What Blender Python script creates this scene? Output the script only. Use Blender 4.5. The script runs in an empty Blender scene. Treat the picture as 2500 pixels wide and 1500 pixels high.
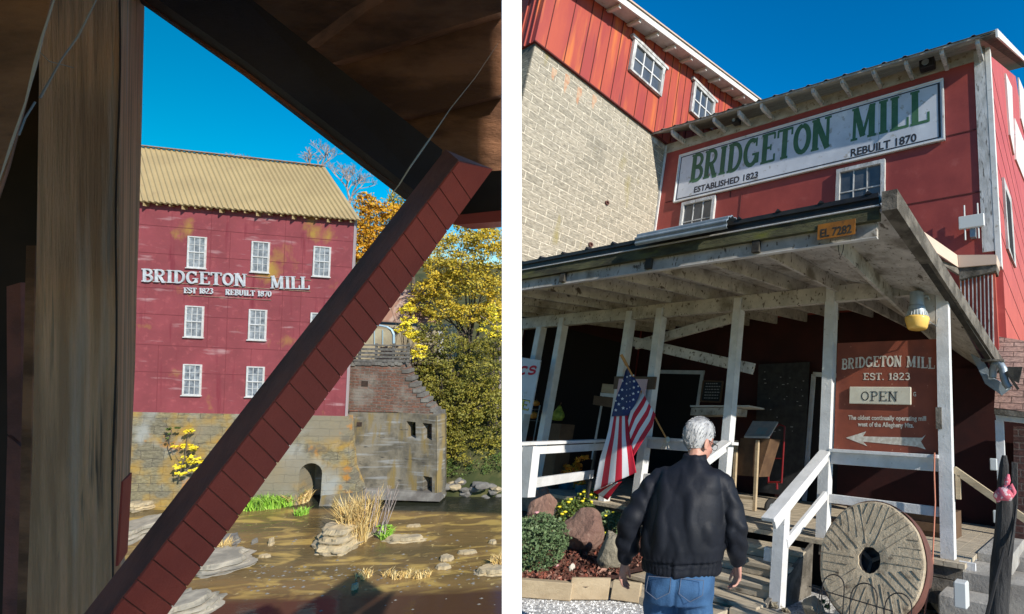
import bpy, bmesh, math, random
from math import sin, cos, pi, radians, sqrt, atan2
from mathutils import Vector, Matrix, noise, Quaternion
random.seed(7)
C = bpy.context.scene.collection
# ------------------------------------------------------------------ camera, world, sun
W_PX, H_PX, F_PX, CX, CY = 2500.0, 1500.0, 1230.0, 1887.0, 750.0
cam_d = bpy.data.cameras.new('camera'); cam = bpy.data.objects.new('camera', cam_d); C.objects.link(cam)
bpy.context.scene.camera = cam
cam.location = (0, 0, 0); cam.rotation_euler = (pi / 2, 0, 0)
cam_d.sensor_width = 36; cam_d.lens = F_PX / W_PX * 36
cam_d.shift_x = -(CX - W_PX / 2) / W_PX; cam_d.shift_y = 0
cam_d.clip_start = 0.05; cam_d.clip_end = 2000

def eul(a):
    x, y, z = [radians(v) for v in a]
    R = Matrix.Rotation(z, 3, 'Z') @ Matrix.Rotation(x, 3, 'X') @ Matrix.Rotation(y, 3, 'Y')
    R = R @ Matrix(((1, 0, 0), (0, 0, -1), (0, 1, 0)))
    return Matrix((R[0], R[2], -R[1]))

DIVN = Vector((1, 0.5187, 0)).normalized()      # the two places meet along this upright plane
class Place:
    def __init__(s, ang, side, k=1.0):
        s.s = k; s.M = eul(ang); s.I = s.M.transposed(); s.M4 = s.M.to_4x4(); s.side = side
    def ray(s, u, v): return s.I @ Vector(((u - CX) / F_PX, 1, -(v - CY) / F_PX))
    def hit(s, u, v, ax, val):
        d = s.ray(u, v); return d * (val / d[ax])
LP = Place((1.93, -11.94, 4.36), -1, 3.0)            # river side, seen from the covered bridge
RP = Place((-15.11, 31.09, 3.96), 1)            # mill store with its porch
def LX(u, v, val=34.0, ax=1): return LP.hit(u, v, ax, val)
def RX(u, v, val, ax=1): return RP.hit(u, v, ax, val)
def D(x, y): return (x * 1.0109, y * 1.0109)

sun_w = (RP.M @ Vector((1, -0.21, 0.50))).normalized()
sd = bpy.data.lights.new('sun', 'SUN'); sun = bpy.data.objects.new('sun', sd); C.objects.link(sun)
sd.energy = 5.0; sd.angle = radians(0.5); sd.color = (1.0, 0.94, 0.84)
sun.rotation_euler = sun_w.to_track_quat('Z', 'Y').to_euler()
w = bpy.data.worlds.new('World'); bpy.context.scene.world = w; w.use_nodes = True
nt = w.node_tree; bg = nt.nodes['Background']
sky = nt.nodes.new('ShaderNodeTexSky'); sky.sky_type = 'NISHITA'; sky.sun_disc = False
sky.sun_elevation = math.asin(sun_w.z); sky.sun_rotation = atan2(sun_w.x, sun_w.y)
sky.air_density = 1.0; sky.dust_density = 0.0; sky.ozone_density = 3.0
hs = nt.nodes.new('ShaderNodeHueSaturation'); hs.inputs['Saturation'].default_value = 1.75; hs.inputs['Value'].default_value = .95
nt.links.new(sky.outputs[0], hs.inputs['Color']); stc = nt.nodes.new('ShaderNodeTexCoord'); ssp = nt.nodes.new('ShaderNodeSeparateXYZ'); nt.links.new(stc.outputs['Generated'], ssp.inputs[0])
smr = nt.nodes.new('ShaderNodeMapRange'); smr.inputs[1].default_value = -.35; smr.inputs[2].default_value = -.75; nt.links.new(ssp.outputs[0], smr.inputs[0])
smx = nt.nodes.new('ShaderNodeMix'); smx.data_type = 'RGBA'; smx.blend_type = 'MULTIPLY'; smx.inputs[7].default_value = (1.0, .84, .66, 1); nt.links.new(smr.outputs[0], smx.inputs[0]); nt.links.new(hs.outputs[0], smx.inputs[6])
nt.links.new(smx.outputs[2], bg.inputs['Color'])      # clearer, deeper blue away from the sun, paler cyan towards the river side
bg.inputs['Strength'].default_value = 0.13
vs = bpy.context.scene.view_settings
vs.view_transform = 'Standard'; vs.look = 'None'; vs.exposure = 0.3; vs.gamma = 1; vs.use_curve_mapping = False
try:
    bpy.context.scene.cycles.max_bounces = 8
    bpy.context.scene.cycles.transparent_max_bounces = 8
except Exception: pass

# ------------------------------------------------------------------ materials
MATS = {}
LS = 3.0                                       # the river side is modelled in units of 3 m
TS = [1.0]
def mat(name, c, c2=None, scale=3.0, rough=0.8, bump=0.0, bscale=20.0, stretch=(1, 1, 1), metallic=0.0,
        spot=None, island=None, spec=0.4, thresh=(0.4, 0.6), emit=None, trans=0.0, detail=6):
    m = bpy.data.materials.new(name); m.use_nodes = True; n = m.node_tree.nodes; l = m.node_tree.links
    b = n['Principled BSDF']; b.inputs['Roughness'].default_value = rough; b.inputs['Metallic'].default_value = metallic
    b.inputs['Specular IOR Level'].default_value = spec
    tc = n.new('ShaderNodeTexCoord'); mp = n.new('ShaderNodeMapping'); mp.inputs['Scale'].default_value = tuple(q * TS[0] for q in stretch)
    l.new(tc.outputs['Object'], mp.inputs[0]); vec = mp.outputs[0]
    def noi(sc, det=detail, rgh=0.6):
        t = n.new('ShaderNodeTexNoise'); t.inputs['Scale'].default_value = sc; t.inputs['Detail'].default_value = det
        t.inputs['Roughness'].default_value = rgh; l.new(vec, t.inputs['Vector']); return t.outputs['Fac']
    def ramp(f, a, bb):
        r = n.new('ShaderNodeMapRange'); r.inputs['From Min'].default_value = a; r.inputs['From Max'].default_value = bb
        l.new(f, r.inputs['Value']); return r.outputs[0]
    def mix(f, a, bb):
        x = n.new('ShaderNodeMix'); x.data_type = 'RGBA'
        if isinstance(f, float): x.inputs['Factor'].default_value = f
        else: l.new(f, x.inputs['Factor'])
        for s, v in ((6, a), (7, bb)):
            if isinstance(v, tuple): x.inputs[s].default_value = (*v, 1)
            else: l.new(v, x.inputs[s])
        return x.outputs[2]
    col = None
    if c2 is not None: col = mix(ramp(noi(scale), *thresh), c, c2)
    if spot is not None:
        for sp in (spot if isinstance(spot, list) else [spot]):
            sc, ssc, a, bb = sp[:4]
            if len(sp) > 4:
                mp2 = n.new('ShaderNodeMapping'); mp2.inputs['Scale'].default_value = tuple(q * TS[0] for q in sp[4]); mp2.inputs['Location'].default_value = (3.1, 1.7, 5.2)
                l.new(tc.outputs['Object'], mp2.inputs[0])
                t = n.new('ShaderNodeTexNoise'); t.inputs['Scale'].default_value = ssc; t.inputs['Detail'].default_value = 5; l.new(mp2.outputs[0], t.inputs['Vector']); f = t.outputs['Fac']
            else: f = noi(ssc)
            col = mix(ramp(f, a, bb), col if col is not None else c, sc)
    if island is not None:
        g = n.new('ShaderNodeNewGeometry')
        cr = n.new('ShaderNodeValToRGB'); cr.color_ramp.interpolation = 'LINEAR'
        els = cr.color_ramp.elements
        while len(els) < len(island): els.new(0.5)
        for i, cc in enumerate(island):
            els[i].position = i / (len(island) - 1); els[i].color = (*cc, 1)
        l.new(g.outputs['Random Per Island'], cr.inputs[0])
        col = mix(0.5, cr.outputs[0], col) if col is not None else cr.outputs[0]
    if col is None: b.inputs['Base Color'].default_value = (*c, 1)
    else: l.new(col, b.inputs['Base Color'])
    if bump > 0:
        bp = n.new('ShaderNodeBump'); bp.inputs['Strength'].default_value = min(1, bump); bp.inputs['Distance'].default_value = 0.02 * max(1, bump)
        l.new(noi(bscale, 8, .7), bp.inputs['Height']); l.new(bp.outputs[0], b.inputs['Normal'])
    if trans: b.inputs['Transmission Weight'].default_value = trans
    if emit: b.inputs['Emission Color'].default_value = (*emit[0], 1); b.inputs['Emission Strength'].default_value = emit[1]
    m['b'] = 1
    MATS[name] = m; return m

def brick_mat(name, axes, bw, bh, mortar, c1, c2, cm, bump=0.5, stain=None, rough=.9, off=0.5, sbump=12.0, soft=.1, stain_scale=.5, st_a=.5, st_b=.65):
    """block pattern in the plane given by axes, e.g. 'XZ' """
    m = bpy.data.materials.new(name); m.use_nodes = True; n = m.node_tree.nodes; l = m.node_tree.links
    b = n['Principled BSDF']; b.inputs['Roughness'].default_value = rough
    tc = n.new('ShaderNodeTexCoord'); sp = n.new('ShaderNodeSeparateXYZ'); cb = n.new('ShaderNodeCombineXYZ')
    vm = n.new('ShaderNodeVectorMath'); vm.operation = 'SCALE'; vm.inputs['Scale'].default_value = TS[0]; l.new(tc.outputs['Object'], vm.inputs[0]); OBJ = vm.outputs[0]
    l.new(OBJ, sp.inputs[0])
    l.new(sp.outputs['XYZ'.index(axes[0])], cb.inputs[0]); l.new(sp.outputs['XYZ'.index(axes[1])], cb.inputs[1])
    nz = n.new('ShaderNodeTexNoise'); nz.inputs['Scale'].default_value = 3; l.new(OBJ, nz.inputs['Vector'])
    ad = n.new('ShaderNodeMix'); ad.data_type = 'VECTOR'; ad.inputs['Factor'].default_value = soft * .12
    l.new(cb.outputs[0], ad.inputs[4]); l.new(nz.outputs['Color'], ad.inputs[5])
    br = n.new('ShaderNodeTexBrick'); br.inputs['Scale'].default_value = 1.0
    br.inputs['Brick Width'].default_value = bw; br.inputs['Row Height'].default_value = bh
    br.inputs['Mortar Size'].default_value = mortar; br.inputs['Mortar Smooth'].default_value = 0.3
    br.offset = off; br.inputs['Bias'].default_value = 0.0
    br.inputs['Color1'].default_value = (*c1, 1); br.inputs['Color2'].default_value = (*c2, 1); br.inputs['Mortar'].default_value = (*cm, 1)
    l.new(ad.outputs[1], br.inputs['Vector'])
    n2 = n.new('ShaderNodeTexNoise'); n2.inputs['Scale'].default_value = sbump; n2.inputs['Detail'].default_value = 8; n2.inputs['Roughness'].default_value = .65
    mp3 = n.new('ShaderNodeMapping'); mp3.inputs['Scale'].default_value = (1, 1, 2.6); l.new(OBJ, mp3.inputs[0]); l.new(mp3.outputs[0], n2.inputs['Vector'])
    mr = n.new('ShaderNodeMapRange'); mr.inputs['From Min'].default_value = .35; mr.inputs['From Max'].default_value = .65; mr.inputs['To Min'].default_value = .55; mr.inputs['To Max'].default_value = 1.22
    l.new(n2.outputs['Fac'], mr.inputs['Value'])
    mu = n.new('ShaderNodeMix'); mu.data_type = 'RGBA'; mu.blend_type = 'MULTIPLY'; mu.inputs['Factor'].default_value = 1
    l.new(br.outputs['Color'], mu.inputs[6]); l.new(mr.outputs[0], mu.inputs[7]); col = mu.outputs[2]
    for k, s in enumerate(stain or []):
        n3 = n.new('ShaderNodeTexNoise'); n3.inputs['Scale'].default_value = s[1]; n3.inputs['Detail'].default_value = 5
        mp = n.new('ShaderNodeMapping'); mp.inputs['Location'].default_value = (k * 7.3, 2.1 * k, 1.0); mp.inputs['Scale'].default_value = s[4] if len(s) > 4 else (1, 1, 1)
        l.new(OBJ, mp.inputs[0]); l.new(mp.outputs[0], n3.inputs['Vector'])
        r3 = n.new('ShaderNodeMapRange'); r3.inputs['From Min'].default_value = s[2]; r3.inputs['From Max'].default_value = s[3]; r3.inputs['To Max'].default_value = .85
        l.new(n3.outputs['Fac'], r3.inputs['Value'])
        mx = n.new('ShaderNodeMix'); mx.data_type = 'RGBA'; l.new(r3.outputs[0], mx.inputs['Factor']); l.new(col, mx.inputs[6]); mx.inputs[7].default_value = (*s[0], 1); col = mx.outputs[2]
    l.new(col, b.inputs['Base Color'])
    sub = n.new('ShaderNodeMath'); sub.operation = 'MULTIPLY_ADD'; l.new(br.outputs['Fac'], sub.inputs[0]); sub.inputs[1].default_value = -1.2
    l.new(n2.outputs['Fac'], sub.inputs[2])
    bp = n.new('ShaderNodeBump'); bp.inputs['Strength'].default_value = bump; bp.inputs['Distance'].default_value = .03
    l.new(sub.outputs[0], bp.inputs['Height']); l.new(bp.outputs[0], b.inputs['Normal'])
    MATS[name] = m; return m

# ------------------------------------------------------------------ mesh builder
class MB:
    def __init__(s): s.v = []; s.f = []; s.m = []
    def add(s, vs, fs, mi=0):
        o = len(s.v); s.v += [Vector(a) for a in vs]; s.f += [tuple(i + o for i in f) for f in fs]; s.m += [mi] * len(fs); return s
    def box(s, a, b, mi=0):
        x0, y0, z0 = a; x1, y1, z1 = b
        return s.add([(x0, y0, z0), (x1, y0, z0), (x1, y1, z0), (x0, y1, z0), (x0, y0, z1), (x1, y0, z1), (x1, y1, z1), (x0, y1, z1)],
                     [(0, 3, 2, 1), (4, 5, 6, 7), (0, 1, 5, 4), (1, 2, 6, 5), (2, 3, 7, 6), (3, 0, 4, 7)], mi)
    def beam(s, p0, p1, w, h, up=(0, 0, 1), mi=0):
        p0 = Vector(p0); p1 = Vector(p1); d = (p1 - p0).normalized(); up = Vector(up)
        r = d.cross(up)
        if r.length < 1e-4: r = d.cross(Vector((0, 1, 0)))
        r.normalize(); u = r.cross(d).normalized()
        vs = [p + r * (a * w / 2) + u * (b * h / 2) for p in (p0, p1) for a, b in ((-1, -1), (1, -1), (1, 1), (-1, 1))]
        return s.add(vs, [(0, 1, 2, 3), (7, 6, 5, 4), (0, 4, 5, 1), (1, 5, 6, 2), (2, 6, 7, 3), (3, 7, 4, 0)], mi)
    def prism(s, poly, off, mi=0):
        n = len(poly); off = Vector(off); poly = [Vector(p) for p in poly]
        vs = poly + [p + off for p in poly]
        fs = [tuple(range(n)), tuple(range(2 * n - 1, n - 1, -1))] + [(i, i + n, (i + 1) % n + n, (i + 1) % n) for i in range(n)]
        return s.add(vs, fs, mi)
    def hexa(s, f4, b4, mi=0):
        return s.add(list(f4) + list(b4), [(0, 1, 2, 3), (7, 6, 5, 4), (0, 4, 5, 1), (1, 5, 6, 2), (2, 6, 7, 3), (3, 7, 4, 0)], mi)
    def loft(s, rings, cap=True, mi=0, closed=True):
        n = len(rings[0]); vs = [p for r in rings for p in r]; fs = []
        for i in range(len(rings) - 1):
            for j in range(n if closed else n - 1):
                a = i * n + j; b = i * n + (j + 1) % n; fs.append((a, b, b + n, a + n))
        if cap and closed: fs.append(tuple(range(n - 1, -1, -1))); fs.append(tuple(range((len(rings) - 1) * n, len(rings) * n)))
        return s.add(vs, fs, mi)
    def tube(s, pts, r, n=8, mi=0, cap=True, flat=1.0):
        pts = [Vector(p) for p in pts]; rs = r if isinstance(r, (list, tuple)) else [r] * len(pts)
        rings = []; prev = None
        for i, p in enumerate(pts):
            d = (pts[min(i + 1, len(pts) - 1)] - pts[max(i - 1, 0)]).normalized()
            if prev is None:
                a = d.cross(Vector((0, 0, 1)));
                if a.length < .01: a = d.cross(Vector((1, 0, 0)))
            else: a = prev - d * prev.dot(d)
            a.normalize(); b = d.cross(a); prev = a
            rings.append([p + a * (rs[i] * cos(2 * pi * k / n)) + b * (rs[i] * flat * sin(2 * pi * k / n)) for k in range(n)])
        return s.loft(rings, cap, mi)
    def lathe(s, prof, c, n=24, ax=(0, 0, 1), mi=0):
        q = Vector((0, 0, 1)).rotation_difference(Vector(ax)); c = Vector(c)
        return s.loft([[c + q @ Vector((max(r, 1e-4) * cos(2 * pi * k / n), max(r, 1e-4) * sin(2 * pi * k / n), z)) for k in range(n)] for r, z in prof], True, mi)
    def ell(s, c, r, n=14, m=9, mi=0, rot=None):
        c = Vector(c); rr = []
        for i in range(m + 1):
            t = pi * i / m
            t = min(max(t, .02), pi - .02)
            ring = []
            for k in range(n):
                p = Vector((r[0] * sin(t) * cos(2 * pi * k / n), r[1] * sin(t) * sin(2 * pi * k / n), -r[2] * cos(t)))
                if rot: p = rot @ p
                ring.append(c + p)
            rr.append(ring)
        return s.loft(rr, True, mi)
    def quad(s, a, b, c, d, mi=0): return s.add([a, b, c, d], [(0, 1, 2, 3)], mi)
    def xf(s, M):
        s.v = [M @ v for v in s.v]; return s

BASE = {}
def clipped(me, P, base):
    bm = bmesh.new(); bm.from_mesh(me)
    n = P.I @ DIVN * P.side; co = -Vector(base)
    bmesh.ops.bisect_plane(bm, geom=bm.verts[:] + bm.edges[:] + bm.faces[:], plane_co=co, plane_no=n, clear_inner=True, clear_outer=False)
    bm.to_mesh(me); bm.free()

def mkmesh(name, mb, mats, base, P, smooth=False, clip=False, bevel=0):
    me = bpy.data.meshes.new(name)
    b = Vector(base)
    k_ = P.s
    me.from_pydata([tuple((v - b) * k_) for v in mb.v], [], mb.f)
    ms = mats if isinstance(mats, (list, tuple)) else [mats]
    for m in ms: me.materials.append(MATS[m] if isinstance(m, str) else m)
    if len(ms) > 1: me.polygons.foreach_set('material_index', mb.m)
    if smooth: me.polygons.foreach_set('use_smooth', [True] * len(me.polygons))
    me.update()
    if clip: clipped(me, P, b * k_)
    if bevel:
        bm = bmesh.new(); bm.from_mesh(me); bmesh.ops.remove_doubles(bm, verts=bm.verts, dist=1e-5)
        bmesh.ops.bevel(bm, geom=bm.edges[:], offset=bevel, segments=1, affect='EDGES', clamp_overlap=True)
        bm.to_mesh(me); bm.free()
    return me

def settag(o, label=None, cat=None, group=None, kind=None):
    if label: o['label'] = label
    if cat: o['category'] = cat
    if group: o['group'] = group
    if kind: o['kind'] = kind

class WP:                                        # a place whose local frame is the world
    M4 = Matrix.Identity(4); I = Matrix.Identity(3); M = Matrix.Identity(3); side = 1; s = 1.0
WORLD = WP()
def thing(name, P, loc, label, cat, group=None):
    o = bpy.data.objects.new(name, None); C.objects.link(o)
    o.matrix_world = P.M4 @ Matrix.Translation(Vector(loc) * P.s); settag(o, label, cat, group)
    o.empty_display_size = .2
    BASE[o.name] = (P, Vector(loc)); return o
def part(name, mb, mats, parent, smooth=False, clip=False, bevel=0, label=None, kind=None):
    P, base = BASE[parent.name]
    me = mkmesh(name, mb, mats, base, P, smooth, clip, bevel)
    o = bpy.data.objects.new(name, me); C.objects.link(o); o.parent = parent
    BASE[o.name] = (P, base)
    if label: o['label'] = label
    if kind: o['kind'] = kind
    return o
def solo(name, mb, mats, P, label=None, cat=None, group=None, kind=None, smooth=False, clip=False, bevel=0):
    xs = [v.x for v in mb.v]; ys = [v.y for v in mb.v]; zs = [v.z for v in mb.v]
    base = Vector(((min(xs) + max(xs)) / 2, (min(ys) + max(ys)) / 2, min(zs))) if kind != 'structure' else Vector((0, 0, 0))
    me = mkmesh(name, mb, mats, base, P, smooth, clip, bevel)
    o = bpy.data.objects.new(name, me); C.objects.link(o)
    o.matrix_world = P.M4 @ Matrix.Translation(base * P.s); settag(o, label, cat, group, kind)
    BASE[o.name] = (P, base); return o

# ------------------------------------------------------------------ lettering
def ribbon(mb, pts, t, org, ux, uy, nz, depth, mi=0, lift=0.0):
    """a flat stroke of width t following pts, raised along nz"""
    P2 = [Vector((p[0], p[1])) for p in pts]; L = []; R = []
    for i, p in enumerate(P2):
        a = (P2[i] - P2[i - 1]).normalized() if i > 0 else (P2[1] - P2[0]).normalized()
        b = (P2[i + 1] - P2[i]).normalized() if i < len(P2) - 1 else a
        d = (a + b)
        d = d.normalized() if d.length > 1e-6 else a
        nrm = Vector((-d.y, d.x)); k = 1 / max(.45, nrm.dot(Vector((-a.y, a.x))))
        tt = t[i] if isinstance(t, (list, tuple)) else t
        L.append(p + nrm * tt / 2 * k); R.append(p - nrm * tt / 2 * k)
    for i in range(len(P2) - 1):
        q = [L[i], R[i], R[i + 1], L[i + 1]]
        f = [org + ux * a.x + uy * a.y + nz * (depth + lift) for a in q]; bk = [x - nz * (depth + lift) for x in f]
        mb.hexa(f, bk, mi)
def arc(cx, cy, rx, ry, a0, a1, n=9): return [(cx + rx * cos(radians(a0 + (a1 - a0) * i / n)), cy + ry * sin(radians(a0 + (a1 - a0) * i / n))) for i in range(n + 1)]
T = .17; U = .09
def glyph(ch):
    """(advance width, strokes) on a unit height; strokes are (points, thickness)"""
    S = []; sf = lambda x, y, w=.30: S.append(([(x - w / 2, y), (x + w / 2, y)], .07))
    st = lambda x: (S.append(([(x, 0), (x, 1)], T)), sf(x, .035), sf(x, .965))
    if ch == 'B': st(.18); S.append(([(.18, .96)] + arc(.36, .745, .2, .215, 90, -90) + [(.18, .53)], .12)); S.append(([(.18, .51)] + arc(.38, .265, .22, .235, 90, -90) + [(.18, .035)], .13)); return .68, S
    if ch == 'R': st(.18); S.append(([(.18, .96)] + arc(.37, .73, .2, .23, 90, -90) + [(.18, .5)], .12)); S.append(([(.36, .5), (.56, .04), (.68, .04)], .15)); return .74, S
    if ch == 'P': st(.18); S.append(([(.18, .96)] + arc(.37, .73, .2, .23, 90, -90) + [(.18, .5)], .12)); return .66, S
    if ch == 'I': st(.2); return .40, S
    if ch == 'D': st(.18); S.append(([(.18, .955)] + arc(.32, .5, .3, .455, 90, -90, 12) + [(.18, .045)], .13)); return .74, S
    if ch == 'G': S.append((arc(.37, .5, .27, .43, 50, 330, 16), .14)); S.append(([(.42, .42), (.72, .42)], .07)); S.append(([(.62, .42), (.62, .1)], .15)); S.append(([(.58, .68), (.58, .97)], .06)); return .78, S
    if ch == 'C': S.append((arc(.37, .5, .27, .43, 50, 310, 16), .14)); S.append(([(.58, .68), (.58, .97)], .06)); return .70, S
    if ch == 'E': st(.18); S.append(([(.18, .96), (.58, .96)], .08)); S.append(([(.18, .04), (.6, .04)], .08)); S.append(([(.18, .5), (.44, .5)], .08)); S.append(([(.585, .76), (.585, .98)], .06)); S.append(([(.605, .02), (.605, .26)], .06)); S.append(([(.44, .4), (.44, .6)], .05)); return .68, S
    if ch == 'F': st(.18); S.append(([(.18, .96), (.58, .96)], .08)); S.append(([(.18, .5), (.44, .5)], .08)); S.append(([(.585, .76), (.585, .98)], .06)); return .62, S
    if ch == 'T': S.append(([(.34, 0), (.34, 1)], T)); sf(.34, .035); S.append(([(.05, .96), (.63, .96)], .08)); S.append(([(.05, .74), (.05, .99)], .06)); S.append(([(.63, .74), (.63, .99)], .06)); return .68, S
    if ch == 'O': S.append((arc(.37, .5, .26, .43, 90, 450, 22), .15)); return .74, S
    if ch == 'N': st(.15); S.append(([(.15, 1), (.62, 0)], .17)); S.append(([(.62, 0), (.62, .97)], .09)); sf(.62, .965, .26); return .80, S
    if ch == 'M': S.append(([(.13, .0), (.15, .97)], .09)); sf(.13, .035, .24); sf(.14, .965, .2); S.append(([(.17, 1), (.44, .08)], .16)); S.append(([(.44, .08), (.72, 1)], .08)); S.append(([(.75, .97), (.75, 0)], T)); sf(.75, .035); sf(.77, .965, .2); return .95, S
    if ch == 'L': st(.18); S.append(([(.18, .04), (.6, .04)], .08)); S.append(([(.6, .01), (.6, .3)], .06)); return .66, S
    if ch == 'A': S.append(([(.1, .0), (.36, .98)], .08)); S.append(([(.36, .98), (.62, 0)], .16)); S.append(([(.2, .34), (.54, .34)], .07)); sf(.1, .035, .22); sf(.62, .035, .26); return .74, S
    if ch == 'S': S.append(([(.52, .66)] + arc(.31, .73, .2, .22, 30, 250, 9) + arc(.31, .26, .23, .23, 80, -160, 10), .13)); return .62, S
    if ch == 'U': S.append(([(.15, .97), (.15, .3)] + arc(.36, .3, .21, .26, 180, 360, 8) + [(.57, .97)], .13)); sf(.15, .965, .26); sf(.57, .965, .22); return .74, S
    if ch == 'H': st(.17); st(.6); S.append(([(.17, .5), (.6, .5)], .08)); return .78, S
    if ch == '1': S.append(([(.22, 0), (.22, 1), ], T)); sf(.22, .035); S.append(([(.06, .8), (.2, .95)], .08)); return .42, S
    if ch == '8': S.append((arc(.3, .74, .17, .2, 90, 450, 14), .11)); S.append((arc(.3, .28, .21, .24, 90, 450, 14), .13)); return .6, S
    if ch == '2': S.append((arc(.28, .74, .2, .21, 170, -20, 9) + [(.08, .06)], .12)); S.append(([(.08, .05), (.54, .05)], .1)); return .6, S
    if ch == '3': S.append((arc(.27, .75, .19, .2, 150, -90, 9), .11)); S.append((arc(.27, .28, .21, .25, 90, -150, 10), .13)); return .58, S
    if ch == '7': S.append(([(.06, .95), (.52, .95), (.24, 0)], .11)); return .56, S
    if ch == '0': S.append((arc(.3, .5, .21, .44, 90, 450, 18), .12)); return .6, S
    if ch == '.': S.append(([(.12, .0), (.12, .14)], .14)); return .26, S
    return .42, S
def word(mb, text, p0, p1, h, nz, thick=.01, mi=0, weight=1.0, arch=0.0, up=None, slant=0):
    """letters fitted between p0 and p1 (base line), h high"""
    p0 = Vector(p0); p1 = Vector(p1); nz = Vector(nz).normalized(); ux = (p1 - p0); Lt = ux.length; ux.normalize()
    uy = Vector(up) if up else nz.cross(ux).normalized()
    tot = sum(glyph(c)[0] for c in text); x = 0; k = 0
    for c in text:
        wd, S = glyph(c); sx = Lt / tot
        t = (x + wd / 2) / tot; org = p0 + ux * (x * sx) + uy * (arch * 4 * t * (1 - t))
        for pts, th in S:
            k += 1
            ribbon(mb, [(a * sx + b * slant * h, b * h) for a, b in pts], th * min(sx, h) * weight, org, ux, uy, nz, thick, mi, lift=.0004 * (k % 7))
        x += wd
    return mb
def textmesh(mb, s, p0, ux, uy, h, width, nz, thick=.004, mi=0):
    """plain block lettering from Blender's built-in font"""
    cu = bpy.data.curves.new('t', 'FONT'); cu.body = s; cu.size = 1.0; cu.offset = .028; cu.resolution_u = 3
    o = bpy.data.objects.new('t', cu); C.objects.link(o); bpy.context.view_layer.update()
    me = o.to_mesh(); vs = [v.co.copy() for v in me.vertices]; fs = [tuple(p.vertices) for p in me.polygons]
    x0 = min(v.x for v in vs); x1 = max(v.x for v in vs); y1 = .70
    ux = Vector(ux).normalized(); uy = Vector(uy).normalized(); nz = Vector(nz).normalized()
    o.to_mesh_clear(); bpy.data.objects.remove(o); bpy.data.curves.remove(cu)
    mb.add([Vector(p0) + ux * ((v.x - x0) / (x1 - x0) * width) + uy * (v.y / y1 * h) + nz * thick for v in vs], fs, mi)
    return mb

# ------------------------------------------------------------------ nature helpers
def rock(mb, c, r, seed=0, flat=1.0, sub=3, rough=.28, mi=0, cuts=7):
    bm = bmesh.new(); bmesh.ops.create_icosphere(bm, subdivisions=sub, radius=1)
    rnd = random.Random(seed); c = Vector(c); pl = []
    for i in range(cuts):
        d = Vector((rnd.uniform(-1, 1), rnd.uniform(-1, 1), rnd.uniform(-.6, 1))).normalized(); pl.append((d, rnd.uniform(.55, .85)))
    vs = []
    for v in bm.verts:
        p = v.co.copy()
        for d, h in pl:
            k = p.dot(d)
            if k > h: p -= d * (k - h) * .92
        p *= 1 + rough * (noise.noise(p * 1.6 + Vector((seed * 3.1, 0, 0)))) + rough * .35 * noise.noise(p * 6 + Vector((seed, 0, 0)))
        vs.append(c + Vector((p.x * r[0], p.y * r[1], p.z * r[2])))
    fs = [tuple(v.index for v in f.verts) for f in bm.faces]; bm.free()
    mb.add(vs, fs, mi); return mb
def slab(mb, c, rx, ry, h, seed=0, n=56, layers=6, mi=0):
    """layered flat river stone"""
    rnd = random.Random(seed); c = Vector(c); ph = [rnd.uniform(0, 6) for _ in range(4)]
    rings = []
    def rad(a, k): return 1 + .16 * sin(2 * a + ph[0]) + .1 * sin(3 * a + ph[1]) + .07 * sin(7 * a + ph[2]) + .04 * sin(13 * a + k * 1.3 + ph[3]) + .10 * noise.noise(Vector((cos(a) * 4, sin(a) * 4, k * .8 + seed)))
    for k in range(layers * 2):
        z = -.15 + h * (k // 2 + (k % 2) * .85) / (layers - .15); s = 1.05 - .07 * (k // 2) - (.06 * ((k + 1) // 2 % 2))
        rings.append([c + Vector((rx * s * rad(a, k) * cos(a), ry * s * rad(a, k) * sin(a), z + .03 * h * noise.noise(Vector((cos(a) * 2, sin(a) * 2, k + seed))))) for a in [2 * pi * j / n for j in range(n)]])
    for q, s in ((.6, .6), (.25, .25)):
        rings.append([c + Vector((rx * s * rad(a, 3) * cos(a), ry * s * rad(a, 3) * sin(a), h * 1.02 + .12 * h * noise.noise(Vector((cos(a) * s * 3, sin(a) * s * 3, seed))))) for a in [2 * pi * j / n for j in range(n)]])
    mb.loft(rings, True, mi); return mb
def leaf(mb, p, size, rnd, mi=0, bend=True):
    n = Vector((rnd.gauss(0, 1), rnd.gauss(0, 1), rnd.gauss(0, 1) + .5)).normalized(); a = n.orthogonal().normalized()
    a.rotate(Quaternion(n, rnd.uniform(0, 6.28))); b = n.cross(a); s = size * rnd.choice((.5, .7, .9, 1.1, 1.5))
    o = len(mb.v); mb.v += [p - a * s * .5, p + b * s * .32 + n * s * .08, p + a * s * .55, p - b * s * .32 + n * s * .08]
    mb.f.append((o, o + 1, o + 2, o + 3)); mb.m.append(mi)
def cloud(mb, c, r, n, size, rnd, shell=.55):
    """leaf clump: leaves gather in twig-sized tufts spread through an uneven ellipsoid"""
    c = Vector(c); k = max(3, n // 26)
    for i in range(k):
        d = Vector((rnd.gauss(0, 1), rnd.gauss(0, 1), rnd.gauss(0, 1))).normalized() * (rnd.random() ** .33 * (1 - shell) + shell * rnd.random() ** .2) * rnd.uniform(.75, 1.1)
        t = c + Vector((d.x * r[0], d.y * r[1], d.z * r[2])); sp = min(r) * rnd.uniform(.12, .26)
        for j in range(n // k):
            leaf(mb, t + Vector((rnd.gauss(0, sp), rnd.gauss(0, sp), rnd.gauss(0, sp * .6))), size, rnd)
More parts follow.
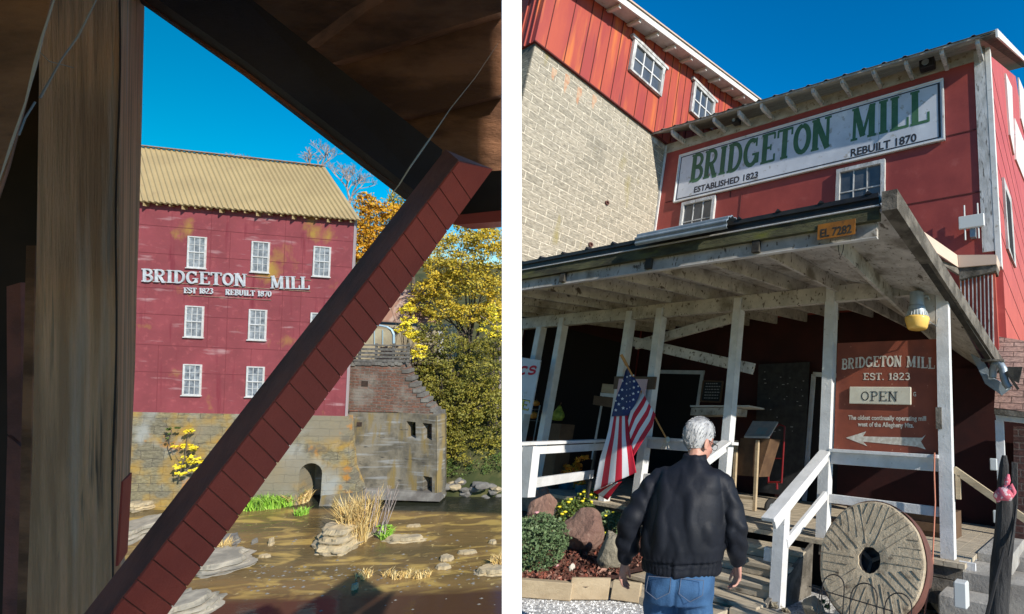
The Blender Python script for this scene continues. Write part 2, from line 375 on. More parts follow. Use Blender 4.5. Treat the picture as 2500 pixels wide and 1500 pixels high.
def limbs(mb, p, d, L, r, depth, rnd, tips=None, spread=.55, n=5, shrink=.72):
    p = Vector(p); d = Vector(d).normalized(); pts = [p]; q = p
    for i in range(3):
        d = (d + Vector((rnd.uniform(-1, 1), rnd.uniform(-1, 1), rnd.uniform(-.5, .9))) * .13).normalized(); q = q + d * L / 3; pts.append(q)
    mb.tube(pts, [r, r * .88, r * .77, r * .66], n if depth > 1 else 3, cap=False)
    if tips is not None and depth <= 1: tips.append(q)
    if depth <= 0: return
    for i in range(rnd.choice((2, 3, 3)) if depth > 1 else 3):
        a = Vector((rnd.uniform(-1, 1), rnd.uniform(-1, 1), rnd.uniform(-.35, .8))).normalized()
        limbs(mb, pts[-1] if i < 2 else pts[2], (d + a * spread * 1.4).normalized(), L * shrink * rnd.uniform(.8, 1.1), r * .66, depth - 1, rnd, tips, spread, n, shrink)
def blades(mb, c, rad, h, n, rnd, w=.02, lean=.5, mi=0, zs=0.0):
    c = Vector(c)
    for i in range(n):
        a = rnd.uniform(0, 6.28); rr = rad * sqrt(rnd.random()); p = c + Vector((rr * cos(a), rr * sin(a), zs)); hh = h * rnd.uniform(.45, 1.1)
        t = Vector((rnd.gauss(0, lean), rnd.gauss(0, lean), 1)); s = Vector((rnd.uniform(-1, 1), rnd.uniform(-1, 1), 0)).normalized() * w
        m = p + Vector((t.x * .35, t.y * .35, .6)) * hh; e = p + Vector((t.x, t.y, .95)) * hh
        o = len(mb.v); mb.v += [p - s, p + s, m + s * .7, m - s * .7, e]; mb.f += [(o, o + 1, o + 2, o + 3), (o + 3, o + 2, o + 4)]; mb.m += [mi, mi]
# ------------------------------------------------------------------ material library
mat('white_board', (.93, .93, .93), rough=.6)
TS[0] = 1 / LS
mat('_unused', (.93, .93, .93), rough=.6)
mat('mill_red', (.28, .062, .075), (.22, .05, .06), scale=.5, rough=.75, bump=.15, bscale=4,
    spot=[((.44, .26, .27), .55, .60, .75, (1, 1, 4.5)), ((.36, .22, .05), .45, .60, .72, (1.4, 1, 1)), ((.36, .09, .10), 3.0, .55, .75), ((.20, .03, .045), .9, .60, .75, (4, 1, .4))])
mat('seam', (.19, .04, .05), rough=.9); mat('trim_pale', (.36, .30, .31), rough=.8)
mat('white_paint', (.62, .63, .64), (.52, .52, .50), scale=6, rough=.6, bump=.15, bscale=40, spot=((.22, .2, .17), 22, .64, .72))
mat('letter_white', (.56, .60, .64), (.4, .44, .48), scale=5, rough=.6)
mat('tin_roof', (.43, .33, .17), (.38, .29, .15), scale=.4, rough=.45, bump=.05, spot=((.30, .2, .12), 1.5, .62, .8))
mat('glass_dark', (.035, .045, .06), (.10, .11, .12), scale=2.2, rough=.12, spec=.8)
mat('glass_curtain', (.10, .12, .15), (.34, .38, .42), scale=3.5, rough=.25, spec=.7, thresh=(.35, .65))
brick_mat('mill_stone', 'XZ', .92, .40, .014, (.27, .23, .13), (.20, .18, .125), (.12, .105, .08), bump=1.0, sbump=5, soft=1.0,
          stain=[((.42, .25, .04), .8, .48, .64), ((.34, .35, .33), .6, .52, .64, (1, 1, .8)), ((.10, .09, .075), 1.3, .58, .72), ((.24, .21, .15), .25, .48, .58, (1, 1, 1.2)), ((.46, .20, .03), 1.0, .62, .7)])
mat('concrete_old', (.21, .185, .14), (.10, .09, .07), scale=1.3, rough=.95, bump=3, bscale=4, stretch=(1, 1, .8),
    spot=[((.27, .27, .26), 1.2, .55, .7, (.5, .5, 5)), ((.22, .16, .06), .8, .52, .66, (3, 3, .5)), ((.06, .055, .05), 1.6, .64, .72, (1, 1, 3))])
brick_mat('ruin_brick', 'XZ', .42, .16, .02, (.20, .09, .06), (.13, .075, .055), (.16, .14, .12), bump=1, sbump=8, soft=.9, stain=[((.22, .2, .17), 1.2, .5, .7), ((.08, .07, .05), 2, .58, .7)])
mat('river_rock', (.46, .36, .21), (.30, .25, .17), scale=1.6, rough=.9, bump=1, bscale=7, stretch=(1, 1, 4), spot=((.10, .11, .05), 2.5, .6, .75))
mat('river_rock_grey', (.36, .32, .25), (.22, .20, .16), scale=1.2, rough=.9, bump=1, bscale=6, stretch=(1, 1, 4), spot=[((.34, .27, .2), 1.5, .6, .75), ((.08, .12, .05), 2, .62, .75)])
mat('bank_rock', (.20, .19, .17), (.11, .10, .09), scale=1.2, rough=.95, bump=1, bscale=6)
mat('earth', (.09, .085, .03), (.04, .05, .015), scale=.8, rough=1, bump=1, bscale=3)
mat('leaf_gold', (.62, .44, .03), (.26, .24, .03), scale=.55, thresh=(.42, .58), island=[(.45, .26, .015), (.68, .46, .02), (.30, .24, .025), (.62, .36, .015), (.20, .20, .03), (.7, .56, .06)], rough=.6)
mat('leaf_yellow', (.8, .7, .05), island=[(.8, .66, .02), (.75, .55, .02), (.85, .75, .06), (.45, .42, .04)], rough=.6)
mat('leaf_olive', (.30, .26, .03), (.08, .10, .02), scale=.55, thresh=(.42, .58), island=[(.11, .12, .02), (.22, .20, .025), (.34, .28, .03), (.08, .10, .02), (.28, .19, .03), (.16, .17, .03)], rough=.6)
mat('leaf_green', (.10, .15, .03), (.04, .08, .02), scale=.55, thresh=(.42, .58), island=[(.04, .08, .02), (.07, .13, .03), (.12, .17, .03), (.2, .2, .03)], rough=.6)
mat('leaf_orange', (.68, .36, .02), (.5, .22, .01), scale=.55, thresh=(.42, .58), island=[(.62, .28, .01), (.70, .38, .015), (.5, .2, .01), (.6, .45, .03), (.25, .25, .03)], rough=.6)
mat('bark', (.14, .11, .085), (.07, .055, .045), scale=6, rough=.95, bump=.6, bscale=14, stretch=(3, 3, .6))
mat('bark_pale', (.38, .33, .31), (.24, .19, .17), scale=6, rough=.95)
mat('grass_green', (.2, .4, .04), island=[(.16, .36, .03), (.26, .5, .04), (.34, .5, .08), (.12, .25, .03)], rough=.7)
mat('grass_dry', (.6, .45, .2), island=[(.66, .46, .16), (.55, .36, .12), (.72, .58, .28), (.42, .26, .10)], rough=.8)
TS[0] = 1.0
mat('beam_red', (.42, .07, .045), (.32, .05, .035), scale=2, rough=.65, bump=.25, bscale=18, spot=((.5, .35, .3), 30, .74, .76))
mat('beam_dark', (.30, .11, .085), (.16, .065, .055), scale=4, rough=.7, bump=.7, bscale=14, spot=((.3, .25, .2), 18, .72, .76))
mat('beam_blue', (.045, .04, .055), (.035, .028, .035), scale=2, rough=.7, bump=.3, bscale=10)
mat('post_wood', (.88, .50, .28), (.55, .30, .16), scale=5, rough=.8, bump=1, bscale=30, stretch=(9, 9, .25), spot=[((.17, .11, .07), 9, .60, .72, (11, 11, .2)), ((.85, .72, .6), 1.2, .55, .75)])
mat('board_brown', (.36, .17, .09), (.14, .065, .035), scale=2.2, rough=.8, bump=.7, bscale=9, stretch=(1, 3, 3), spot=((.02, .013, .01), 1.8, .6, .72))
mat('bridge_dark', (.05, .03, .022), (.03, .02, .015), scale=2, rough=.9)
mat('cobweb', (.34, .29, .23), rough=.9)
TS[0] = 1 / LS
mat('grey_wood', (.16, .15, .14), (.09, .085, .075), scale=6, rough=.9, bump=.6, bscale=24, stretch=(1, 1, 1), spot=((.10, .09, .07), 9, .6, .7))
mat('blue_metal', (.35, .5, .6), rough=.4, metallic=.2)
mat('rust_roof', (.40, .30, .24), (.30, .17, .12), scale=1.2, rough=.7, stretch=(3, .5, 1))
mat('wall_tan', (.42, .38, .26), (.32, .27, .18), scale=1, rough=.9)

TS[0] = 1.0
# ------------------------------------------------------------------ the white divider post between the two places
dd = Vector((-.5187, 1, 0)).normalized(); pc = Vector((-.5187 * 2.0, 2.0, 0))
wA = Vector(((1225.5 - CX) / F_PX, 1, 0)); wB = Vector(((1273.5 - CX) / F_PX, 1, 0)); nn = DIVN
pA = wA * 2.0
tB = pA.dot(dd) / wB.dot(dd); pB = wB * tB
mb = MB(); off = dd * .045
poly = [pA, pB, pB + off, pA + off]
mb.add([p + Vector((0, 0, z)) for z in (-2.2, 1.6) for p in poly], [(3, 2, 1, 0), (4, 5, 6, 7), (0, 1, 5, 4), (1, 2, 6, 5), (2, 3, 7, 6), (3, 0, 4, 7)])
solo('white_post', mb, 'white_board', WORLD, 'tall plain white board standing upright between the covered bridge view and the mill store', 'board')

# ------------------------------------------------------------------ RIVER SIDE: water, hill
ZW = -14.59
m = bpy.data.materials.new('river_water'); m.use_nodes = True; n = m.node_tree.nodes; l = m.node_tree.links; b = n['Principled BSDF']
tc0 = n.new('ShaderNodeTexCoord'); tc = n.new('ShaderNodeVectorMath'); tc.operation = 'SCALE'; tc.inputs['Scale'].default_value = 1 / LS; l.new(tc0.outputs['Object'], tc.inputs[0])
mp = n.new('ShaderNodeMapping'); mp.inputs['Scale'].default_value = (.35, 1.0, 1); l.new(tc.outputs[0], mp.inputs[0])
def N(sc, vec, det=6, dist=0.0):
    t = n.new('ShaderNodeTexNoise'); t.inputs['Scale'].default_value = sc; t.inputs['Detail'].default_value = det; t.inputs['Distortion'].default_value = dist; l.new(vec, t.inputs['Vector']); return t.outputs['Fac']
def RMP(f, a, bb, c0=0.0, c1=1.0):
    r = n.new('ShaderNodeMapRange'); r.inputs[1].default_value = a; r.inputs[2].default_value = bb; r.inputs[3].default_value = c0; r.inputs[4].default_value = c1; l.new(f, r.inputs[0]); return r.outputs[0]
def MX(f, a, bb):
    x = n.new('ShaderNodeMix'); x.data_type = 'RGBA'; l.new(f, x.inputs[0])
    for s_, v_ in ((6, a), (7, bb)):
        if isinstance(v_, tuple): x.inputs[s_].default_value = (*v_, 1)
        else: l.new(v_, x.inputs[s_])
    return x.outputs[2]
c = MX(RMP(N(.45, mp.outputs[0]), .4, .6), (.20, .125, .05), (.11, .078, .034))
c = MX(RMP(N(1.6, mp.outputs[0], 8, .6), .50, .62), c, (.40, .27, .08))
c = MX(RMP(N(3.5, tc.outputs[0], 8, .4), .64, .72), c, (.42, .32, .14))
sx = n.new('ShaderNodeSeparateXYZ'); l.new(tc.outputs[0], sx.inputs[0])
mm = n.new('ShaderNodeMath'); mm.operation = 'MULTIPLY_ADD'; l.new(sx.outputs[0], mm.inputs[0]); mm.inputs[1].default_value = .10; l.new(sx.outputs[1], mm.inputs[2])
c = MX(RMP(mm.outputs[0], 31.1, 31.5), c, (.022, .024, .016))      # much darker water along the mill wall
c = MX(RMP(sx.outputs[1], 24.9, 24.2), c, (.07, .036, .022))  # near water painted dark red for the bridge shadow and mill reflection
l.new(c, b.inputs['Base Color']); b.inputs['Roughness'].default_value = .07; b.inputs['Specular IOR Level'].default_value = .5
bp = n.new('ShaderNodeBump'); bp.inputs['Distance'].default_value = .13; l.new(N(5, mp.outputs[0], 5, .3), bp.inputs['Height'])
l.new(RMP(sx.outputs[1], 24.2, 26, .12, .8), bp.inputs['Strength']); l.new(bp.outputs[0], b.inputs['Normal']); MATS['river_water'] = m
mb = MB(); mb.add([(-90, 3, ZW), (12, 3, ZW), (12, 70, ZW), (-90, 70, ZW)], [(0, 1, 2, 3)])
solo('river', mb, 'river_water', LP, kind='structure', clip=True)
# bank and hill behind the mill
mb = MB(); nx, ny = 60, 26; vs = []
def hz(x, y):
    t = max(0, y - 35.2 + (0.9 if x > -13 else 0)); z = ZW - .6 + min(t * 1.35, 6 + t * .28) + .35 * noise.noise(Vector((x * .5, y * .5, 0)))
    if x < -12.9: z = min(z, ZW - .2 + 3 * max(0, y - 38.5))
    return z
for j in range(ny + 1):
    for i in range(nx + 1):
        x = -70 + 82 * i / nx; y = 34.6 + 35 * j / ny; vs.append((x, y, hz(x, y)))
mb.add(vs, [(j * (nx + 1) + i, j * (nx + 1) + i + 1, (j + 1) * (nx + 1) + i + 1, (j + 1) * (nx + 1) + i) for j in range(ny) for i in range(nx)])
solo('hillside', mb, 'earth', LP, kind='structure', clip=True, smooth=True)

# ------------------------------------------------------------------ RIVER SIDE: the mill
YL = 34.0
mill = thing('mill_building', LP, (-24, YL, ZW), 'tall dark red riverside mill with tan ribbed metal roof on a mossy stone base', 'mill')
XL0, XR0 = -33.0, -18.05
mb = MB(); mb.prism([(XL0, YL, -9.38), (XR0, YL, -9.38), (XR0 - 5.6, YL + 9, -9.38), (XL0 - 5.6, YL + 9, -9.38)], (0, 0, 11.7)); part('wall', mb, 'mill_red', mill)
mb = MB()
for z in (.95, -.55, -2.45, -3.9, -5.6, -7.1): mb.box((XL0, YL - .012, z - .012), (XR0, YL, z + .012))
for i, x in enumerate([-31.6, -30.1, -28.7, -27.2, -25.0, -24.1, -22.9, -21.5, -20.6, -19.2]):
    z0, z1 = (-9.3, -5.6) if i % 3 == 0 else ((-5.6, 2.2) if i % 3 == 1 else (-9.3, .9)); mb.box((x - .010, YL - .008, z0), (x + .010, YL, z1))
part('panel_seam', mb, 'seam', mill)
mb = MB(); mb.box((XR0 - .05, YL - .03, -9.4), (XR0 + .02, YL + .12, 2.3)); part('corner_trim', mb, 'trim_pale', mill)
# battered stone base with arch opening
mb = MB()
ax0, ax1, az = -20.2, -19.05, -12.75
def bq(x, z, d=0): return Vector((x, YL - .05 - (-9.36 - z) * .035 + d, z))
def strip(xa, xb, za, zb, k=1.0):
    p = [bq(xa, za), bq(xb, za), bq(xb * 1, zb), bq(xa, zb)]
    mb.add(p + [q + Vector((0, 1.6, 0)) for q in p], [(0, 1, 2, 3), (7, 6, 5, 4), (0, 4, 5, 1), (1, 5, 6, 2), (2, 6, 7, 3), (3, 7, 4, 0)])
strip(XL0, ax0, ZW - .4, -9.36)
pr = [bq(ax1, ZW - .4), bq(-17.05, ZW - .4), bq(-17.15, ZW + 1.0), bq(-17.6, -12.4), bq(-17.95, -9.36), bq(ax1, -9.36)]
mb.prism(pr, (0, 1.6, 0))
ar = [(ax1, -9.36), (ax0, -9.36)] + [((ax0 + ax1) / 2 - cos(a) * (ax1 - ax0) / 2, az + sin(a) * .62) for a in [pi * i / 10 for i in range(11)]]
mb.prism([bq(x, z) for x, z in ar], (0, 1.6, 0))
base = part('stone_base', mb, 'mill_stone', mill)
mb = MB(); mb.box((ax0 - .1, YL + 1.2, ZW - .3), (ax1 + .1, YL + 1.5, -11.9)); part('arch_recess', mb, 'concrete_old', mill)
mb = MB(); mb.prism([bq(-19.0, ZW - .3, -.25), bq(-16.85, ZW - .3, -.4), bq(-17.0, ZW + .75, -.15), bq(-19.0, ZW + .55, -.05)], (0, .8, 0)); part('footing', mb, 'concrete_old', mill)
# roof: ribbed sheet, ribs run parallel to the right-hand rake
mb = MB(); e0 = Vector((-33.5, YL - .35, 2.16)); e1 = Vector((-17.6, YL - .35, 2.22)); r1 = Vector((-22.15, YL + 4.2, 5.72)); r0 = r1 + (e0 - e1) * 1.0 + Vector((0, 0, .1))
nr = 62; nrm = (e1 - e0).cross(r1 - e1).normalized()
if nrm.z < 0: nrm = -nrm
up_, lo_ = [], []
for i in range(nr * 4 + 1):
    t = i / (nr * 4); k = i % 4; h = .0 if k in (0, 3) else .065
    lo_.append(e0.lerp(e1, t) + nrm * h); up_.append(r0.lerp(r1, t) + nrm * h)
n0 = len(lo_)
mb.add(lo_ + up_ + [p - nrm * .09 for p in lo_] + [p - nrm * .09 for p in up_],
       [(i, i + 1, i + 1 + n0, i + n0) for i in range(n0 - 1)] + [(i + 2 * n0, i + 3 * n0, i + 1 + 3 * n0, i + 1 + 2 * n0) for i in range(n0 - 1)] + [(i, i + 2 * n0, i + 1 + 2 * n0, i + 1) for i in range(n0 - 1)] + [(n0 - 1, 3 * n0 - 1, 4 * n0 - 1, 2 * n0 - 1)])
roof = part('roof', mb, 'tin_roof', mill)
mb = MB(); mb.beam(r0 + nrm * .09, r1 + nrm * .09, .35, .05); part('ridge_cap', mb, 'rust_roof', roof)
mb = MB(); zz_ = Vector((0, 0, -.1)); mb.add([r1 + zz_, Vector((XR0 - .02, YL + .02, 2.3)), Vector((XR0 - 5.62, YL + 8.98, 2.3)), r0 + zz_, Vector((XL0 - 5.62, YL + 8.98, 2.3))], [(0, 1, 2), (3, 0, 2, 4)]); part('gable', mb, 'mill_red', mill)
mb = MB()
for i in range(27): x = -33 + i * .57; mb = MB(); mb.box((x, YL - .30, 2.04 - (.10 if i % 3 == 0 else 0)), (x + .04, YL, 2.12)); part('rafter_tail', mb, 'tin_roof', mill)
def lwin(x, z1, w_=.84, h_=1.74, cols=3, rows=4):
    f = MB(); fw = .062; z0 = z1 - h_
    for a, b_ in (((x, z0), (x + fw, z1)), ((x + w_ - fw, z0), (x + w_, z1)), ((x + fw, z1 - fw), (x + w_ - fw, z1)), ((x + fw, z0), (x + w_ - fw, z0 + fw)), ((x + fw, (z0 + z1) / 2 - .03), (x + w_ - fw, (z0 + z1) / 2 + .03))):
        f.box((a[0], YL - .07, a[1]), (b_[0], YL - .001, b_[1]))
    f.box((x - .04, YL - .11, z0 - .05), (x + w_ + .04, YL - .001, z0))
    for i in range(1, cols): xx = x + fw + (w_ - 2 * fw) * i / cols; f.box((xx - .012, YL - .045, z0 + fw), (xx + .012, YL - .03, z1 - fw))
    for i in range(1, rows):
        if i != 2: zz = z0 + fw + (h_ - 2 * fw) * i / rows; f.box((x + fw, YL - .047, zz - .012), (x + w_ - fw, YL - .031, zz + .012))
    wo = part('window', f, 'white_paint', mill)
    g = MB(); g.box((x + .04, YL - .03, z0 + .04), (x + w_ - .04, YL - .012, z1 - .04)); part('pane', g, 'glass_curtain', wo)
for x in (-31.9, -29.7, -26.02, -23.05, -20.05):
    for z in (.53, -3.33, -6.6):
        lwin(x, z)
sg = thing('mill_lettering', LP, (-24, YL, -2), 'raised white letters BRIDGETON MILL with EST 1823 REBUILT 1870 on the red riverside wall', 'sign')
a_ = LX(*D(345, 680)); b_ = LX(*D(600, 692)); c_ = LX(*D(656, 697)); d_ = LX(*D(751, 699))
mb = MB(); f3 = (0, -1, 0)
word(mb, 'BRIDGETON', (a_.x, YL - .05, a_.z), (b_.x, YL - .05, b_.z), .70, f3, .06, weight=.95)
word(mb, 'MILL', (c_.x, YL - .05, c_.z), (d_.x, YL - .05, d_.z), .72, f3, .06, weight=.95)
for q, (p, r, t) in enumerate((((447, 708), (518, 710), 'EST 1823'), ((547, 712), (658, 717), 'REBUILT 1870'))):
    A = LX(*D(*p)); B_ = LX(*D(*r)); word(mb, t, (A.x, YL - .05, A.z), (B_.x, YL - .05, B_.z), .31, f3, .05, weight=1.05)
part('letter', mb, 'letter_white', sg)
mb = MB()
for z in (a_.z + .02, a_.z + .66): mb.box((a_.x, YL - .045, z), (d_.x, YL - .013, z + .03))
mb.box((a_.x + 2.2, YL - .04, a_.z - .62), (d_.x - 1.9, YL - .013, a_.z - .60)); part('letter_rail', mb, 'rust_roof', sg)

# ------------------------------------------------------------------ ruined wall, wing, railing
ru = thing('stone_wing', LP, (-15.5, YL, ZW), 'weathered concrete and brick wing wall with square holes right of the red mill', 'wall')
mb = MB(); Z = lambda x, y: (LX(*D(x, y)).x, LX(*D(x, y)).z)
Yw = YL + .45
def wp(x, y, Y=Yw): p = LX(*D(x, y), Y); return p
low = [wp(843, 996), wp(962, 998), wp(966, 1185), wp(866, 1183)]
mb.prism(low, (0, .9, 0))
# angled outer bay
p0 = wp(966, 1190, Yw); p1 = wp(1056, 1208, YL + .05)
tl = wp(962, 996, Yw); tr = wp(1056, 1005, YL + .05)
def bay(u, v): return (p0.lerp(p1, u)).lerp(tl.lerp(tr, u), v)
holes = [((.37, .50), (.70, .88)), ((.78, .93), (.80, .88 + .06)), ((.70, .80), (.08, .26))]
gr_u = [0, .22, .45, .62, .86, .60, .80, 1]; us = sorted(set([0, .2, .44, .62, .86, 1])); vs_ = sorted(set([0, .07, .26, .70, .90, 1]))
hol = {(1, 3), (3, 3), (3, 1)}
for i in range(len(us) - 1):
    for j in range(len(vs_) - 1):
        if (i, j) in hol: continue
        q = [bay(us[i], vs_[j]), bay(us[i + 1], vs_[j]), bay(us[i + 1], vs_[j + 1]), bay(us[i], vs_[j + 1])]; mb.prism(q, (.12, .5, 0))
e = [bay(1, 0), bay(1, 1)]
mb.hexa([e[0] + Vector((-.02, -.03, 0)), e[0] + Vector((.28, .35, 0)), e[1] + Vector((.28, .35, 0)), e[1] + Vector((-.02, -.03, 0))],
        [e[0] + Vector((-.1, .5, 0)), e[0] + Vector((.2, .8, 0)), e[1] + Vector((.2, .8, 0)), e[1] + Vector((-.1, .5, 0))])
part('concrete_wall', mb, 'concrete_old', ru)
mb = MB(); mb.prism([bay(.44, .70) + Vector((.2, .6, 0)), bay(.86, .70) + Vector((.2, .6, 0)), bay(.86, .92) + Vector((.2, .6, 0)), bay(.44, .92) + Vector((.2, .6, 0))], (0, .1, 0))
mb.prism([bay(.6, .05) + Vector((.2, .55, 0)), bay(.88, .05) + Vector((.2, .55, 0)), bay(.88, .27) + Vector((.2, .55, 0)), bay(.6, .27) + Vector((.2, .55, 0))], (0, .1, 0))
part('brick_infill', mb, 'ruin_brick', ru)
mb = MB(); top = [(843, 880), (975, 882), (985, 905), (993, 925), (1003, 935), (1010, 952), (1022, 958), (1030, 975), (1042, 983), (1052, 1003), (962, 996), (843, 994)]
mb.prism([wp(*p) for p in top], (0, .8, 0)); part('brick_wall', mb, 'ruin_brick', ru)
mb = MB(); rnd = random.Random(5)
for (x, y) in [(980, 897), (989, 915), (998, 930), (1007, 944), (1016, 955), (1026, 967), (1036, 979), (1047, 992), (1056, 1000)]:
    p = wp(x, y); s = rnd.uniform(.12, .2); mb.box((p.x - s, p.y - .06, p.z - s * .6), (p.x + s, p.y + .7, p.z + s * .6))
for i in range(16):
    p = wp(846 + i * 8, 878 + rnd.uniform(-1, 2)); mb.box((p.x - .1, p.y - .08, p.z - .1), (p.x + .1, p.y + .7, p.z + .08))
part('coping_stone', mb, 'bank_rock', ru)
mb = MB()
for (x, y, r) in ((881, 927, .17), (868, 1025, .13)):
    p = wp(x, y); mb.box((p.x - r, p.y - .02, p.z - r), (p.x + r, p.y + .05, p.z + r))
part('square_hole', mb, 'bridge_dark', ru)
mb = MB(); mb.prism([wp(868, 1182, YL + .2), wp(1062, 1192, YL + .0), wp(1062, 1212, YL - .3), wp(868, 1206, YL)], (0, .6, .0)); part('ledge', mb, 'bank_rock', ru)
# deck railing
fe = thing('deck_railing', LP, wp(930, 878), 'grey weathered board railing along the top of the brick ruin', 'railing')
for x in (850, 866, 906, 948, 984):
    mb = MB(); a = wp(x, 880); c2 = wp(x, 830); mb.box((a.x - .05, a.y, a.z - .05), (a.x + .05, a.y + .1, c2.z)); part('railing_post', mb, 'grey_wood', fe)
for i, y in enumerate((833, 843, 852, 861, 870)):
    mb = MB(); a = wp(836, y); c2 = wp(990 if i else 992, y + 2); mb.beam((a.x, a.y - .02, a.z), (c2.x, c2.y - .02, c2.z), .04, .14 if i else .08, up=(0, 0, 1)); part('railing_board', mb, 'grey_wood', fe)
for i in range(3):
    pass
# arched cover on the deck and far shed roof
ac = thing('arched_shelter', LP, wp(920, 835, YL + 3), 'small shelter with a pale blue arched pipe frame behind the deck railing', 'shelter')
Ys = YL + 2.5; q = lambda x, y: wp(x, y, Ys)
mb = MB(); mb.tube([q(868, 790), q(890, 787), q(915, 786), q(935, 790), q(946, 797), q(951, 808), q(951, 830)], .07, 6); part('arch_pipe', mb, 'blue_metal', ac)
mb = MB(); mb.prism([q(870, 792), q(938, 796), q(948, 808), q(948, 832), q(870, 832)], (0, .1, 0)); part('cover_panel', mb, 'wall_tan', ac)
mb = MB()
for x in (905, 925): mb.tube([q(x, 834) + Vector((0, -.04, 0)), q(x, 797) + Vector((0, -.04, 0))], .025, 5)
part('cover_rib', mb, 'blue_metal', ac)
bd = thing('far_shed', LP, wp(960, 850, YL + 7), 'old shed with a rusty metal roof partly hidden by yellow leaves above the railing', 'shed')
Yb = YL + 6; q = lambda x, y: wp(x, y, Yb)
mb = MB(); mb.prism([q(860, 782), q(1062, 792), q(1062, 880), q(860, 880)], (0, 3, 0)); part('shed_wall', mb, 'wall_tan', bd)
mb = MB(); A, B_, = q(850, 770), q(1068, 782); Cc, Dd = q(985, 712), q(850, 706)
mb.hexa([A, B_, Cc + Vector((0, 2.5, .25)), Dd + Vector((0, 2.5, .25))], [A - Vector((0, 0, .1)), B_ - Vector((0, 0, .1)), Cc + Vector((0, 2.5, .15)), Dd + Vector((0, 2.5, .15))]); part('roof', mb, 'rust_roof', bd)
mb = MB(); mb.box((q(1058, 840).x, Yb - .1, q(1058, 850).z), (q(1071, 840).x, Yb - .02, q(1058, 800).z)); part('door_post', mb, 'white_paint', bd)

# ------------------------------------------------------------------ trees beyond the mill
def tree(name, label, base, tips_h, clumps, leafmat, leafn, size, seed, barkm='bark', r=.16, group='trees behind the mill', lean=(0, 0)):
    rnd = random.Random(seed); base = Vector(base); t = thing(name, LP, base, label, 'tree', group)
    mb = MB(); cs = [Vector(c[:3]) for c in clumps]; mid = base + Vector((lean[0], lean[1], tips_h * .45))
    mb.tube([base - Vector((0, 0, .5)), base.lerp(mid, .5) + Vector((.1, 0, 0)), mid], [r * 1.3, r, r * .75], 7)
    for c in cs:
        k = base.lerp(mid, rnd.uniform(.6, 1)); mdl = k.lerp(c, .5) + Vector((rnd.uniform(-.2, .2), 0, rnd.uniform(0, .3)))
        mb.tube([k, mdl, c], [r * .5, r * .32, r * .12], 5)
        for _ in range(4): mb.tube([mdl.lerp(c, .4), c + Vector((rnd.uniform(-1, 1), rnd.uniform(-1, 1), rnd.uniform(-.6, 1)))], [r * .14, .012], 4)
    part('trunk', mb, barkm, t, clip=True)
    mb = MB()
    for c, cl in zip(cs, clumps): cloud(mb, c, cl[3:6], int(leafn * cl[3] * cl[5]), size, rnd)
    part('crown', mb, leafmat, t, clip=True); return t
def cl(x, y, Y, rx, rz, ry=None): p = LX(*D(x, y), Y); return (p.x, p.y, p.z, rx, ry or rx, rz)
def gp(x, Y): p = LX(*D(x, 900), Y); return (p.x, p.y, hz(p.x, Y))
tree('maple_tree', 'orange and gold maple just right of the metal roof', gp(900, 44), 12, [cl(885, 490, 44, .8, .75), cl(905, 520, 44, 1.0, .9), cl(870, 560, 44, .9, 1.2), cl(915, 580, 44, 1.2, 1.2), cl(945, 510, 44.5, .9, .8), cl(880, 610, 44, 1.1, 1.0), cl(930, 620, 44, 1.2, 1.0)], 'leaf_orange', 1710, 0.158, 11)
tree('autumn_tree', 'broad golden yellow tree at the right edge of the river view', gp(1130, 40), 12, [cl(1110, 590, 40, 1.3, 1.0), cl(1180, 580, 40, 1.4, 1.0), cl(1150, 560, 41, 1.6, .8), cl(1210, 620, 40, 1.3, 1.2), cl(1130, 640, 39.6, 1.5, 1.0), cl(1060, 650, 40, 1.2, 1.0), cl(1080, 690, 39.8, 1.4, 1.1), cl(1170, 690, 39.5, 1.6, 1.1), cl(1030, 700, 40, 1.0, .9), cl(1010, 740, 40, .9, .7), cl(1070, 750, 39.5, 1.3, .9), cl(1140, 760, 39.3, 1.4, .9), cl(1205, 750, 39.5, 1.3, 1.1)], 'leaf_gold', 1216, 0.151, 12)
tree('autumn_tree', 'tall thin leaved yellow tree top beside the orange maple', gp(985, 46), 13, [cl(965, 480, 46, .9, .9), cl(985, 520, 46, 1.0, 1.0), cl(960, 560, 46, 1.1, 1.1), cl(985, 600, 46, 1.2, 1.2), cl(1010, 560, 46, 1.1, 1.2), cl(1040, 590, 46, 1.2, 1.2)], 'leaf_gold', 988, 0.144, 13)
tree('yellow_bush', 'bright yellow leafed sapling beside the deck railing', gp(985, 38.2), 5, [cl(985, 775, 37.5, .55, .45), cl(975, 800, 37.5, .5, .45), cl(1000, 815, 37.5, .55, .5), cl(985, 745, 38, .5, .4), cl(1015, 850, 37.5, .5, .5)], 'leaf_yellow', 1520, 0.144, 14, r=.06)
tree('olive_tree', 'olive green tree on the bank above the concrete wing', gp(1090, 38.5), 7, [cl(1040, 800, 38, 1.0, .8), cl(1090, 830, 38, 1.2, .8), cl(1050, 870, 38, 1.1, .8), cl(1020, 900, 37.8, .9, .7), cl(1110, 890, 37.5, 1.2, .9), cl(1160, 850, 38, 1.3, .9)], 'leaf_olive', 1178, 0.137, 15)
tree('olive_tree', 'large drooping olive tree nearest the right edge over the bank', gp(1190, 37.5), 7, [cl(1200, 830, 37.5, 1.2, 1.0), cl(1185, 900, 37, 1.3, 1.0), cl(1140, 930, 37, 1.2, .9), cl(1200, 970, 37, 1.1, 1.0), cl(1150, 1000, 36.8, 1.2, .8), cl(1200, 1050, 36.8, 1.0, .9)], 'leaf_olive', 1178, 0.137, 16)
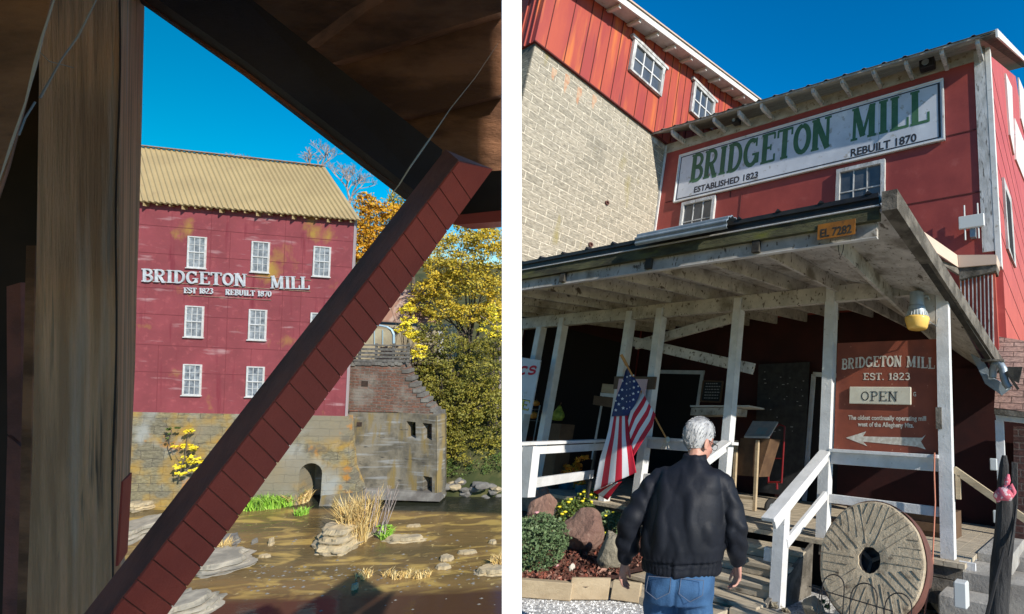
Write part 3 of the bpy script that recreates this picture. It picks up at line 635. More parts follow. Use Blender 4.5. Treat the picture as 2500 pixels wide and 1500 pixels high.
tree('riverbank_bush', 'dark green bush filling the bank behind the concrete wing', gp(1095, 37), 4, [cl(1070, 940, 37, 1.0, .8), cl(1100, 970, 36.8, 1.1, .8), cl(1085, 1020, 36.8, 1.0, .9), cl(1120, 1050, 36.6, 1.1, .8), cl(1090, 1090, 36.5, .9, .7), cl(1140, 1100, 36.4, 1.0, .6), cl(1045, 930, 37, .8, .6)], 'leaf_olive', 1216, 0.122, 17, r=.1)
tree('riverbank_bush', 'low deep green bush at the foot of the bank by the stones', gp(1100, 36.2), 1.6, [cl(1085, 1125, 36, .7, .5), cl(1120, 1135, 36, .8, .5), cl(1165, 1125, 36, .9, .5), cl(1205, 1110, 36.2, .8, .7), cl(1075, 1145, 35.8, .4, .3)], 'leaf_green', 1710, 0.101, 18, r=.07)
tree('riverbank_bush', 'mixed olive undergrowth low behind the concrete wing corner', gp(1120, 37.6), 3, [cl(1110, 1010, 37.2, 1.3, .8), cl(1160, 1060, 37, 1.3, .8), cl(1205, 1090, 36.8, 1.1, .8), cl(1080, 1060, 36.6, .8, .8), cl(1215, 1010, 37.4, 1.0, .9), cl(1180, 950, 37.8, 1.2, .9), cl(1060, 985, 37.4, .8, .8), cl(1110, 940, 38, 1.2, .8)], 'leaf_olive', 1330, 0.130, 27, r=.08)
tree('young_birch', 'slim pale stemmed tree among olive leaves at far right', gp(1205, 38), 9, [cl(1195, 760, 37.6, .8, .7), cl(1215, 800, 37.6, .8, .7), cl(1175, 800, 37.6, .7, .5)], 'leaf_yellow', 722, 0.130, 19, barkm='bark_pale', r=.09)
for k, (x, y, Y, L_, s_, lab, dp) in enumerate(((775, 478, 50, 1.55, 21, 'bare leafless tree rising behind the roof ridge end', 5), (838, 525, 49, 1.6, 23, 'bare twiggy tree between the roof and the orange maple', 5), (600, 470, 56, 1.25, 27, 'faint bare treetop showing over the middle of the metal roof', 4), (570, 470, 58, 1.15, 29, 'small bare treetop left of the faint one over the roof', 4))):
    p = LX(*D(x, y), Y); t = thing('bare_tree', LP, p - Vector((0, 0, 8)), lab, 'tree', 'bare trees behind the roof')
    rnd = random.Random(s_); mb = MB(); mb.tube([p - Vector((0, 0, 8)), p], [.25, .13], 6)
    limbs(mb, p, (0, 0, 1), L_, .13, dp + 1, rnd, spread=.62, shrink=.74); part('branches', mb, 'bark_pale', t, clip=True)

# ------------------------------------------------------------------ stones and grasses in the river
def wz(x, y): return LP.hit(*D(x, y), 2, ZW)
def rslab(x, y, wpx, hpx, h, mt, seed, label):
    c_ = wz(x, y); l_ = wz(x - wpx, y); f_ = wz(x, y - hpx)
    mb = MB(); slab(mb, c_, (c_ - l_).length, max(.2, (f_ - c_).length), h, seed)
    return solo('river_rock', mb, mt, LP, label, 'rock', 'rocks in the river', clip=True)
rslab(352, 1222, 38, 14, .35, 'river_rock', 1, 'tan flat rock beside the dry grass tuft at the mill base')
rslab(330, 1290, 60, 32, .5, 'river_rock_grey', 2, 'large grey blue slab cut off by the wooden post')
rslab(500, 1362, 112, 34, .35, 'river_rock_grey', 3, 'wide pale slab with mossy front edge right of the red brace')
rslab(420, 1478, 80, 40, .5, 'river_rock_grey', 4, 'grey ledge at the bottom edge below the red brace')
rslab(552, 1315, 30, 10, .4, 'bank_rock', 5, 'small dark rock above the mossy slab')
rslab(826, 1312, 66, 22, 1.0, 'river_rock', 6, 'tall layered island rock that carries the dry grass')
rslab(975, 1306, 55, 9, .25, 'river_rock', 7, 'long low tan rock right of the grass island')
rslab(1128, 1337, 28, 4, .15, 'river_rock', 8, 'thin pale plank shaped rock at right')
rslab(1078, 1352, 22, 8, .18, 'river_rock', 9, 'pale rock with dark wet end near the small plank rock')
rslab(1070, 1372, 26, 7, .16, 'river_rock', 10, 'oval pale rock lowest of the three at right')
rslab(1185, 1382, 42, 14, .25, 'river_rock', 11, 'broken tan rock patch at the right edge')
rslab(1190, 1312, 12, 4, .15, 'river_rock', 12, 'tiny pale rock far right of the grass island')
rslab(655, 1316, 6, 3, .32, 'river_rock', 13, 'small upright cream stone alone in the shallows')
rslab(857, 1422, 8, 4, .22, 'river_rock', 14, 'single white stone in the near water')
rslab(615, 1312, 6, 3, .2, 'bank_rock', 15, 'little dark stone left of the cream one')
rslab(640, 1345, 18, 4, .10, 'river_rock', 16, 'very flat stone beside the end of the mossy slab')
rslab(430, 1203, 20, 5, .15, 'river_rock', 17, 'flat pale stone against the base of the mill')
rslab(1000, 1272, 22, 3, .10, 'river_rock', 18, 'pale sliver of stone at the edge of the dark pool')
rslab(895, 1198, 60, 3, .12, 'river_rock', 19, 'thin ledge stone under the concrete wing')
rnd = random.Random(3)
for i in range(46):
    x = rnd.uniform(1064, 1222); y = 1162 + (x - 1062) * .22 + rnd.uniform(-14, 26) * (.5 + (x - 1062) / 200)
    p = LP.hit(*D(x, y), 1, 35.0 + rnd.uniform(-.5, .6)); r = rnd.uniform(.14, .42); mb = MB(); rock(mb, (p.x, p.y, max(ZW - .05, p.z)), (r * 1.3, r, r * .65), i, sub=2)
    mb2 = MB()
    solo('bank_stone', mb, 'bank_rock' if i % 3 else 'river_rock', LP, ('dark grey stone' if i % 3 else 'pale tan stone') + ' on the far bank ' + ('beside the concrete wing' if x < 1105 else ('in the middle of the pile' if x < 1160 else 'near the right edge')), 'stone', 'stones piled along the far bank', clip=True)
mb = MB(); rnd = random.Random(8)
for i in range(170):
    x = rnd.uniform(590, 1215); y = rnd.choice((rnd.uniform(1380, 1420), rnd.uniform(1290, 1480), rnd.gauss(1375, 8))); p = wz(x, y); s = rnd.uniform(.02, .06)
    mb.add([p + Vector((-s * 1.6, 0, .0)), p + Vector((0, -s, .0)), p + Vector((s * 1.6, 0, 0)), p + Vector((0, s, 0)), p + Vector((0, 0, s * .7))], [(0, 1, 4), (1, 2, 4), (2, 3, 4), (3, 0, 4)])
solo('pebbles', mb, 'bank_rock', LP, 'scattered small pebbles breaking the shallow water', 'pebbles', kind='stuff', clip=True)
def grass(px, py, rad, h, n_, mt, seed, label, name='grass_clump', w_=.03, zs=0, lean=.4, cat='grass'):
    p = wz(px, py); mb = MB(); blades(mb, p, rad, h, n_, random.Random(seed), w_, lean, zs=zs); return solo(name, mb, mt, LP, label, cat, 'grass clumps along the river', clip=True)
gA = thing('island_grass', LP, wz(865, 1300), 'tall dry golden grass growing on the island rock', 'grass', 'grass clumps along the river')
mb = MB(); rnd = random.Random(31); c_ = wz(868, 1300)
blades(mb, c_ + Vector((-.1, .1, 0)), .75, 1.9, 700, rnd, .022, .25, zs=.4); blades(mb, c_ + Vector((-.5, .2, 0)), .6, 1.4, 350, rnd, .022, .35, zs=.5); blades(mb, c_ + Vector((.2, -.5, 0)), .35, 1.5, 260, rnd, .02, .3, zs=0)
part('dry_blades', mb, 'grass_dry', gA)
mb = MB()
for i in range(16): a = c_ + Vector((rnd.uniform(.2, 1.3), rnd.uniform(-.3, .3), .3)); mb.tube([a, a + Vector((rnd.uniform(0, .9), 0, rnd.uniform(1.6, 2.7)))], [.025, .015], 4)
part('stalk', mb, 'bark_pale', gA)
mb = MB(); cloud(mb, c_ + Vector((1.2, 0, .5)), (.35, .3, .4), 220, .12, rnd); part('green_shoots', mb, 'grass_green', gA)
grass(640, 1218, 1.0, .75, 900, 'grass_green', 41, 'bright green grass bed at the water edge under the mill'); grass(680, 1215, .9, .8, 800, 'grass_green', 42, 'bright green grass bed nearest the arch opening')
grass(718, 1212, .55, .75, 500, 'grass_dry', 43, 'dry yellow end of the grass bed beside the arch'); grass(728, 1242, .3, .4, 120, 'grass_green', 44, 'small lone green tuft below the arch opening')
grass(345, 1195, .4, .6, 260, 'grass_green', 45, 'green weeds against the mill base beside the post'); grass(352, 1198, .35, .6, 220, 'grass_dry', 46, 'straw coloured tuft on the tan rock beside the post')
grass(541, 1335, .22, .65, 130, 'grass_dry', 47, 'small yellow tuft standing on the mossy slab'); grass(932, 1300, .25, .5, 120, 'grass_green', 48, 'green tuft right of the dry island grass')
grass(1200, 1368, .3, .7, 90, 'grass_dry', 49, 'dry grass on the broken rock at the right edge'); grass(880, 1392, .35, .3, 60, 'grass_dry', 50, 'dead brown weeds lying in the water below the island')
for k, x in enumerate((935, 960, 985, 1010, 1030)): grass(x, 1392 + (k % 2) * 5, .2, .35, 34, 'grass_dry', 60 + k, 'thin dry weed tuft %s in the near shallows' % ('first from the left', 'second from the left', 'in the middle of the row', 'fourth from the left', 'last to the right')[k])
# wall plants
t = thing('wall_sapling', LP, LX(*D(447, 1150), YL - .6), 'bright yellow leafed sapling growing out of the mill stone base', 'shrub')
rnd = random.Random(9); mb = MB(); P_ = lambda x, y: LX(*D(x, y), YL - .55)
pts = [P_(432, 1160), P_(438, 1130), P_(448, 1095), P_(452, 1060), P_(458, 1035)]; mb.tube(pts, [.035, .03, .022, .015, .008], 5)
for x, y in ((425, 1110), (470, 1085), (475, 1050), (425, 1085), (480, 1110)): mb.tube([P_(443, 1115), P_(x, y)], [.018, .006], 4)
part('stem', mb, 'bark', t); mb = MB()
for x, y, r in ((458, 1045, .28), (432, 1078, .26), (468, 1080, .34), (445, 1112, .46), (478, 1112, .32), (430, 1125, .26), (440, 1140, .26), (468, 1134, .22)): p = P_(x, y); cloud(mb, p, (r, .25, r * .7), int(420 * r), .13, rnd)
part('foliage', mb, 'leaf_yellow', t)
t = thing('wall_vine', LP, P_(410, 1070), 'dark green vine hanging down the stone base left of the yellow sapling', 'vine')
mb = MB(); pts = [P_(400, 1030), P_(414, 1040), P_(408, 1070), P_(418, 1100)]; mb.tube(pts, .02, 5); part('stem', mb, 'bark', t)
mb = MB(); cloud(mb, P_(414, 1036), (.42, .12, .12), 150, .09, rnd); cloud(mb, P_(412, 1062), (.2, .1, .4), 110, .08, rnd); part('foliage', mb, 'leaf_green', t)

# ------------------------------------------------------------------ the covered bridge around the camera
def W(u, v, y): return Vector(((u - CX) / F_PX * y, y, -(v - CY) / F_PX * y))
br = thing('covered_bridge', WORLD, (-3.0, 1.0, -1.6), 'dark timber frame of a covered bridge with a red diagonal brace and rough ceiling boards', 'bridge')
BD = Vector((1, (CX - 1225.5) / F_PX, 0)).normalized()
def bpart(name, mb, mt, clip=False, **k):
    o = part(name, mb, mt, br, **k)
    if clip:
        bm = bmesh.new(); bm.from_mesh(o.data)
        bmesh.ops.bisect_plane(bm, geom=bm.verts[:] + bm.edges[:] + bm.faces[:], plane_co=-Vector((-3.0, 1.0, -1.6)) + BD * -.001, plane_no=BD, clear_outer=True, clear_inner=False)
        bm.to_mesh(o.data); bm.free()
    return o
# main post, turned about forty five degrees
mb = MB()
def post_ring(v, xl, xc, xr):
    c0 = W(xc, v, 1.5); s = .60
    a = Vector((-.18, -.172, 0)).normalized(); d1 = Vector(((xl - CX) / F_PX, 1, 0))
    t = (c0.x - d1.x * c0.y) / (d1.x * a.y - a.x); pl = c0 + a * t; pl.z = c0.z
    b2 = Vector((-.172, .18, 0)).normalized(); d2 = Vector(((xr - CX) / F_PX, 1, 0)); t = (c0.x - d2.x * c0.y) / (d2.x * b2.y - b2.x); prr = c0 + b2 * t; prr.z = c0.z
    return [pl, c0, prr, pl + (prr - c0)]
rg = [(-420, 97, 299, 358), (-60, 97, 297, 352), (250, 95, 294, 346), (500, 91, 292, 340), (700, 88, 290, 334), (900, 83, 288, 330), (1100, 78, 286, 322), (1250, 73, 281, 315), (1400, 66, 277, 305), (1700, 56, 268, 296)]
rings = [post_ring(*r) for r in rg]; mb.loft(rings, True)
bpart('post', mb, 'post_wood')
mb = MB(); pts = [W(292 - i * 1.1 + 3 * sin(i * .8), i * 85, 1.493) for i in range(19)]; mb.tube(pts, .0022, 5); o = bpart('post_crack', mb, 'bridge_dark')
mb = MB(); k0 = post_ring(1190, 73, 281, 316); k1 = post_ring(1390, 66, 277, 305)
q4 = [k0[1].lerp(k0[2], .35), k0[1].lerp(k0[2], .98), k1[1].lerp(k1[2], .98), k1[1].lerp(k1[2], .15)]
mb.prism(q4, Vector((.004, .004, 0))); bpart('paint_patch', mb, 'beam_red')
# red diagonal brace
mb = MB()
e1 = (W(404 - 60, 1582, 1.24), W(1200, 412, 1.42)); e2 = (W(205, 1582, 1.10), W(1120, 392, 1.28)); e3 = (W(120, 1610, 1.20), W(1088, 366, 1.40))
for a, b2 in ((0, 1),):
    e4 = (e1[0] * 1.10, e1[1] * 1.08); ns = 24
for i in range(ns):
    a, b2 = i / ns, (i + 1) / ns; L_ = lambda e, t: e[0].lerp(e[1], t)
    mb.hexa([L_(e1, a), L_(e2, a), L_(e2, b2), L_(e1, b2)], [L_(e4, a), L_(e3, a), L_(e3, b2), L_(e4, b2)])
bm_ = mb; brace = bpart('diagonal_brace', mb, 'beam_dark')
# replace the faces that look up-left by bare dark wood: a thin board laid on that side
mb = MB(); u2 = (e2[0] - e1[0]).normalized() * .0015
mb.hexa([e2[0] + u2, e3[0] + u2, e3[1] + u2, e2[1] + u2], [e2[0] - u2 * .1, e3[0] - u2 * .1, e3[1] - u2 * .1, e2[1] - u2 * .1]); mb2 = mb
bpart('brace_edge', mb2, 'beam_dark')
nb = (e1[0] - e2[0]).cross(e2[1] - e2[0]).normalized()
if nb.y > 0: nb = -nb
rnd = random.Random(17); t0 = -.02; tp = []
while t0 < .985: tp.append(t0); t0 += rnd.uniform(.031, .039)
tp.append(1.0)
for i in range(len(tp) - 1):
    a, b2 = tp[i], tp[i + 1] - .0022; sh = .046; cl_ = lambda t: min(1, max(-.05, t)); L_ = lambda e, t: e[0] + (e[1] - e[0]) * t
    end = 1.0 if i == len(tp) - 2 else cl_(b2 - sh)
    q4 = [L_(e1, cl_(a - sh)), L_(e2, cl_(a)), L_(e2, cl_(b2)), L_(e1, end)]; lift = nb * (.004 + rnd.uniform(-.0006, .0006)); mb = MB(); mb.hexa([p + lift for p in q4], [p - nb * .001 for p in q4])
    bpart('plank', mb, 'beam_red')
mb = MB()

# upper brace
mb = MB()
f = [W(330, -95, 1.62), W(600, -32, 1.5), W(1052, 345, 1.42), W(1016, 462, 1.52)]
f = [W(352 - 160, -115 - 10, 1.60), W(540, -60, 1.55), W(1060, 352, 1.45), W(1020, 458, 1.50)]
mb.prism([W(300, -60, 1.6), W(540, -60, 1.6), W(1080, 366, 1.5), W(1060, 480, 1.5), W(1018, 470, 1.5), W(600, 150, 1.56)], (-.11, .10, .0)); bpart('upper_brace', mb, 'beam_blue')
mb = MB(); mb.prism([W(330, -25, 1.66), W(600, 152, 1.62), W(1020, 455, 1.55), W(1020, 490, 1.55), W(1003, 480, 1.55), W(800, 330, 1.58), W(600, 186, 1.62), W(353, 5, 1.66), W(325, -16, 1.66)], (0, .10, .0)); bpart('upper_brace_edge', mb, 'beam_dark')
# ceiling boards
for k, pg in enumerate(([(400, -60), (1000, -60), (860, 20), (738, 112)], [(735, 112), (870, 22), (1010, -40), (1235, -40), (1235, 26), (804, 156)], [(802, 160), (1235, 32), (1235, 229), (975, 292)], [(930, 262), (1235, 234), (1235, 440), (1190, 450), (1080, 470), (1000, 380)])):
    ys = 1.75 + .05 * k; mb = MB(); mb.prism([W(x, y, ys) for x, y in pg], (.01, .06, .02)); bpart('ceiling_board', mb, 'board_brown', clip=True)
mb = MB(); mb.prism([W(420, -80, 2.05), W(1240, -80, 2.05), W(1240, 420, 2.05), W(1120, 440, 2.05), W(1010, 400, 2.05)], (0, .05, 0)); bpart('ceiling_backing', mb, 'bridge_dark', clip=True)
mb = MB(); mb.prism([W(1105, 530, 1.7), W(1190, 418, 1.7), W(1240, 416, 1.7), W(1240, 516, 1.7)], (0, .12, .01)); bpart('cross_beam', mb, 'bridge_dark', clip=True)
mb = MB(); mb.prism([W(1096, 540, 1.68), W(1110, 526, 1.68), W(1240, 512, 1.68), W(1240, 540, 1.68), W(1110, 549, 1.68)], (0, .1, 0)); bpart('cross_beam_edge', mb, 'beam_red', clip=True)
# left: near strut and wall boards
mb = MB(); mb.prism([W(-400, -60, .95), W(140, -60, .95), W(92, 130, .95), W(30, 370, .95), W(-60, 640, .95), W(-400, 640, .95)], (-.17, .11, 0)); bpart('near_strut', mb, 'board_brown')
mb = MB(); mb.prism([W(-500, -60, 1.95), W(120, -60, 1.95), W(100, 1560, 1.95), W(-500, 1560, 1.95)], (0, .05, 0)); bpart('side_wall', mb, 'bridge_dark')
mb = MB(); mb.prism([W(64, 600, 1.8), W(86, 600, 1.8), W(66, 1560, 1.8), W(40, 1560, 1.8)], (0, .04, 0)); bpart('wall_board', mb, 'board_brown')
mb = MB(); mb.prism([W(16, 700, 1.83), W(50, 690, 1.83), W(54, 1090, 1.83), W(18, 1060, 1.83)], (0, .04, 0)); mb.prism([W(18, 1064, 1.82), W(54, 1094, 1.82), W(46, 1560, 1.82), W(4, 1560, 1.82)], (0, .04, 0)); bpart('wall_board', mb, 'beam_dark', label='dark reddish board at the lower left edge')
# unseen bridge parts: rear wall and roof added to shade the beams, end wall
mb = MB(); mb.box((-9, -.45, .8), (2.25, -.38, 4.2)); bpart('rear_shade_wall', mb, 'bridge_dark')
mb = MB(); mb.prism([(-9, -.38, 2.6), (.9, -.38, 2.6), (-.9, 1.9, 2.6), (-9, 2.6, 2.6)], (0, 0, .08)); bpart('roof', mb, 'bridge_dark')
mb = MB(); mb.box((-4.2, -.38, -2.2), (-4.1, 2.0, 2.6)); bpart('end_wall', mb, 'bridge_dark')
# cobwebs
cw = thing('cobweb', WORLD, W(170, 160, 1.0), 'dusty cobweb strands in the upper left corner beside the post', 'cobweb')
mb = MB(); mb.tube([W(240, -10, 1.3), W(190, 90, 1.25), W(150, 145, 1.2), W(97, 240, 1.15)], [.0012, .002, .0014, .0022], 5)
mb.tube([W(135, -10, .94), W(103, 90, .93), W(85, 160, .93), W(62, 250, .93), W(28, 350, .93), (W(-5, 450, .93))], [.001, .0018, .0026, .0012, .002, .0008], 5)
mb.tube([W(85, 250, 1.1), W(60, 290, 1.05), W(45, 330, 1.0)], .002, 4); mb.tube([W(95, 125, 1.1), W(120, 150, 1.15), W(180, 166, 1.2)], .001, 4); part('strand', mb, 'cobweb', cw)
cw = thing('cobweb', WORLD, W(1050, 350, 1.2), 'twisted cobweb thread hanging where the brace meets the ceiling', 'cobweb')
mb = MB(); mb.tube([W(1216, 106, 1.5), W(1160, 190, 1.45), W(1100, 265, 1.38), W(1056, 330, 1.3), W(1035, 360, 1.25), W(1000, 410, 1.2), W(974, 452, 1.2), W(950, 482, 1.2)], [.0006, .0008, .001, .0018, .0022, .0018, .0014, .0005], 5); part('strand', mb, 'cobweb', cw)
# ================================================================== MILL STORE SIDE
YF, X9, YP, ZF, ZG = 9.55, -9.86, 6.06, -1.05, -1.65
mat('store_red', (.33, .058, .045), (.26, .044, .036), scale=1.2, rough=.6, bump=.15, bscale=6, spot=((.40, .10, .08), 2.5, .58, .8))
mat('store_red_sunlit', (.50, .095, .08), (.45, .08, .07), scale=1.2, rough=.6, spot=((.7, .16, .13), 2.5, .58, .8))  # store red lightened to imitate sun on the side wall
mat('porch_red_shade', (.040, .006, .005), (.026, .004, .004), scale=2, rough=.8)  # red darkened to imitate the shade under the porch
mat('tin_orange', (.42, .075, .04), (.33, .05, .04), scale=.9, rough=.55, stretch=(1, 2.5, .35), spot=[((.56, .15, .04), 1.6, .52, .7, (1, 3, .25)), ((.20, .045, .045), 2.4, .62, .74, (1, 4, .3))])
mat('seam_dark', (.10, .02, .018), rough=.9)
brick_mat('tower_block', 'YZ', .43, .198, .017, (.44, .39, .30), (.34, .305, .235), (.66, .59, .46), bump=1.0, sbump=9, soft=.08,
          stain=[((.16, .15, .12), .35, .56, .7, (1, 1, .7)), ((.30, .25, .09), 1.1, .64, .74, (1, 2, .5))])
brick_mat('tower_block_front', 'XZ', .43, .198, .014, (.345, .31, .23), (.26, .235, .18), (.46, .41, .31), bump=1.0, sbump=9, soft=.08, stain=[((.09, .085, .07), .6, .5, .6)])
mat('trim_weathered', (.58, .58, .57), (.36, .355, .34), scale=3, rough=.8, bump=.5, bscale=30, stretch=(2, 2, .7), spot=((.16, .155, .14), 13, .58, .68, (2, 2, .45)))
mat('trim_white', (.72, .71, .68), (.62, .6, .56), scale=3, rough=.6, spot=((.35, .31, .25), 9, .6, .7))
mat('eave_wood', (.46, .42, .35), (.33, .29, .23), scale=2.5, rough=.8, spot=((.20, .15, .10), 9, .57, .66))
mat('porch_white', (.66, .66, .655), (.56, .56, .55), scale=5, rough=.65, bump=.3, bscale=35, spot=((.3, .28, .24), 26, .67, .73))
mat('porch_ceiling', (.54, .51, .46), (.40, .375, .335), scale=4, rough=.85, spot=[((.13, .105, .08), 26, .60, .68, (1, 1, .5)), ((.20, .175, .14), 2.2, .52, .68), ((.10, .08, .06), 9, .64, .70, (1.4, .5, 1))])
mat('fascia_mossy', (.12, .12, .06), (.05, .048, .03), scale=4, rough=1, bump=1, bscale=18, stretch=(.6, 1, 2), spot=((.14, .15, .03), 3.5, .58, .7))
mat('fascia_dark', (.055, .05, .04), (.03, .028, .025), scale=8, rough=.95, bump=.6, bscale=20)
mat('grey_timber', (.19, .17, .14), (.085, .075, .06), scale=5, rough=.95, bump=1, bscale=25, spot=((.05, .045, .035), 7, .58, .68))
mat('black_tin', (.02, .02, .022), (.035, .033, .03), scale=5, rough=.5)
mat('galvanised', (.36, .42, .46), (.26, .31, .35), scale=5, rough=.42, metallic=.25)
mat('sign_white', (.60, .62, .66), (.50, .52, .56), scale=1.2, rough=.55, spot=[((.38, .37, .35), 5.5, .61, .66), ((.70, .71, .73), 2, .6, .7), ((.30, .24, .19), 2.2, .69, .73)])
mat('letter_green', (.045, .125, .06), (.06, .15, .075), scale=6, rough=.6, spot=((.2, .26, .2), 26, .68, .74))
mat('letter_black', (.03, .03, .035), rough=.6)
mat('sign_brown', (.26, .065, .035), (.19, .048, .028), scale=3, rough=.65, spot=[((.42, .2, .12), 16, .66, .72), ((.2, .05, .03), 1.5, .55, .7)])
mat('sign_letter', (.68, .64, .56), (.5, .44, .36), scale=20, rough=.7)
mat('plaque', (.66, .62, .50), (.58, .53, .42), scale=4, rough=.6, spot=((.3, .24, .16), 12, .68, .74))
mat('lamp_amber', (.85, .55, .14), (.75, .45, .10), scale=3, rough=.25)
mat('plate_orange', (.36, .14, .015), (.25, .10, .015), scale=8, rough=.6, spot=((.16, .07, .02), 14, .6, .7))
mat('tan_board', (.62, .47, .36), (.58, .43, .33), scale=2, rough=.7)
mat('deck_wood', (.52, .44, .32), (.38, .32, .235), scale=4, rough=.9, bump=.6, bscale=20, stretch=(.5, 3, 1), spot=((.14, .115, .085), 6, .6, .7, (.4, 4, 1)))
brick_mat('shingles', 'XZ', .30, .10, .010, (.40, .25, .20), (.33, .19, .15), (.16, .09, .07), bump=.6, sbump=14, soft=.3)
brick_mat('dark_brick', 'XZ', .3, .1, .012, (.09, .035, .03), (.07, .03, .025), (.12, .09, .08), bump=.6)
mat('millstone', (.56, .46, .32), (.42, .34, .235), scale=5, rough=.95, bump=1.3, bscale=16, spot=[((.17, .13, .09), 9, .58, .68), ((.5, .42, .3), 14, .6, .7)])
mat('rust_band', (.15, .06, .045), (.10, .045, .035), scale=5, rough=.8)
mat('iron', (.018, .017, .018), rough=.6)
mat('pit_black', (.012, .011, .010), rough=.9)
mat('gravel', (.72, .71, .69), (.34, .335, .33), scale=32, rough=.95, bump=2.2, bscale=30, thresh=(.45, .58), spot=((.92, .92, .90), 24, .54, .58))
mat('concrete', (.40, .38, .34), (.30, .28, .25), scale=3, rough=.95, bump=.8, bscale=20, spot=((.18, .17, .14), 5, .6, .72))
mat('mulch', (.16, .055, .035), island=[(.26, .08, .05), (.14, .05, .035), (.07, .03, .02), (.40, .22, .16)], rough=.95)
mat('mulch_bed', (.11, .04, .028), (.05, .022, .016), scale=18, rough=1, bump=1.5, bscale=30)
mat('timber_tan', (.46, .36, .23), (.38, .29, .18), scale=3, rough=.85, bump=.4, bscale=14, stretch=(.4, 3, 3))
mat('rock_brown', (.25, .15, .115), (.17, .095, .075), scale=3, rough=.9, bump=1.2, bscale=16, spot=((.36, .25, .2), 7, .6, .7))
mat('rock_tan', (.32, .28, .205), (.22, .195, .14), scale=3, rough=.9, bump=1.2, bscale=16)
mat('rock_pale', (.62, .58, .5), (.5, .45, .36), scale=4, rough=.9, bump=1, bscale=16)
mat('mum_leaf', (.1, .15, .06), island=[(.07, .12, .045), (.11, .17, .07), (.16, .22, .10), (.05, .08, .035)], rough=.6)
mat('petal_yellow', (.85, .72, .04), rough=.6); mat('petal_pink', (.62, .3, .32), rough=.6); mat('petal_orange', (.8, .25, .02), island=[(.75, .2, .01), (.8, .4, .03), (.6, .1, .01)], rough=.7)
mat('flag_red', (.52, .015, .04), rough=.75); mat('flag_white', (.72, .73, .76), rough=.75); mat('flag_blue', (.018, .035, .13), rough=.75)
mat('pole_wood', (.52, .27, .08), (.42, .2, .06), scale=6, rough=.5)
mat('interior_dark', (.012, .009, .009), rough=.9); mat('chalk_black', (.02, .02, .022), (.035, .035, .035), scale=6, rough=.8)
mat('chalk', (.35, .35, .34), rough=.9)
mat('red_metal', (.17, .008, .010), rough=.4); mat('rubber', (.02, .02, .02), rough=.8)
mat('brown_wood', (.13, .075, .04), (.09, .05, .028), scale=5, rough=.7); mat('paper', (.5, .5, .47), (.4, .42, .42), scale=9, rough=.8)
mat('aqua', (.3, .5, .52), (.45, .5, .48), scale=8, rough=.8); mat('pumpkin', (.6, .25, .04), rough=.6); mat('green_gourd', (.3, .38, .06), (.12, .2, .03), scale=14, rough=.6)
mat('bucket_grey', (.2, .23, .25), rough=.4, metallic=.5)
mat('charred_wood', (.022, .021, .022), (.05, .048, .047), scale=7, rough=.75, bump=1, bscale=16, stretch=(2, 2, .5))
mat('bandana', (.62, .13, .18), (.75, .6, .62), scale=26, rough=.8, thresh=(.56, .6))
mat('cable_orange', (.55, .2, .12), rough=.5)
mat('plastic_white', (.58, .60, .58), rough=.4)
# person
mat('skin', (.50, .27, .20), (.46, .21, .16), scale=9, rough=.5); mat('jacket', (.0065, .008, .013), (.010, .012, .019), scale=4, rough=.6, spec=.25, bump=.12, bscale=60)
mat('jeans', (.024, .07, .16), (.04, .11, .23), scale=6, rough=.85, bump=.3, bscale=90, spot=((.10, .2, .34), 4, .57, .72)); mat('hair', (.50, .50, .50), (.30, .30, .31), scale=22, rough=.6, bump=.5, bscale=70, stretch=(1, .7, .22)); mat('shoe', (.04, .035, .03), rough=.6)
mat('thread', (.12, .13, .17), rough=.8)

# ground
mb = MB(); mb.add([(-14, -2, ZG), (3, -2, ZG), (3, 11, ZG), (-14, 11, ZG)], [(0, 1, 2, 3)]); solo('gravel_ground', mb, 'gravel', RP, kind='structure', clip=True)
mb = MB(); rnd = random.Random(77)
for i in range(9000):
    x = rnd.uniform(-5.6, -.6); y = rnd.uniform(2.6, 4.9); s = rnd.uniform(.006, .016); p = Vector((x, y, ZG)); a = rnd.uniform(0, 3)
    q = [p + Vector((cos(a + k * 2.1) * s, sin(a + k * 2.1) * s, 0)) for k in range(3)] + [p + Vector((0, 0, s * .8))]; mb.add(q, [(0, 1, 3), (1, 2, 3), (2, 0, 3)])
mat('pebble', (.8, .8, .78), island=[(.85, .85, .83), (.6, .6, .58), (.3, .3, .3), (.92, .92, .9)], rough=.9)
solo('gravel_stones', mb, 'pebble', RP, 'loose white gravel chips in front of the steps', 'gravel', kind='stuff', clip=True)
mb = MB(); mb.prism([(-1.9, 3.4, ZG + .004), (3, 2.6, ZG + .004), (3, 9, ZG + .004), (-1.9, 6, ZG + .004)], (0, 0, .012)); solo('paved_path', mb, 'concrete', RP, kind='structure')

# ------------------------------------------------------------------ store building
st = thing('mill_store', RP, (-5, YF, ZG), 'red mill store with stone block tower and white trimmed eaves under a blue sky', 'building')
XE = -.93
xr_ = lambda u, v, Y=YF: RX(u, v, Y)
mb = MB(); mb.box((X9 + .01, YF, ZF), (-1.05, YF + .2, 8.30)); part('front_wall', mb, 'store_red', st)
mb = MB(); mb.box((X9 + .02, YF - .012, 2.0), (-1.3, YF - .002, 2.02))
d_ = RP.ray(2515, 158); C1w = d_ * (-.41 / d_.x)
mb = MB(); mb.prism([(XE, YF + .2, ZF), (XE, YF + .2, 8.20), (XE, C1w.y, C1w.z - .35), (XE, YF + 12, C1w.z - .6), (XE, YF + 12, ZF)], (-.25, 0, 0)); part('side_wall', mb, 'store_red_sunlit', st)
mb = MB()
for z in (6.38, 4.98, 3.6): mb.box((X9 + .3, YF - .012, z), (-1.24, YF - .0, z + .022))
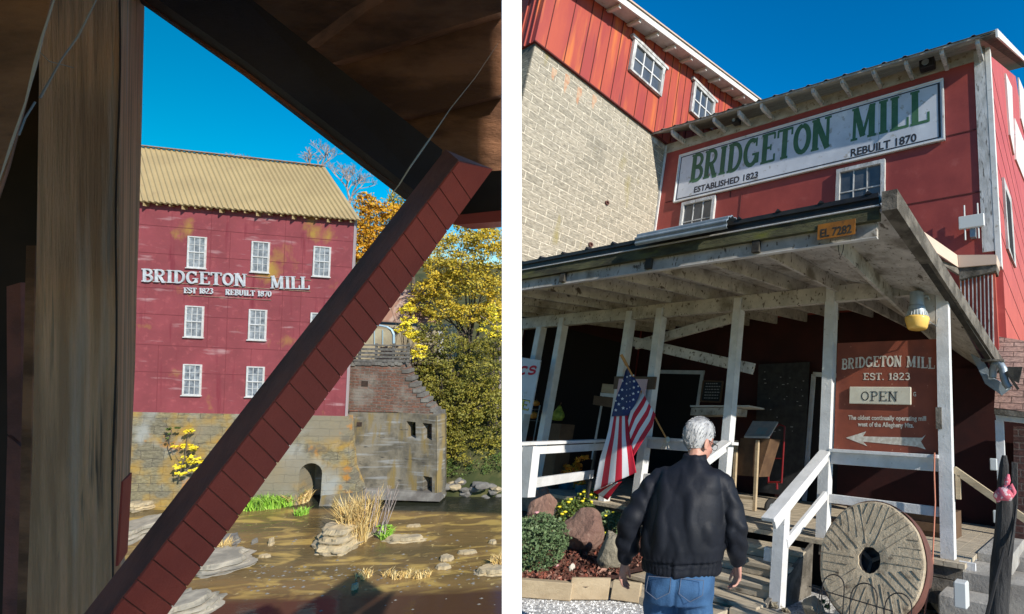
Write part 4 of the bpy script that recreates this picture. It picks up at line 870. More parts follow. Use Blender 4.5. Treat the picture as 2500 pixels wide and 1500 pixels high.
for (x, z0, z1) in ((-6.95, 3.4, 6.1), (-7.3, 6.1, 7.2)): mb.box((x, YF - .014, z0), (x + .025, YF, z1))
part('panel_joint', mb, 'seam_dark', st)
mb = MB()
for i in range(16): z = 7.9 - i * .75; mb.box((XE, YF + .2, z), (XE + .006, YF + 12, z + .018))
part('side_joint', mb, 'seam_dark', st)
mb = MB(); mb.box((-1.24, YF - .03, 3.72), (-1.02, YF + .0, 8.25)); part('corner_board', mb, 'trim_weathered', st)
mb = MB(); mb.box((-1.018, YF - .034, 3.4), (-.925, YF + .18, 8.25)); part('corner_strip', mb, 'trim_white', st)
mb = MB(); mb.box((X9 + .02, YF - .03, 3.3), (X9 + .085, YF, 8.28)); part('corner_strip', mb, 'trim_white', st)
mb = MB(); mb.box((X9, YF - .02, 8.02), (-1.02, YF + .0, 8.32)); part('frieze_board', mb, 'eave_wood', st)
# front roof, overhang
OH = .62; d_ = RP.ray(2515, 158); C1 = d_ * ((RX(2430, 75, YF - .62).x + .25) / d_.x)
zl = RX(1584, 328, YF - OH).z; pr_ = RX(2430, 75, YF - OH); zr = pr_.z
xl = RX(1584, 328, YF - OH).x
mb = MB(); f4 = [(xl, YF - OH, zl), (pr_.x, YF - OH, zr), (C1.x, C1.y, C1.z), (X9 - .2, C1.y, C1.z + zl - zr)]
mb.hexa([Vector(p) - Vector((0, 0, .05)) for p in f4], [Vector(p) for p in f4]); so = part('eave_soffit', mb, 'eave_wood', st)
mb = MB(); n_ = 60; top = []; bot = []
for i in range(n_ * 4 + 1):
    t = i / (n_ * 4); h = .032 if i % 4 in (1, 2) and (i // 4) % 3 == 0 else 0.0; a = Vector(f4[0]).lerp(Vector(f4[1]), t); b2 = Vector(f4[3]).lerp(Vector(f4[2]), t)
    top.append(a + Vector((0, -.02, h + .004))); bot.append(b2 + Vector((0, 0, h + .004)))
k0 = len(top); mb.add(top + bot + [p - Vector((0, 0, .012)) for p in top], [(i, i + 1, i + 1 + k0, i + k0) for i in range(k0 - 1)] + [(i, i + 2 * k0, i + 1 + 2 * k0, i + 1) for i in range(k0 - 1)])
part('roof', mb, 'grey_timber', st)
for i, (u, v) in enumerate(((1592, 342), (1643, 327), (1688, 310), (1745, 297), (1806, 281), (1861, 263), (1922, 244), (1986, 226), (2057, 203), (2134, 181), (2213, 158), (2300, 132), (2387, 108))):
    p = RX(u, v, YF - OH + .1); mb = MB(); mb.prism([(p.x - .04, YF - OH + .04, p.z + .09), (p.x - .04, YF - OH + .06, p.z - .03), (p.x - .04, YF - OH + .16, p.z - .055), (p.x - .04, YF - .02, p.z - .03), (p.x - .04, YF - .02, p.z + .09)], (.08, 0, 0)); part('rafter_tail', mb, 'trim_weathered', st)
# gable rake on the right
c0 = Vector(f4[1]); mb = MB(); c1 = C1
mb.hexa([c0 + Vector((-.0, 0, .03)), c0 + Vector((.04, 0, .03)), c1 + Vector((.04, 0, .03)), c1 + Vector((0, 0, .03))], [c0 + Vector((-.0, 0, -.16)), c0 + Vector((.04, 0, -.16)), c1 + Vector((.04, 0, -.16)), c1 + Vector((0, 0, -.16))]); part('rake_board', mb, 'trim_white', st)
mb = MB(); mb.hexa([c0 + Vector((0, 0, -.02)), c1 + Vector((0, 0, -.02)), c1 + Vector((-.30, 0, -.02)), c0 + Vector((-.28, 0, -.02))], [c0 + Vector((0, 0, -.06)), c1 + Vector((0, 0, -.06)), c1 + Vector((-.30, 0, -.06)), c0 + Vector((-.28, 0, -.06))]); part('rake_soffit', mb, 'grey_timber', st)
# side wall windows seen edge on
def side(u, v): return RP.hit(u, v, 0, XE)
for q in ([(2451, 180), (2467, 215), (2472, 380), (2462, 330)], [(2484, 190), (2497, 220), (2500, 330), (2490, 290)], [(2474, 290), (2502, 360), (2502, 450), (2477, 390)]):
    mb = MB(); mb.prism([side(*p) for p in q], (.05, 0, 0)); part('side_window', mb, 'trim_white', st)
mb = MB(); mb.prism([side(*p) for p in [(2445, 434), (2464, 486), (2476, 655), (2456, 608)]], (.05, 0, 0)); so = part('side_window', mb, 'trim_weathered', st)
mb = MB(); mb.prism([side(*p) + Vector((.05, 0, 0)) for p in [(2449, 465), (2460, 495), (2470, 640), (2459, 604)]], (.008, 0, 0)); part('pane', mb, 'interior_dark', so)

def rwin(x0, x1, z0, z1, cols, rows, Y=YF, fw=.09, m1='trim_weathered', par=None, ax='x'):
    f = MB()
    for a, b_ in (((x0, z0), (x0 + fw, z1)), ((x1 - fw, z0), (x1, z1)), ((x0 + fw, z1 - fw), (x1 - fw, z1)), ((x0 + fw, z0), (x1 - fw, z0 + fw))):
        f.box((a[0], Y - .08, a[1]), (b_[0], Y - .001, b_[1]))
    for i in range(1, cols): xx = x0 + fw + (x1 - x0 - 2 * fw) * i / cols; f.box((xx - .013, Y - .04, z0 + fw), (xx + .013, Y - .025, z1 - fw))
    for i in range(1, rows): zz = z0 + fw + (z1 - z0 - 2 * fw) * i / rows; f.box((x0 + fw, Y - .042, zz - .013), (x1 - fw, Y - .026, zz + .013))
    wo = part('window', f, m1, par or st); g = MB(); g.box((x0 + .05, Y - .024, z0 + .05), (x1 - .05, Y - .012, z1 - .05)); part('pane', g, 'glass_dark', wo); return wo
rwin(-8.87, -7.73, 5.02, 6.22, 3, 2); rwin(-4.27, -3.13, 4.95, 6.15, 3, 2)

# ------------------------------------------------------------------ tower (its own volume, stone below, tin above)
ZT = 8.35
fy = 5.19
mb = MB(); mb.box((X9 - 6, fy, -1.65), (X9, 14.9, ZT)); tw = thing('stone_tower', RP, (X9 - 1, 8, ZG), 'pale rough stone block tower with orange red tin clad top storey', 'tower')
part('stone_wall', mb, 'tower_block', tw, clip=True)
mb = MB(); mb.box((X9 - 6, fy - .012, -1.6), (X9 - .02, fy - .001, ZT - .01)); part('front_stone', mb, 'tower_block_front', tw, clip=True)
ya, yb = 5.1, 14.9
za = lambda y, X=X9 + .6: 10.72 + (y - 6.84) * (12.32 - 10.85) / (13.38 - 6.84)
mb = MB(); mb.prism([(X9 + .05, fy - .05, ZT + .003), (X9 + .05, yb, ZT + .003), (X9 + .05, yb, za(yb) + .25), (X9 + .05, fy - .05, za(fy) + .25)], (-6, 0, 0)); part('tin_wall', mb, 'tin_orange', tw, clip=True)
mb = MB(); y = fy + .2
while y < yb: mb.box((X9 + .05, y, ZT - .02), (X9 + .064, y + .018, za(y) + .1)); y += random.choice((.34, .46, .5, .3))
part('tin_seam', mb, 'seam_dark', tw)
mb = MB(); mb.box((X9 + .02, fy - .07, ZT - .03), (X9 + .09, yb, ZT + .004)); part('drip_edge', mb, 'seam_dark', tw)
mb = MB()
for x in (X9 - .15, X9 - .35, X9 - .6): mb.box((x, fy - .075, ZT), (x + .035, fy - .05, za(fy) + .2))
part('corner_batten', mb, 'tin_orange', tw, clip=True)
XO = X9 + .6
mb = MB(); A = Vector((XO, 3.6, za(3.6) + .13)); B_ = Vector((XO, yb, za(yb) + .13)); o1 = Vector((.05, 0, 0))
mb.hexa([A, A + o1, B_ + o1, B_], [A + Vector((0, 0, -.2)), A + o1 + Vector((0, 0, -.2)), B_ + o1 + Vector((0, 0, -.2)), B_ + Vector((0, 0, -.2))]); part('fascia', mb, 'trim_white', tw, clip=True)
mb = MB(); A2 = A + Vector((.1, 0, .0)); B2 = B_ + Vector((.1, 0, .0)); i1 = Vector((-3.2, 0, 1.0))
mb.hexa([A2 + Vector((0, 0, .045)), B2 + Vector((0, 0, .045)), B2 + i1 + Vector((0, 0, .045)), A2 + i1 + Vector((0, 0, .045))], [A2, B2, B2 + i1, A2 + i1]); part('roof', mb, 'tan_board', tw, clip=True)
mb = MB(); i2 = Vector((-.62, 0, 0)); zz = Vector((0, 0, -.08))
mb.hexa([A + zz, B_ + zz, B_ + zz + i2, A + zz + i2], [A + zz * 1.3, B_ + zz * 1.3, B_ + zz * 1.3 + i2, A + zz * 1.3 + i2]); part('soffit', mb, 'trim_white', tw, clip=True)
for u, v in ((1503, 26), (1552, 62), (1597, 93), (1640, 122), (1681, 148), (1716, 174), (1749, 197), (1781, 220), (1810, 240)):
    d_ = RP.ray(u, v); p = d_ * ((XO - .15) / d_.x); mb = MB(); z = za(p.y) - .0
    mb.prism([(XO - .05, p.y, z - .02), (XO - .05, p.y, z - .14), (XO - .45, p.y, z - .10), (XO - .58, p.y, z - .02)], (0, .07, 0)); part('rafter_tail', mb, 'trim_white', tw)
def twin(y0, y1, z0, z1, cols, rows):
    f = MB(); fw = .10; X = X9 + .05
    for a, b_ in (((y0, z0), (y0 + fw, z1)), ((y1 - fw, z0), (y1, z1)), ((y0 + fw, z1 - fw), (y1 - fw, z1)), ((y0 + fw, z0), (y1 - fw, z0 + fw * .6))): f.box((X + .015, a[0], a[1]), (X + .11, b_[0], b_[1]))
    f.box((X + .015, y0 - .1, z1 + .002), (X + .13, y1 + .1, z1 + .09))
    w1 = part('window', f, 'trim_weathered', tw)
    f = MB()
    for i in range(1, cols): yy = y0 + fw + (y1 - y0 - 2 * fw) * i / cols; f.box((X + .05, yy - .018, z0 + .06), (X + .075, yy + .018, z1 - fw))
    for i in range(1, rows): zz = z0 + .06 + (z1 - z0 - fw - .06) * i / rows; f.box((X + .052, y0 + fw, zz - .018), (X + .073, y1 - fw, zz + .018))
    part('muntin', f, 'porch_white', w1)
    g = MB(); g.box((X + .015, y0 + .05, z0 + .03), (X + .045, y1 - .05, z1 - .05)); part('pane', g, 'glass_dark', w1)
twin(7.72, 8.98, 9.56, 10.56, 3, 2); twin(10.28, 11.4, 9.95, 11.08, 3, 2)
mb = MB()
for u, v in ((1481, 496),): p = RP.hit(u, v, 0, X9 + .01); mb.lathe([(.055, 0), (.055, .05), (.035, .05), (.035, .01)], p - Vector((.01, 0, 0)), 12, ax=(1, 0, 0))
part('pipe_end', mb, 'rust_band', tw)
mb = MB(); p = RP.hit(1441, 598, 0, X9 + .01); mb.lathe([(.06, 0), (.06, .05), (.035, .05), (.035, .01)], p - Vector((.01, 0, 0)), 12, ax=(1, 0, 0)); part('pipe_end', mb, 'rust_band', tw)
mat('rust_stain', (.42, .22, .13), (.5, .4, .28), scale=7, rough=.9)
for (u, v, l_) in ((1384, 200, .32), (1414, 230, .30), (1451, 246, .25), (1353, 178, .2)):
    p = RP.hit(u, v, 0, X9 + .01); mb = MB(); rr = random.Random(u)
    mb.prism([(X9 - .001, p.y + dx_, p.z + dz_) for dx_, dz_ in ((-.07, l_ * .6), (.06, l_ * .62), (.08, l_ * .1), (.03, -l_ * .3), (.02, -l_), (-.03, -l_ * .8), (-.05, -.1))], (.004, 0, 0)); part('rust_streak', mb, 'rust_stain', tw)

# ------------------------------------------------------------------ big painted sign
bs = thing('wall_sign', RP, (-5.5, YF, 6.2), 'long white wall sign reading BRIDGETON MILL in green letters high on the red wall', 'sign')
SX0, SX1, SZ0, SZ1 = -9.19, -1.86, 6.28, 7.78
mb = MB(); mb.box((SX0, YF - .06, SZ0), (SX1, YF - .02, SZ1)); part('panel', mb, 'sign_white', bs)
mb = MB()
for a, b_ in (((SX0, SZ0), (SX1, SZ0 + .035)), ((SX0, SZ1 - .035), (SX1, SZ1)), ((SX0, SZ0 + .035), (SX0 + .035, SZ1 - .035)), ((SX1 - .035, SZ0 + .035), (SX1, SZ1 - .035))): mb.box((a[0], YF - .085, a[1]), (b_[0], YF - .02, b_[1]))
part('frame', mb, 'trim_white', bs)
mb = MB(); b0 = .075
for a, b_ in (((SX0 + b0, SZ0 + b0), (SX1 - b0, SZ0 + b0 + .028)), ((SX0 + b0, SZ1 - b0 - .028), (SX1 - b0, SZ1 - b0)), ((SX0 + b0, SZ0 + b0 + .028), (SX0 + b0 + .028, SZ1 - b0 - .028)), ((SX1 - b0 - .05, SZ0 + b0 + .028), (SX1 - b0, SZ1 - b0 - .028))): mb.box((a[0], YF - .064, a[1]), (b_[0], YF - .0605, b_[1]))
part('border_line', mb, 'letter_black', bs)
mb = MB(); Ys_ = YF - .0605; nf = (0, -1, 0)
def sgp(u, v): p = RX(u, v, Ys_); return Vector((p.x, Ys_, p.z))
pa, pb = sgp(1682, 443), sgp(2031, 362); pc2, pd = sgp(2076, 343), sgp(2272, 302)
zb = (pa.z + pd.z) / 2
word(mb, 'BRIDGETON', (pa.x, Ys_, zb), (pb.x, Ys_, zb), .86, nf, .004, weight=1.25); word(mb, 'MILL', (pc2.x, Ys_, zb), (pd.x, Ys_, zb), .86, nf, .004, weight=1.25)
part('letter', mb, 'letter_green', bs)
mb = MB(); a1 = sgp(1694, 471); a2 = sgp(1850, 437); textmesh(mb, 'ESTABLISHED 1823', a1, (1, 0, 0), (0, 0, 1), .175, (a2 - a1).length, nf, .003)
a1 = sgp(2077, 383); a2 = sgp(2238, 348); textmesh(mb, 'REBUILT 1870', a1, (1, 0, 0), (0, 0, 1), .19, (a2 - a1).length, nf, .003); part('small_letter', mb, 'letter_black', bs)
mb = MB(); mb.box((sgp(2145, 300).x, YF - .0625, SZ0 + .04), (sgp(2145, 300).x + .012, YF - .0602, SZ1 - .04)); part('panel_seam', mb, 'trim_weathered', bs)

# fixtures on the wall
for k, (u, v, lab) in enumerate(((1794, 294, 'small black floodlight under the eave near the stone tower'), (2262, 153, 'larger black floodlight under the eave above the right end of the sign'))):
    p = RX(u, v, YF - .25); t = thing('floodlight', RP, p, lab, 'floodlight', 'floodlights under the eave'); s = .10 if k == 0 else .16
    mb = MB(); mb.box((p.x - s, p.y, p.z - s * .7), (p.x + s, p.y + .16, p.z + s * .7)); part('housing', mb, 'iron', t, bevel=.01)
    mb = MB(); mb.lathe([(s * .45, 0), (s * .5, .02), (s * .2, .01)], p + Vector((-.02, -.012, 0)), 14, ax=(0, -1, 0)); part('lens', mb, 'galvanised', t)
    mb = MB(); mb.tube([p + Vector((0, .1, s * .6)), p + Vector((0, .15, s * 1.3))], .015, 6); part('bracket', mb, 'iron', t)
p = RX(2371, 540, YF - .18); t = thing('wifi_antenna', RP, p, 'white boxy radio unit with four stub antennas beside the corner board', 'antenna')
mb = MB(); mb.box((p.x - .23, p.y, p.z - .13), (p.x + .23, p.y + .06, p.z + .13)); part('unit', mb, 'plastic_white', t, bevel=.01)
for dx in (-.12, .12):
    for z0, z1 in ((.13, .36), (-.36, -.13)): mb = MB(); mb.tube([(p.x + dx, p.y + .03, p.z + z0), (p.x + dx, p.y + .03, p.z + z1)], .016, 6); part('antenna_rod', mb, 'plastic_white', t)
mb = MB(); mb.box((p.x - .04, p.y + .06, p.z - .3), (p.x + .06, p.y + .17, p.z - .08)); part('mount', mb, 'galvanised', t)
# ------------------------------------------------------------------ porch
po = thing('porch', RP, (-5.5, YP, ZF), 'white painted wooden porch with open rafters, posts, rails and steps before the red mill store', 'porch')
YR = 4.05
def sl(x): t = min(1, max(0, (x + 3.0) / 1.8)); return .135 * (1 - t) + (-.12) * t
def zr_(x, y): return 1.86 + sl(x) * (y - YR)
XLp, XRp = -12.0, -1.20
mb = MB()
for (x, y0) in [(-1.9 - .75 * i, YR + .03) for i in range(13)]:
    mb = MB(); y1 = YF - .02 if i > 20 else (YF - .02)
    a0, a1 = Vector((x, y0, zr_(x, y0))), Vector((x, y1, zr_(x, y1)))
    mb.hexa([a0, a0 + Vector((.045, 0, 0)), a1 + Vector((.045, 0, 0)), a1], [a0 + Vector((0, 0, .19)), a0 + Vector((.045, 0, .19)), a1 + Vector((.045, 0, .19)), a1 + Vector((0, 0, .19))])
    part('rafter', mb, 'porch_ceiling', po, clip=True)
# roof sheet over the rafters
mb = MB(); nx = 56; rows = [YR - .06, 5, 6.2, 7.5, YF - .005]; vs = []
for y in rows:
    for i in range(nx + 1): x = XLp + (XRp + .0 - XLp) * i / nx; vs.append((x, y, zr_(x, y) + .195))
N0 = len(vs); vs += [(a, b_, c_ + .03) for a, b_, c_ in vs]
fs = []
for j in range(len(rows) - 1):
    for i in range(nx): a = j * (nx + 1) + i; fs.append((a, a + 1, a + nx + 2, a + nx + 1)); fs.append((a + N0, a + nx + 1 + N0, a + nx + 2 + N0, a + 1 + N0))
for i in range(nx): fs.append((i, i + N0, i + 1 + N0, i + 1))
mb.add(vs, fs); part('roof_deck', mb, 'porch_ceiling', po, clip=True)
mb = MB(); mb.box((XLp, YR - .10, 2.19), (XRp - .16, YR + .02, 2.235)); mb.box((XLp, YR - .08, 2.125), (XRp - .16, YR - .045, 2.19))
part('roof_edge', mb, 'black_tin', po, clip=True)
mb = MB(); x = -7.6
for k in range(14):
    mb.prism([(x, YR - .11, 2.235), (x + .03, YR - .11, 2.268), (x + .07, YR - .11, 2.235)], (0, 4, .5 if x < -3 else .1)); x += .47
part('roof_rib', mb, 'black_tin', po, clip=True)
mb = MB(); mb.box((XLp, YR - .086, 2.112), (XRp - .16, YR - .05, 2.124)); part('edge_strip', mb, 'porch_white', po, clip=True)
mb = MB(); mb.box((XLp, YR - .07, 1.985), (XRp - .16, YR - .02, 2.111)); part('fascia_board', mb, 'fascia_mossy', po, clip=True)
mb = MB(); mb.box((XLp, YR - .02, 1.845), (XRp - .2, YR + .025, 2.11)); part('inner_fascia', mb, 'porch_ceiling', po, clip=True)
mb = MB(); mb.box((XLp, YR - .026, 1.838), (XRp - .2, YR + .028, 1.8445)); part('edge_strip', mb, 'porch_white', po, clip=True)
for u in (1370, 1580, 1843): p = RX(u, 660 - (u - 1580) * .16, YR - .05); mb = MB(); mb.box((p.x - .04, YR - .062, 1.86), (p.x + .05, YR - .021, 1.984)); part('gutter_block', mb, 'fascia_dark', po)
# right-hand edge beam, sloping back to the downspout
e0 = Vector((-1.19, YR - .1, 2.235)); e1 = Vector((-.935, 9.0, 1.60))
mb = MB(); w_ = Vector((-.14, 0, 0)); h_ = Vector((0, 0, -.19)); h2 = Vector((0, 0, -.22))
mb.hexa([e0, e1, e1 + w_ * .5, e0 + w_], [e0 + h_, e1 + h2, e1 + w_ * .5 + h2, e0 + w_ + h_]); part('edge_beam', mb, 'grey_timber', po)
mb = MB(); a0 = e0 + Vector((-.03, .3, -.19)); a1 = e1 + Vector((-.03, 0, -.22)); mb.hexa([a0, a1, a1 + Vector((-.08, 0, 0)), a0 + Vector((-.08, 0, 0))], [a0 + Vector((0, 0, -.03)), a1 + Vector((0, 0, -.05)), a1 + Vector((-.08, 0, -.05)), a0 + Vector((-.08, 0, -.03))]); part('edge_lining', mb, 'fascia_dark', po)
# header beam and posts
mb = MB(); mb.box((XLp, 6.0, 1.895), (-1.33, 6.09, 2.115)); part('header_beam', mb, 'porch_ceiling', po, clip=True)
mb = MB(); mb.box((-1.62, 6.0 - .03, 1.50), (-1.335, 6.0 - .001, 2.16)); part('end_plate', mb, 'porch_ceiling', po)
for x, zt, wd in ((-9.72, 2.1, .14), (-8.99, 1.895, .15), (-8.34, 2.04, .14), (-6.56, 2.04, .13), (-5.86, 2.04, .14), (-4.30, 2.08, .135), (-2.785, 2.09, .14)):
    mb = MB(); mb.box((x, 5.97, ZF), (x + wd, 6.10, min(zt, 1.893))); mb.box((x + .01, 5.965, 1.88), (x + wd - .01, 5.998, zt)); part('post', mb, 'porch_white', po, clip=True)
mb = MB(); mb.box((-1.325, 5.97, ZF), (-1.185, 6.10, 1.90)); pe = part('post', mb, 'porch_white', po)
mb = MB(); mb.box((-1.345, 5.955, .28), (-1.28, 5.969, .52)); part('broken_knot', mb, 'grey_timber', pe)
mb = MB(); mb.beam((-4.42, 6.18, 1.83), (-6.42, 6.18, 1.48), .06, .15, up=(0, 0, 1)); part('brace', mb, 'porch_ceiling', po)
mb = MB(); mb.beam((-6.45, 6.13, 1.53), (-3.95, 6.13, 1.02), .045, .16, up=(0, 0, 1)); part('brace', mb, 'porch_ceiling', po)
# floor, front beam, steps
mb = MB(); x = -12.0
while x < -1.1: mb.box((x, 5.86, ZF - .05), (min(x + .138, -1.06), YF, ZF - .002 * random.random())); x += .145
part('floor', mb, 'deck_wood', po, clip=True)
mb = MB(); mb.box((-2.7, 5.9, ZF - .17), (-1.1, 6.0, ZF - .053)); mb.box((-2.3, 5.88, ZF - .42), (-1.12, 5.98, ZF - .18)); mb.box((-12, 5.92, ZF - .35), (-4.4, 6.0, ZF - .053)); part('rim_joist', mb, 'grey_timber', po, clip=True)
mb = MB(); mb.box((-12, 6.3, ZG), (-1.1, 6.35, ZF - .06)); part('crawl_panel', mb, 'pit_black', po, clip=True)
for i in range(1, 5):
    yf = 5.86 - .30 * i; zt = ZF - .12 * i; mb = MB()
    mb.box((-4.5, yf, zt - .045), (-2.76, yf + .15, zt)); mb.box((-4.5, yf + .156, zt - .045), (-2.76, yf + .31, zt - .003)); part('step_tread', mb, 'deck_wood', po, bevel=.006)
    mb = MB(); mb.box((-4.48, yf + .015, zt - .12), (-2.80, yf + .05, zt - .047)); part('step_riser', mb, 'deck_wood', po)
mb = MB(); mb.prism([(-2.80, 5.86, ZG), (-2.80, 5.86, ZF - .05), (-2.80, 4.78, ZG + .08), (-2.80, 4.70, ZG)], (.045, 0, 0)); part('step_stringer', mb, 'grey_timber', po)
mb = MB(); mb.box((-3.0, 4.55, ZG + .002), (-2.2, 4.8, ZG + .10)); mb.box((-4.7, 4.28, ZG + .002), (-3.02, 4.62, ZG + .075)); part('base_timber', mb, 'deck_wood', po, bevel=.006)
# rails
def rail(p0, p1, w_=.12, h_=.045, nm='rail', m_='porch_white', parent=None): mb = MB(); mb.beam(p0, p1, w_, h_); return part(nm, mb, m_, parent or po, bevel=.004)
rail((-2.644, 6.03, -.035), (-1.326, 6.03, -.02), .16, .04); rail((-2.644, 6.04, -.125), (-1.326, 6.04, -.11), .05, .14); rail((-2.644, 6.04, -.60), (-1.326, 6.04, -.60), .05, .10)
rail((-5.71, 6.03, -.05), (-4.31, 6.03, -.04), .14, .04); rail((-5.71, 6.04, -.135), (-4.31, 6.04, -.125), .05, .13); rail((-5.71, 6.04, -.62), (-4.31, 6.04, -.62), .05, .10)
rail((-2.70, 6.0, -.045), (-2.70, 4.66, -.735), .15, .04, 'handrail'); rail((-2.67, 5.96, -.115), (-2.67, 4.74, -.785), .04, .10, 'handrail')
rail((-2.67, 5.97, -.56), (-2.67, 5.02, -.99), .045, .10, 'lower_handrail')
mb = MB(); mb.box((-2.79, 4.94, ZG), (-2.66, 5.06, -.62)); part('newel_post', mb, 'porch_white', po)
mb = MB(); mb.box((-2.90, 4.97, -1.18), (-2.80, 5.03, -1.05)); part('stub', mb, 'porch_white', po)
rail((-4.20, 5.97, -.02), (-4.20, 4.95, -.50), .17, .04, 'handrail'); rail((-4.20, 5.94, -.10), (-4.20, 5.0, -.56), .04, .12, 'handrail'); rail((-4.20, 5.97, -.54), (-4.20, 5.0, -.98), .045, .10, 'lower_handrail')
mb = MB(); mb.box((-4.27, 4.94, ZG), (-4.14, 5.06, -.56)); part('newel_post', mb, 'porch_white', po)
mb = MB(); mb.box((-4.34, 5.96, -.06), (-4.10, 6.12, -.02)); part('post_cap', mb, 'porch_white', po)
# ramp rail at left
N1 = Vector((-5.84, 4.12, 0)); F1 = Vector((-6.62, 5.85, 0)); Zt = RX(1288, 1082, 4.12).z
tN = RX(1262, 1084, 4.05); tF = RX(1478, 1076, 5.75)
ra = thing('ramp_railing', RP, N1 + Vector((0, 0, ZG)), 'white low railing of the side ramp at the far left in front of the porch', 'railing')
mb = MB(); dN = (tF - tN).normalized(); mb.beam(tN - dN * .4, tF, .13, .04); part('rail', mb, 'porch_white', ra, clip=True, bevel=.003)
mb = MB(); mb.beam(tN - dN * .4 - Vector((0, 0, .09)), tF - Vector((0, 0, .09)), .045, .10); part('rail', mb, 'porch_white', ra, clip=True)
l0, l1 = RX(1270, 1184, 4.1), RX(1446, 1158, 5.7); mb = MB(); mb.beam(l0, l1, .045, .12); part('lower_rail', mb, 'porch_white', ra, clip=True)
mb = MB(); mb.hexa([RX(1276, 1090, 4.02), RX(1302, 1090, 4.02), RX(1288, 1215, 4.02), RX(1262, 1215, 4.02)], [RX(1276, 1090, 4.02) + Vector((0, .1, 0)), RX(1302, 1090, 4.02) + Vector((0, .1, 0)), RX(1288, 1215, 4.02) + Vector((0, .1, 0)), RX(1262, 1215, 4.02) + Vector((0, .1, 0))]); part('railing_post', mb, 'porch_white', ra, clip=True)
p = RX(1440, 1160, 5.8); mb = MB(); mb.beam((p.x, 5.8, ZG), (p.x + .05, 5.8, -.2), .035, .035); part('railing_post', mb, 'iron', ra)

# ------------------------------------------------------------------ inside the porch
mb = MB(); mb.box((X9 + .002, 6.12, ZF), (X9 + .05, YF - .03, 2.75)); part('porch_shade_panel', mb, 'porch_red_shade', st, clip=True)  # panel added over the tower wall to imitate porch shade
mb = MB(); mb.box((X9 + .055, 6.3, -.2), (X9 + .09, 9.3, 2.2)); part('porch_shade_board', mb, 'interior_dark', st, clip=True)  # near-black board added for deeper porch shade, not an opening
mb = MB(); mb.box((X9 + .1, YF - .02, ZF), (-1.24, YF - .0005, 2.75)); part('porch_wall', mb, 'porch_red_shade', st)  # dark sheet over the front wall, porch shade put into its colour
def back(u, v, Y=YF - .03): return RX(u, v, Y)
def pane4(pts, m_, nm, par, Y=YF - .03, th=.02, **k):
    mb = MB(); mb.prism([back(u, v, Y) for u, v in pts], (0, th, 0)); return part(nm, mb, m_, par, **k)
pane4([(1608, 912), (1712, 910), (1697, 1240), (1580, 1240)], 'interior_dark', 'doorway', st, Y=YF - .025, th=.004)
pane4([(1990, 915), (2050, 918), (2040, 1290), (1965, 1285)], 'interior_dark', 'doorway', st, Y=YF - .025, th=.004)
mb = MB(); mb.beam(back(1609, 908), back(1720, 910), .03, .09); mb.beam(back(1716, 906), back(1702, 1000), .03, .09); part('door_frame', mb, 'porch_white', st)
mb = MB(); mb.beam(back(1987, 914), back(1962, 1245), .03, .10); mb.beam(back(1985, 914), back(2050, 918), .03, .09); part('door_frame', mb, 'porch_white', st)
mb = MB(); mb.beam(back(1376, 882), back(1490, 909), .03, .09); mb.beam(back(1488, 906), back(1482, 945), .03, .09); part('window_frame', mb, 'porch_white', st)
mb = MB(); mb.box((-3.0, YF - .5, 1.9), (-2.95, YF - .1, 1.95)); 
def board(nm, pts, m_, lab, cat, Y, par_m=None, fr=None, th=.03):
    c_ = RX(sum(p[0] for p in pts) / len(pts), sum(p[1] for p in pts) / len(pts), Y); t = thing(nm, RP, c_, lab, cat)
    mb = MB(); mb.prism([RX(u, v, Y) for u, v in pts], (0, th, 0)); part('panel', mb, m_, t)
    if fr:
        mb = MB(); q = [RX(u, v, Y - .005) for u, v in pts]
        for i in range(4): mb.beam(q[i], q[(i + 1) % 4], .03, .045, up=(0, 1, 0))
        part('frame', mb, fr, t)
    return t
t = board('menu_board', [(1718, 930), (1765, 932), (1758, 982), (1711, 980)], 'chalk_black', 'small black menu board with faint chalk writing above the shelf', 'board', YF - .08, fr='brown_wood')
mb = MB(); rr = random.Random(4)
for j in range(6):
    a = RX(1723 - j, 938 + j * 7, YF - .09); x = a.x
    for k in range(6): w = rr.uniform(.03, .07); mb.box((x, YF - .0835, a.z), (x + w, YF - .0815, a.z + .022)); x += w + .02
part('chalk_writing', mb, 'chalk', t)
t = board('chalkboard', [(1852, 890), (1976, 884), (1958, 1215), (1838, 1200)], 'chalk_black', 'tall dark chalkboard panel leaning behind the display stand', 'board', YF - .2)
mb = MB(); 
for i in range(26): p = RX(rr.uniform(1860, 1960), rr.uniform(900, 1060), YF - .203); mb.box((p.x, YF - .204, p.z), (p.x + rr.uniform(.015, .06), YF - .2015, p.z + .012))
part('chalk_writing', mb, 'chalk', t)
t = board('framed_map', [(1378, 940), (1432, 938), (1418, 1022), (1362, 1018)], 'paper', 'framed grey green map on the porch wall at left', 'picture', 8.6, fr='brown_wood')
t = thing('wall_shelf', RP, RX(1740, 1000, 8.6), 'white fronted shelf box on the dark porch wall behind the man', 'shelf')
mb = MB(); mb.prism([RX(1688, 996, 8.6), RX(1792, 996, 8.6), RX(1790, 1014, 8.6), RX(1685, 1014, 8.6)], (0, .5, 0)); part('front', mb, 'porch_ceiling', t)
mb = MB(); mb.prism([RX(1685, 990, 8.55), RX(1828, 990, 8.55), RX(1828, 994, 8.55), RX(1685, 994, 8.55)], (0, .6, 0)); part('shelf_top', mb, 'porch_white', t)
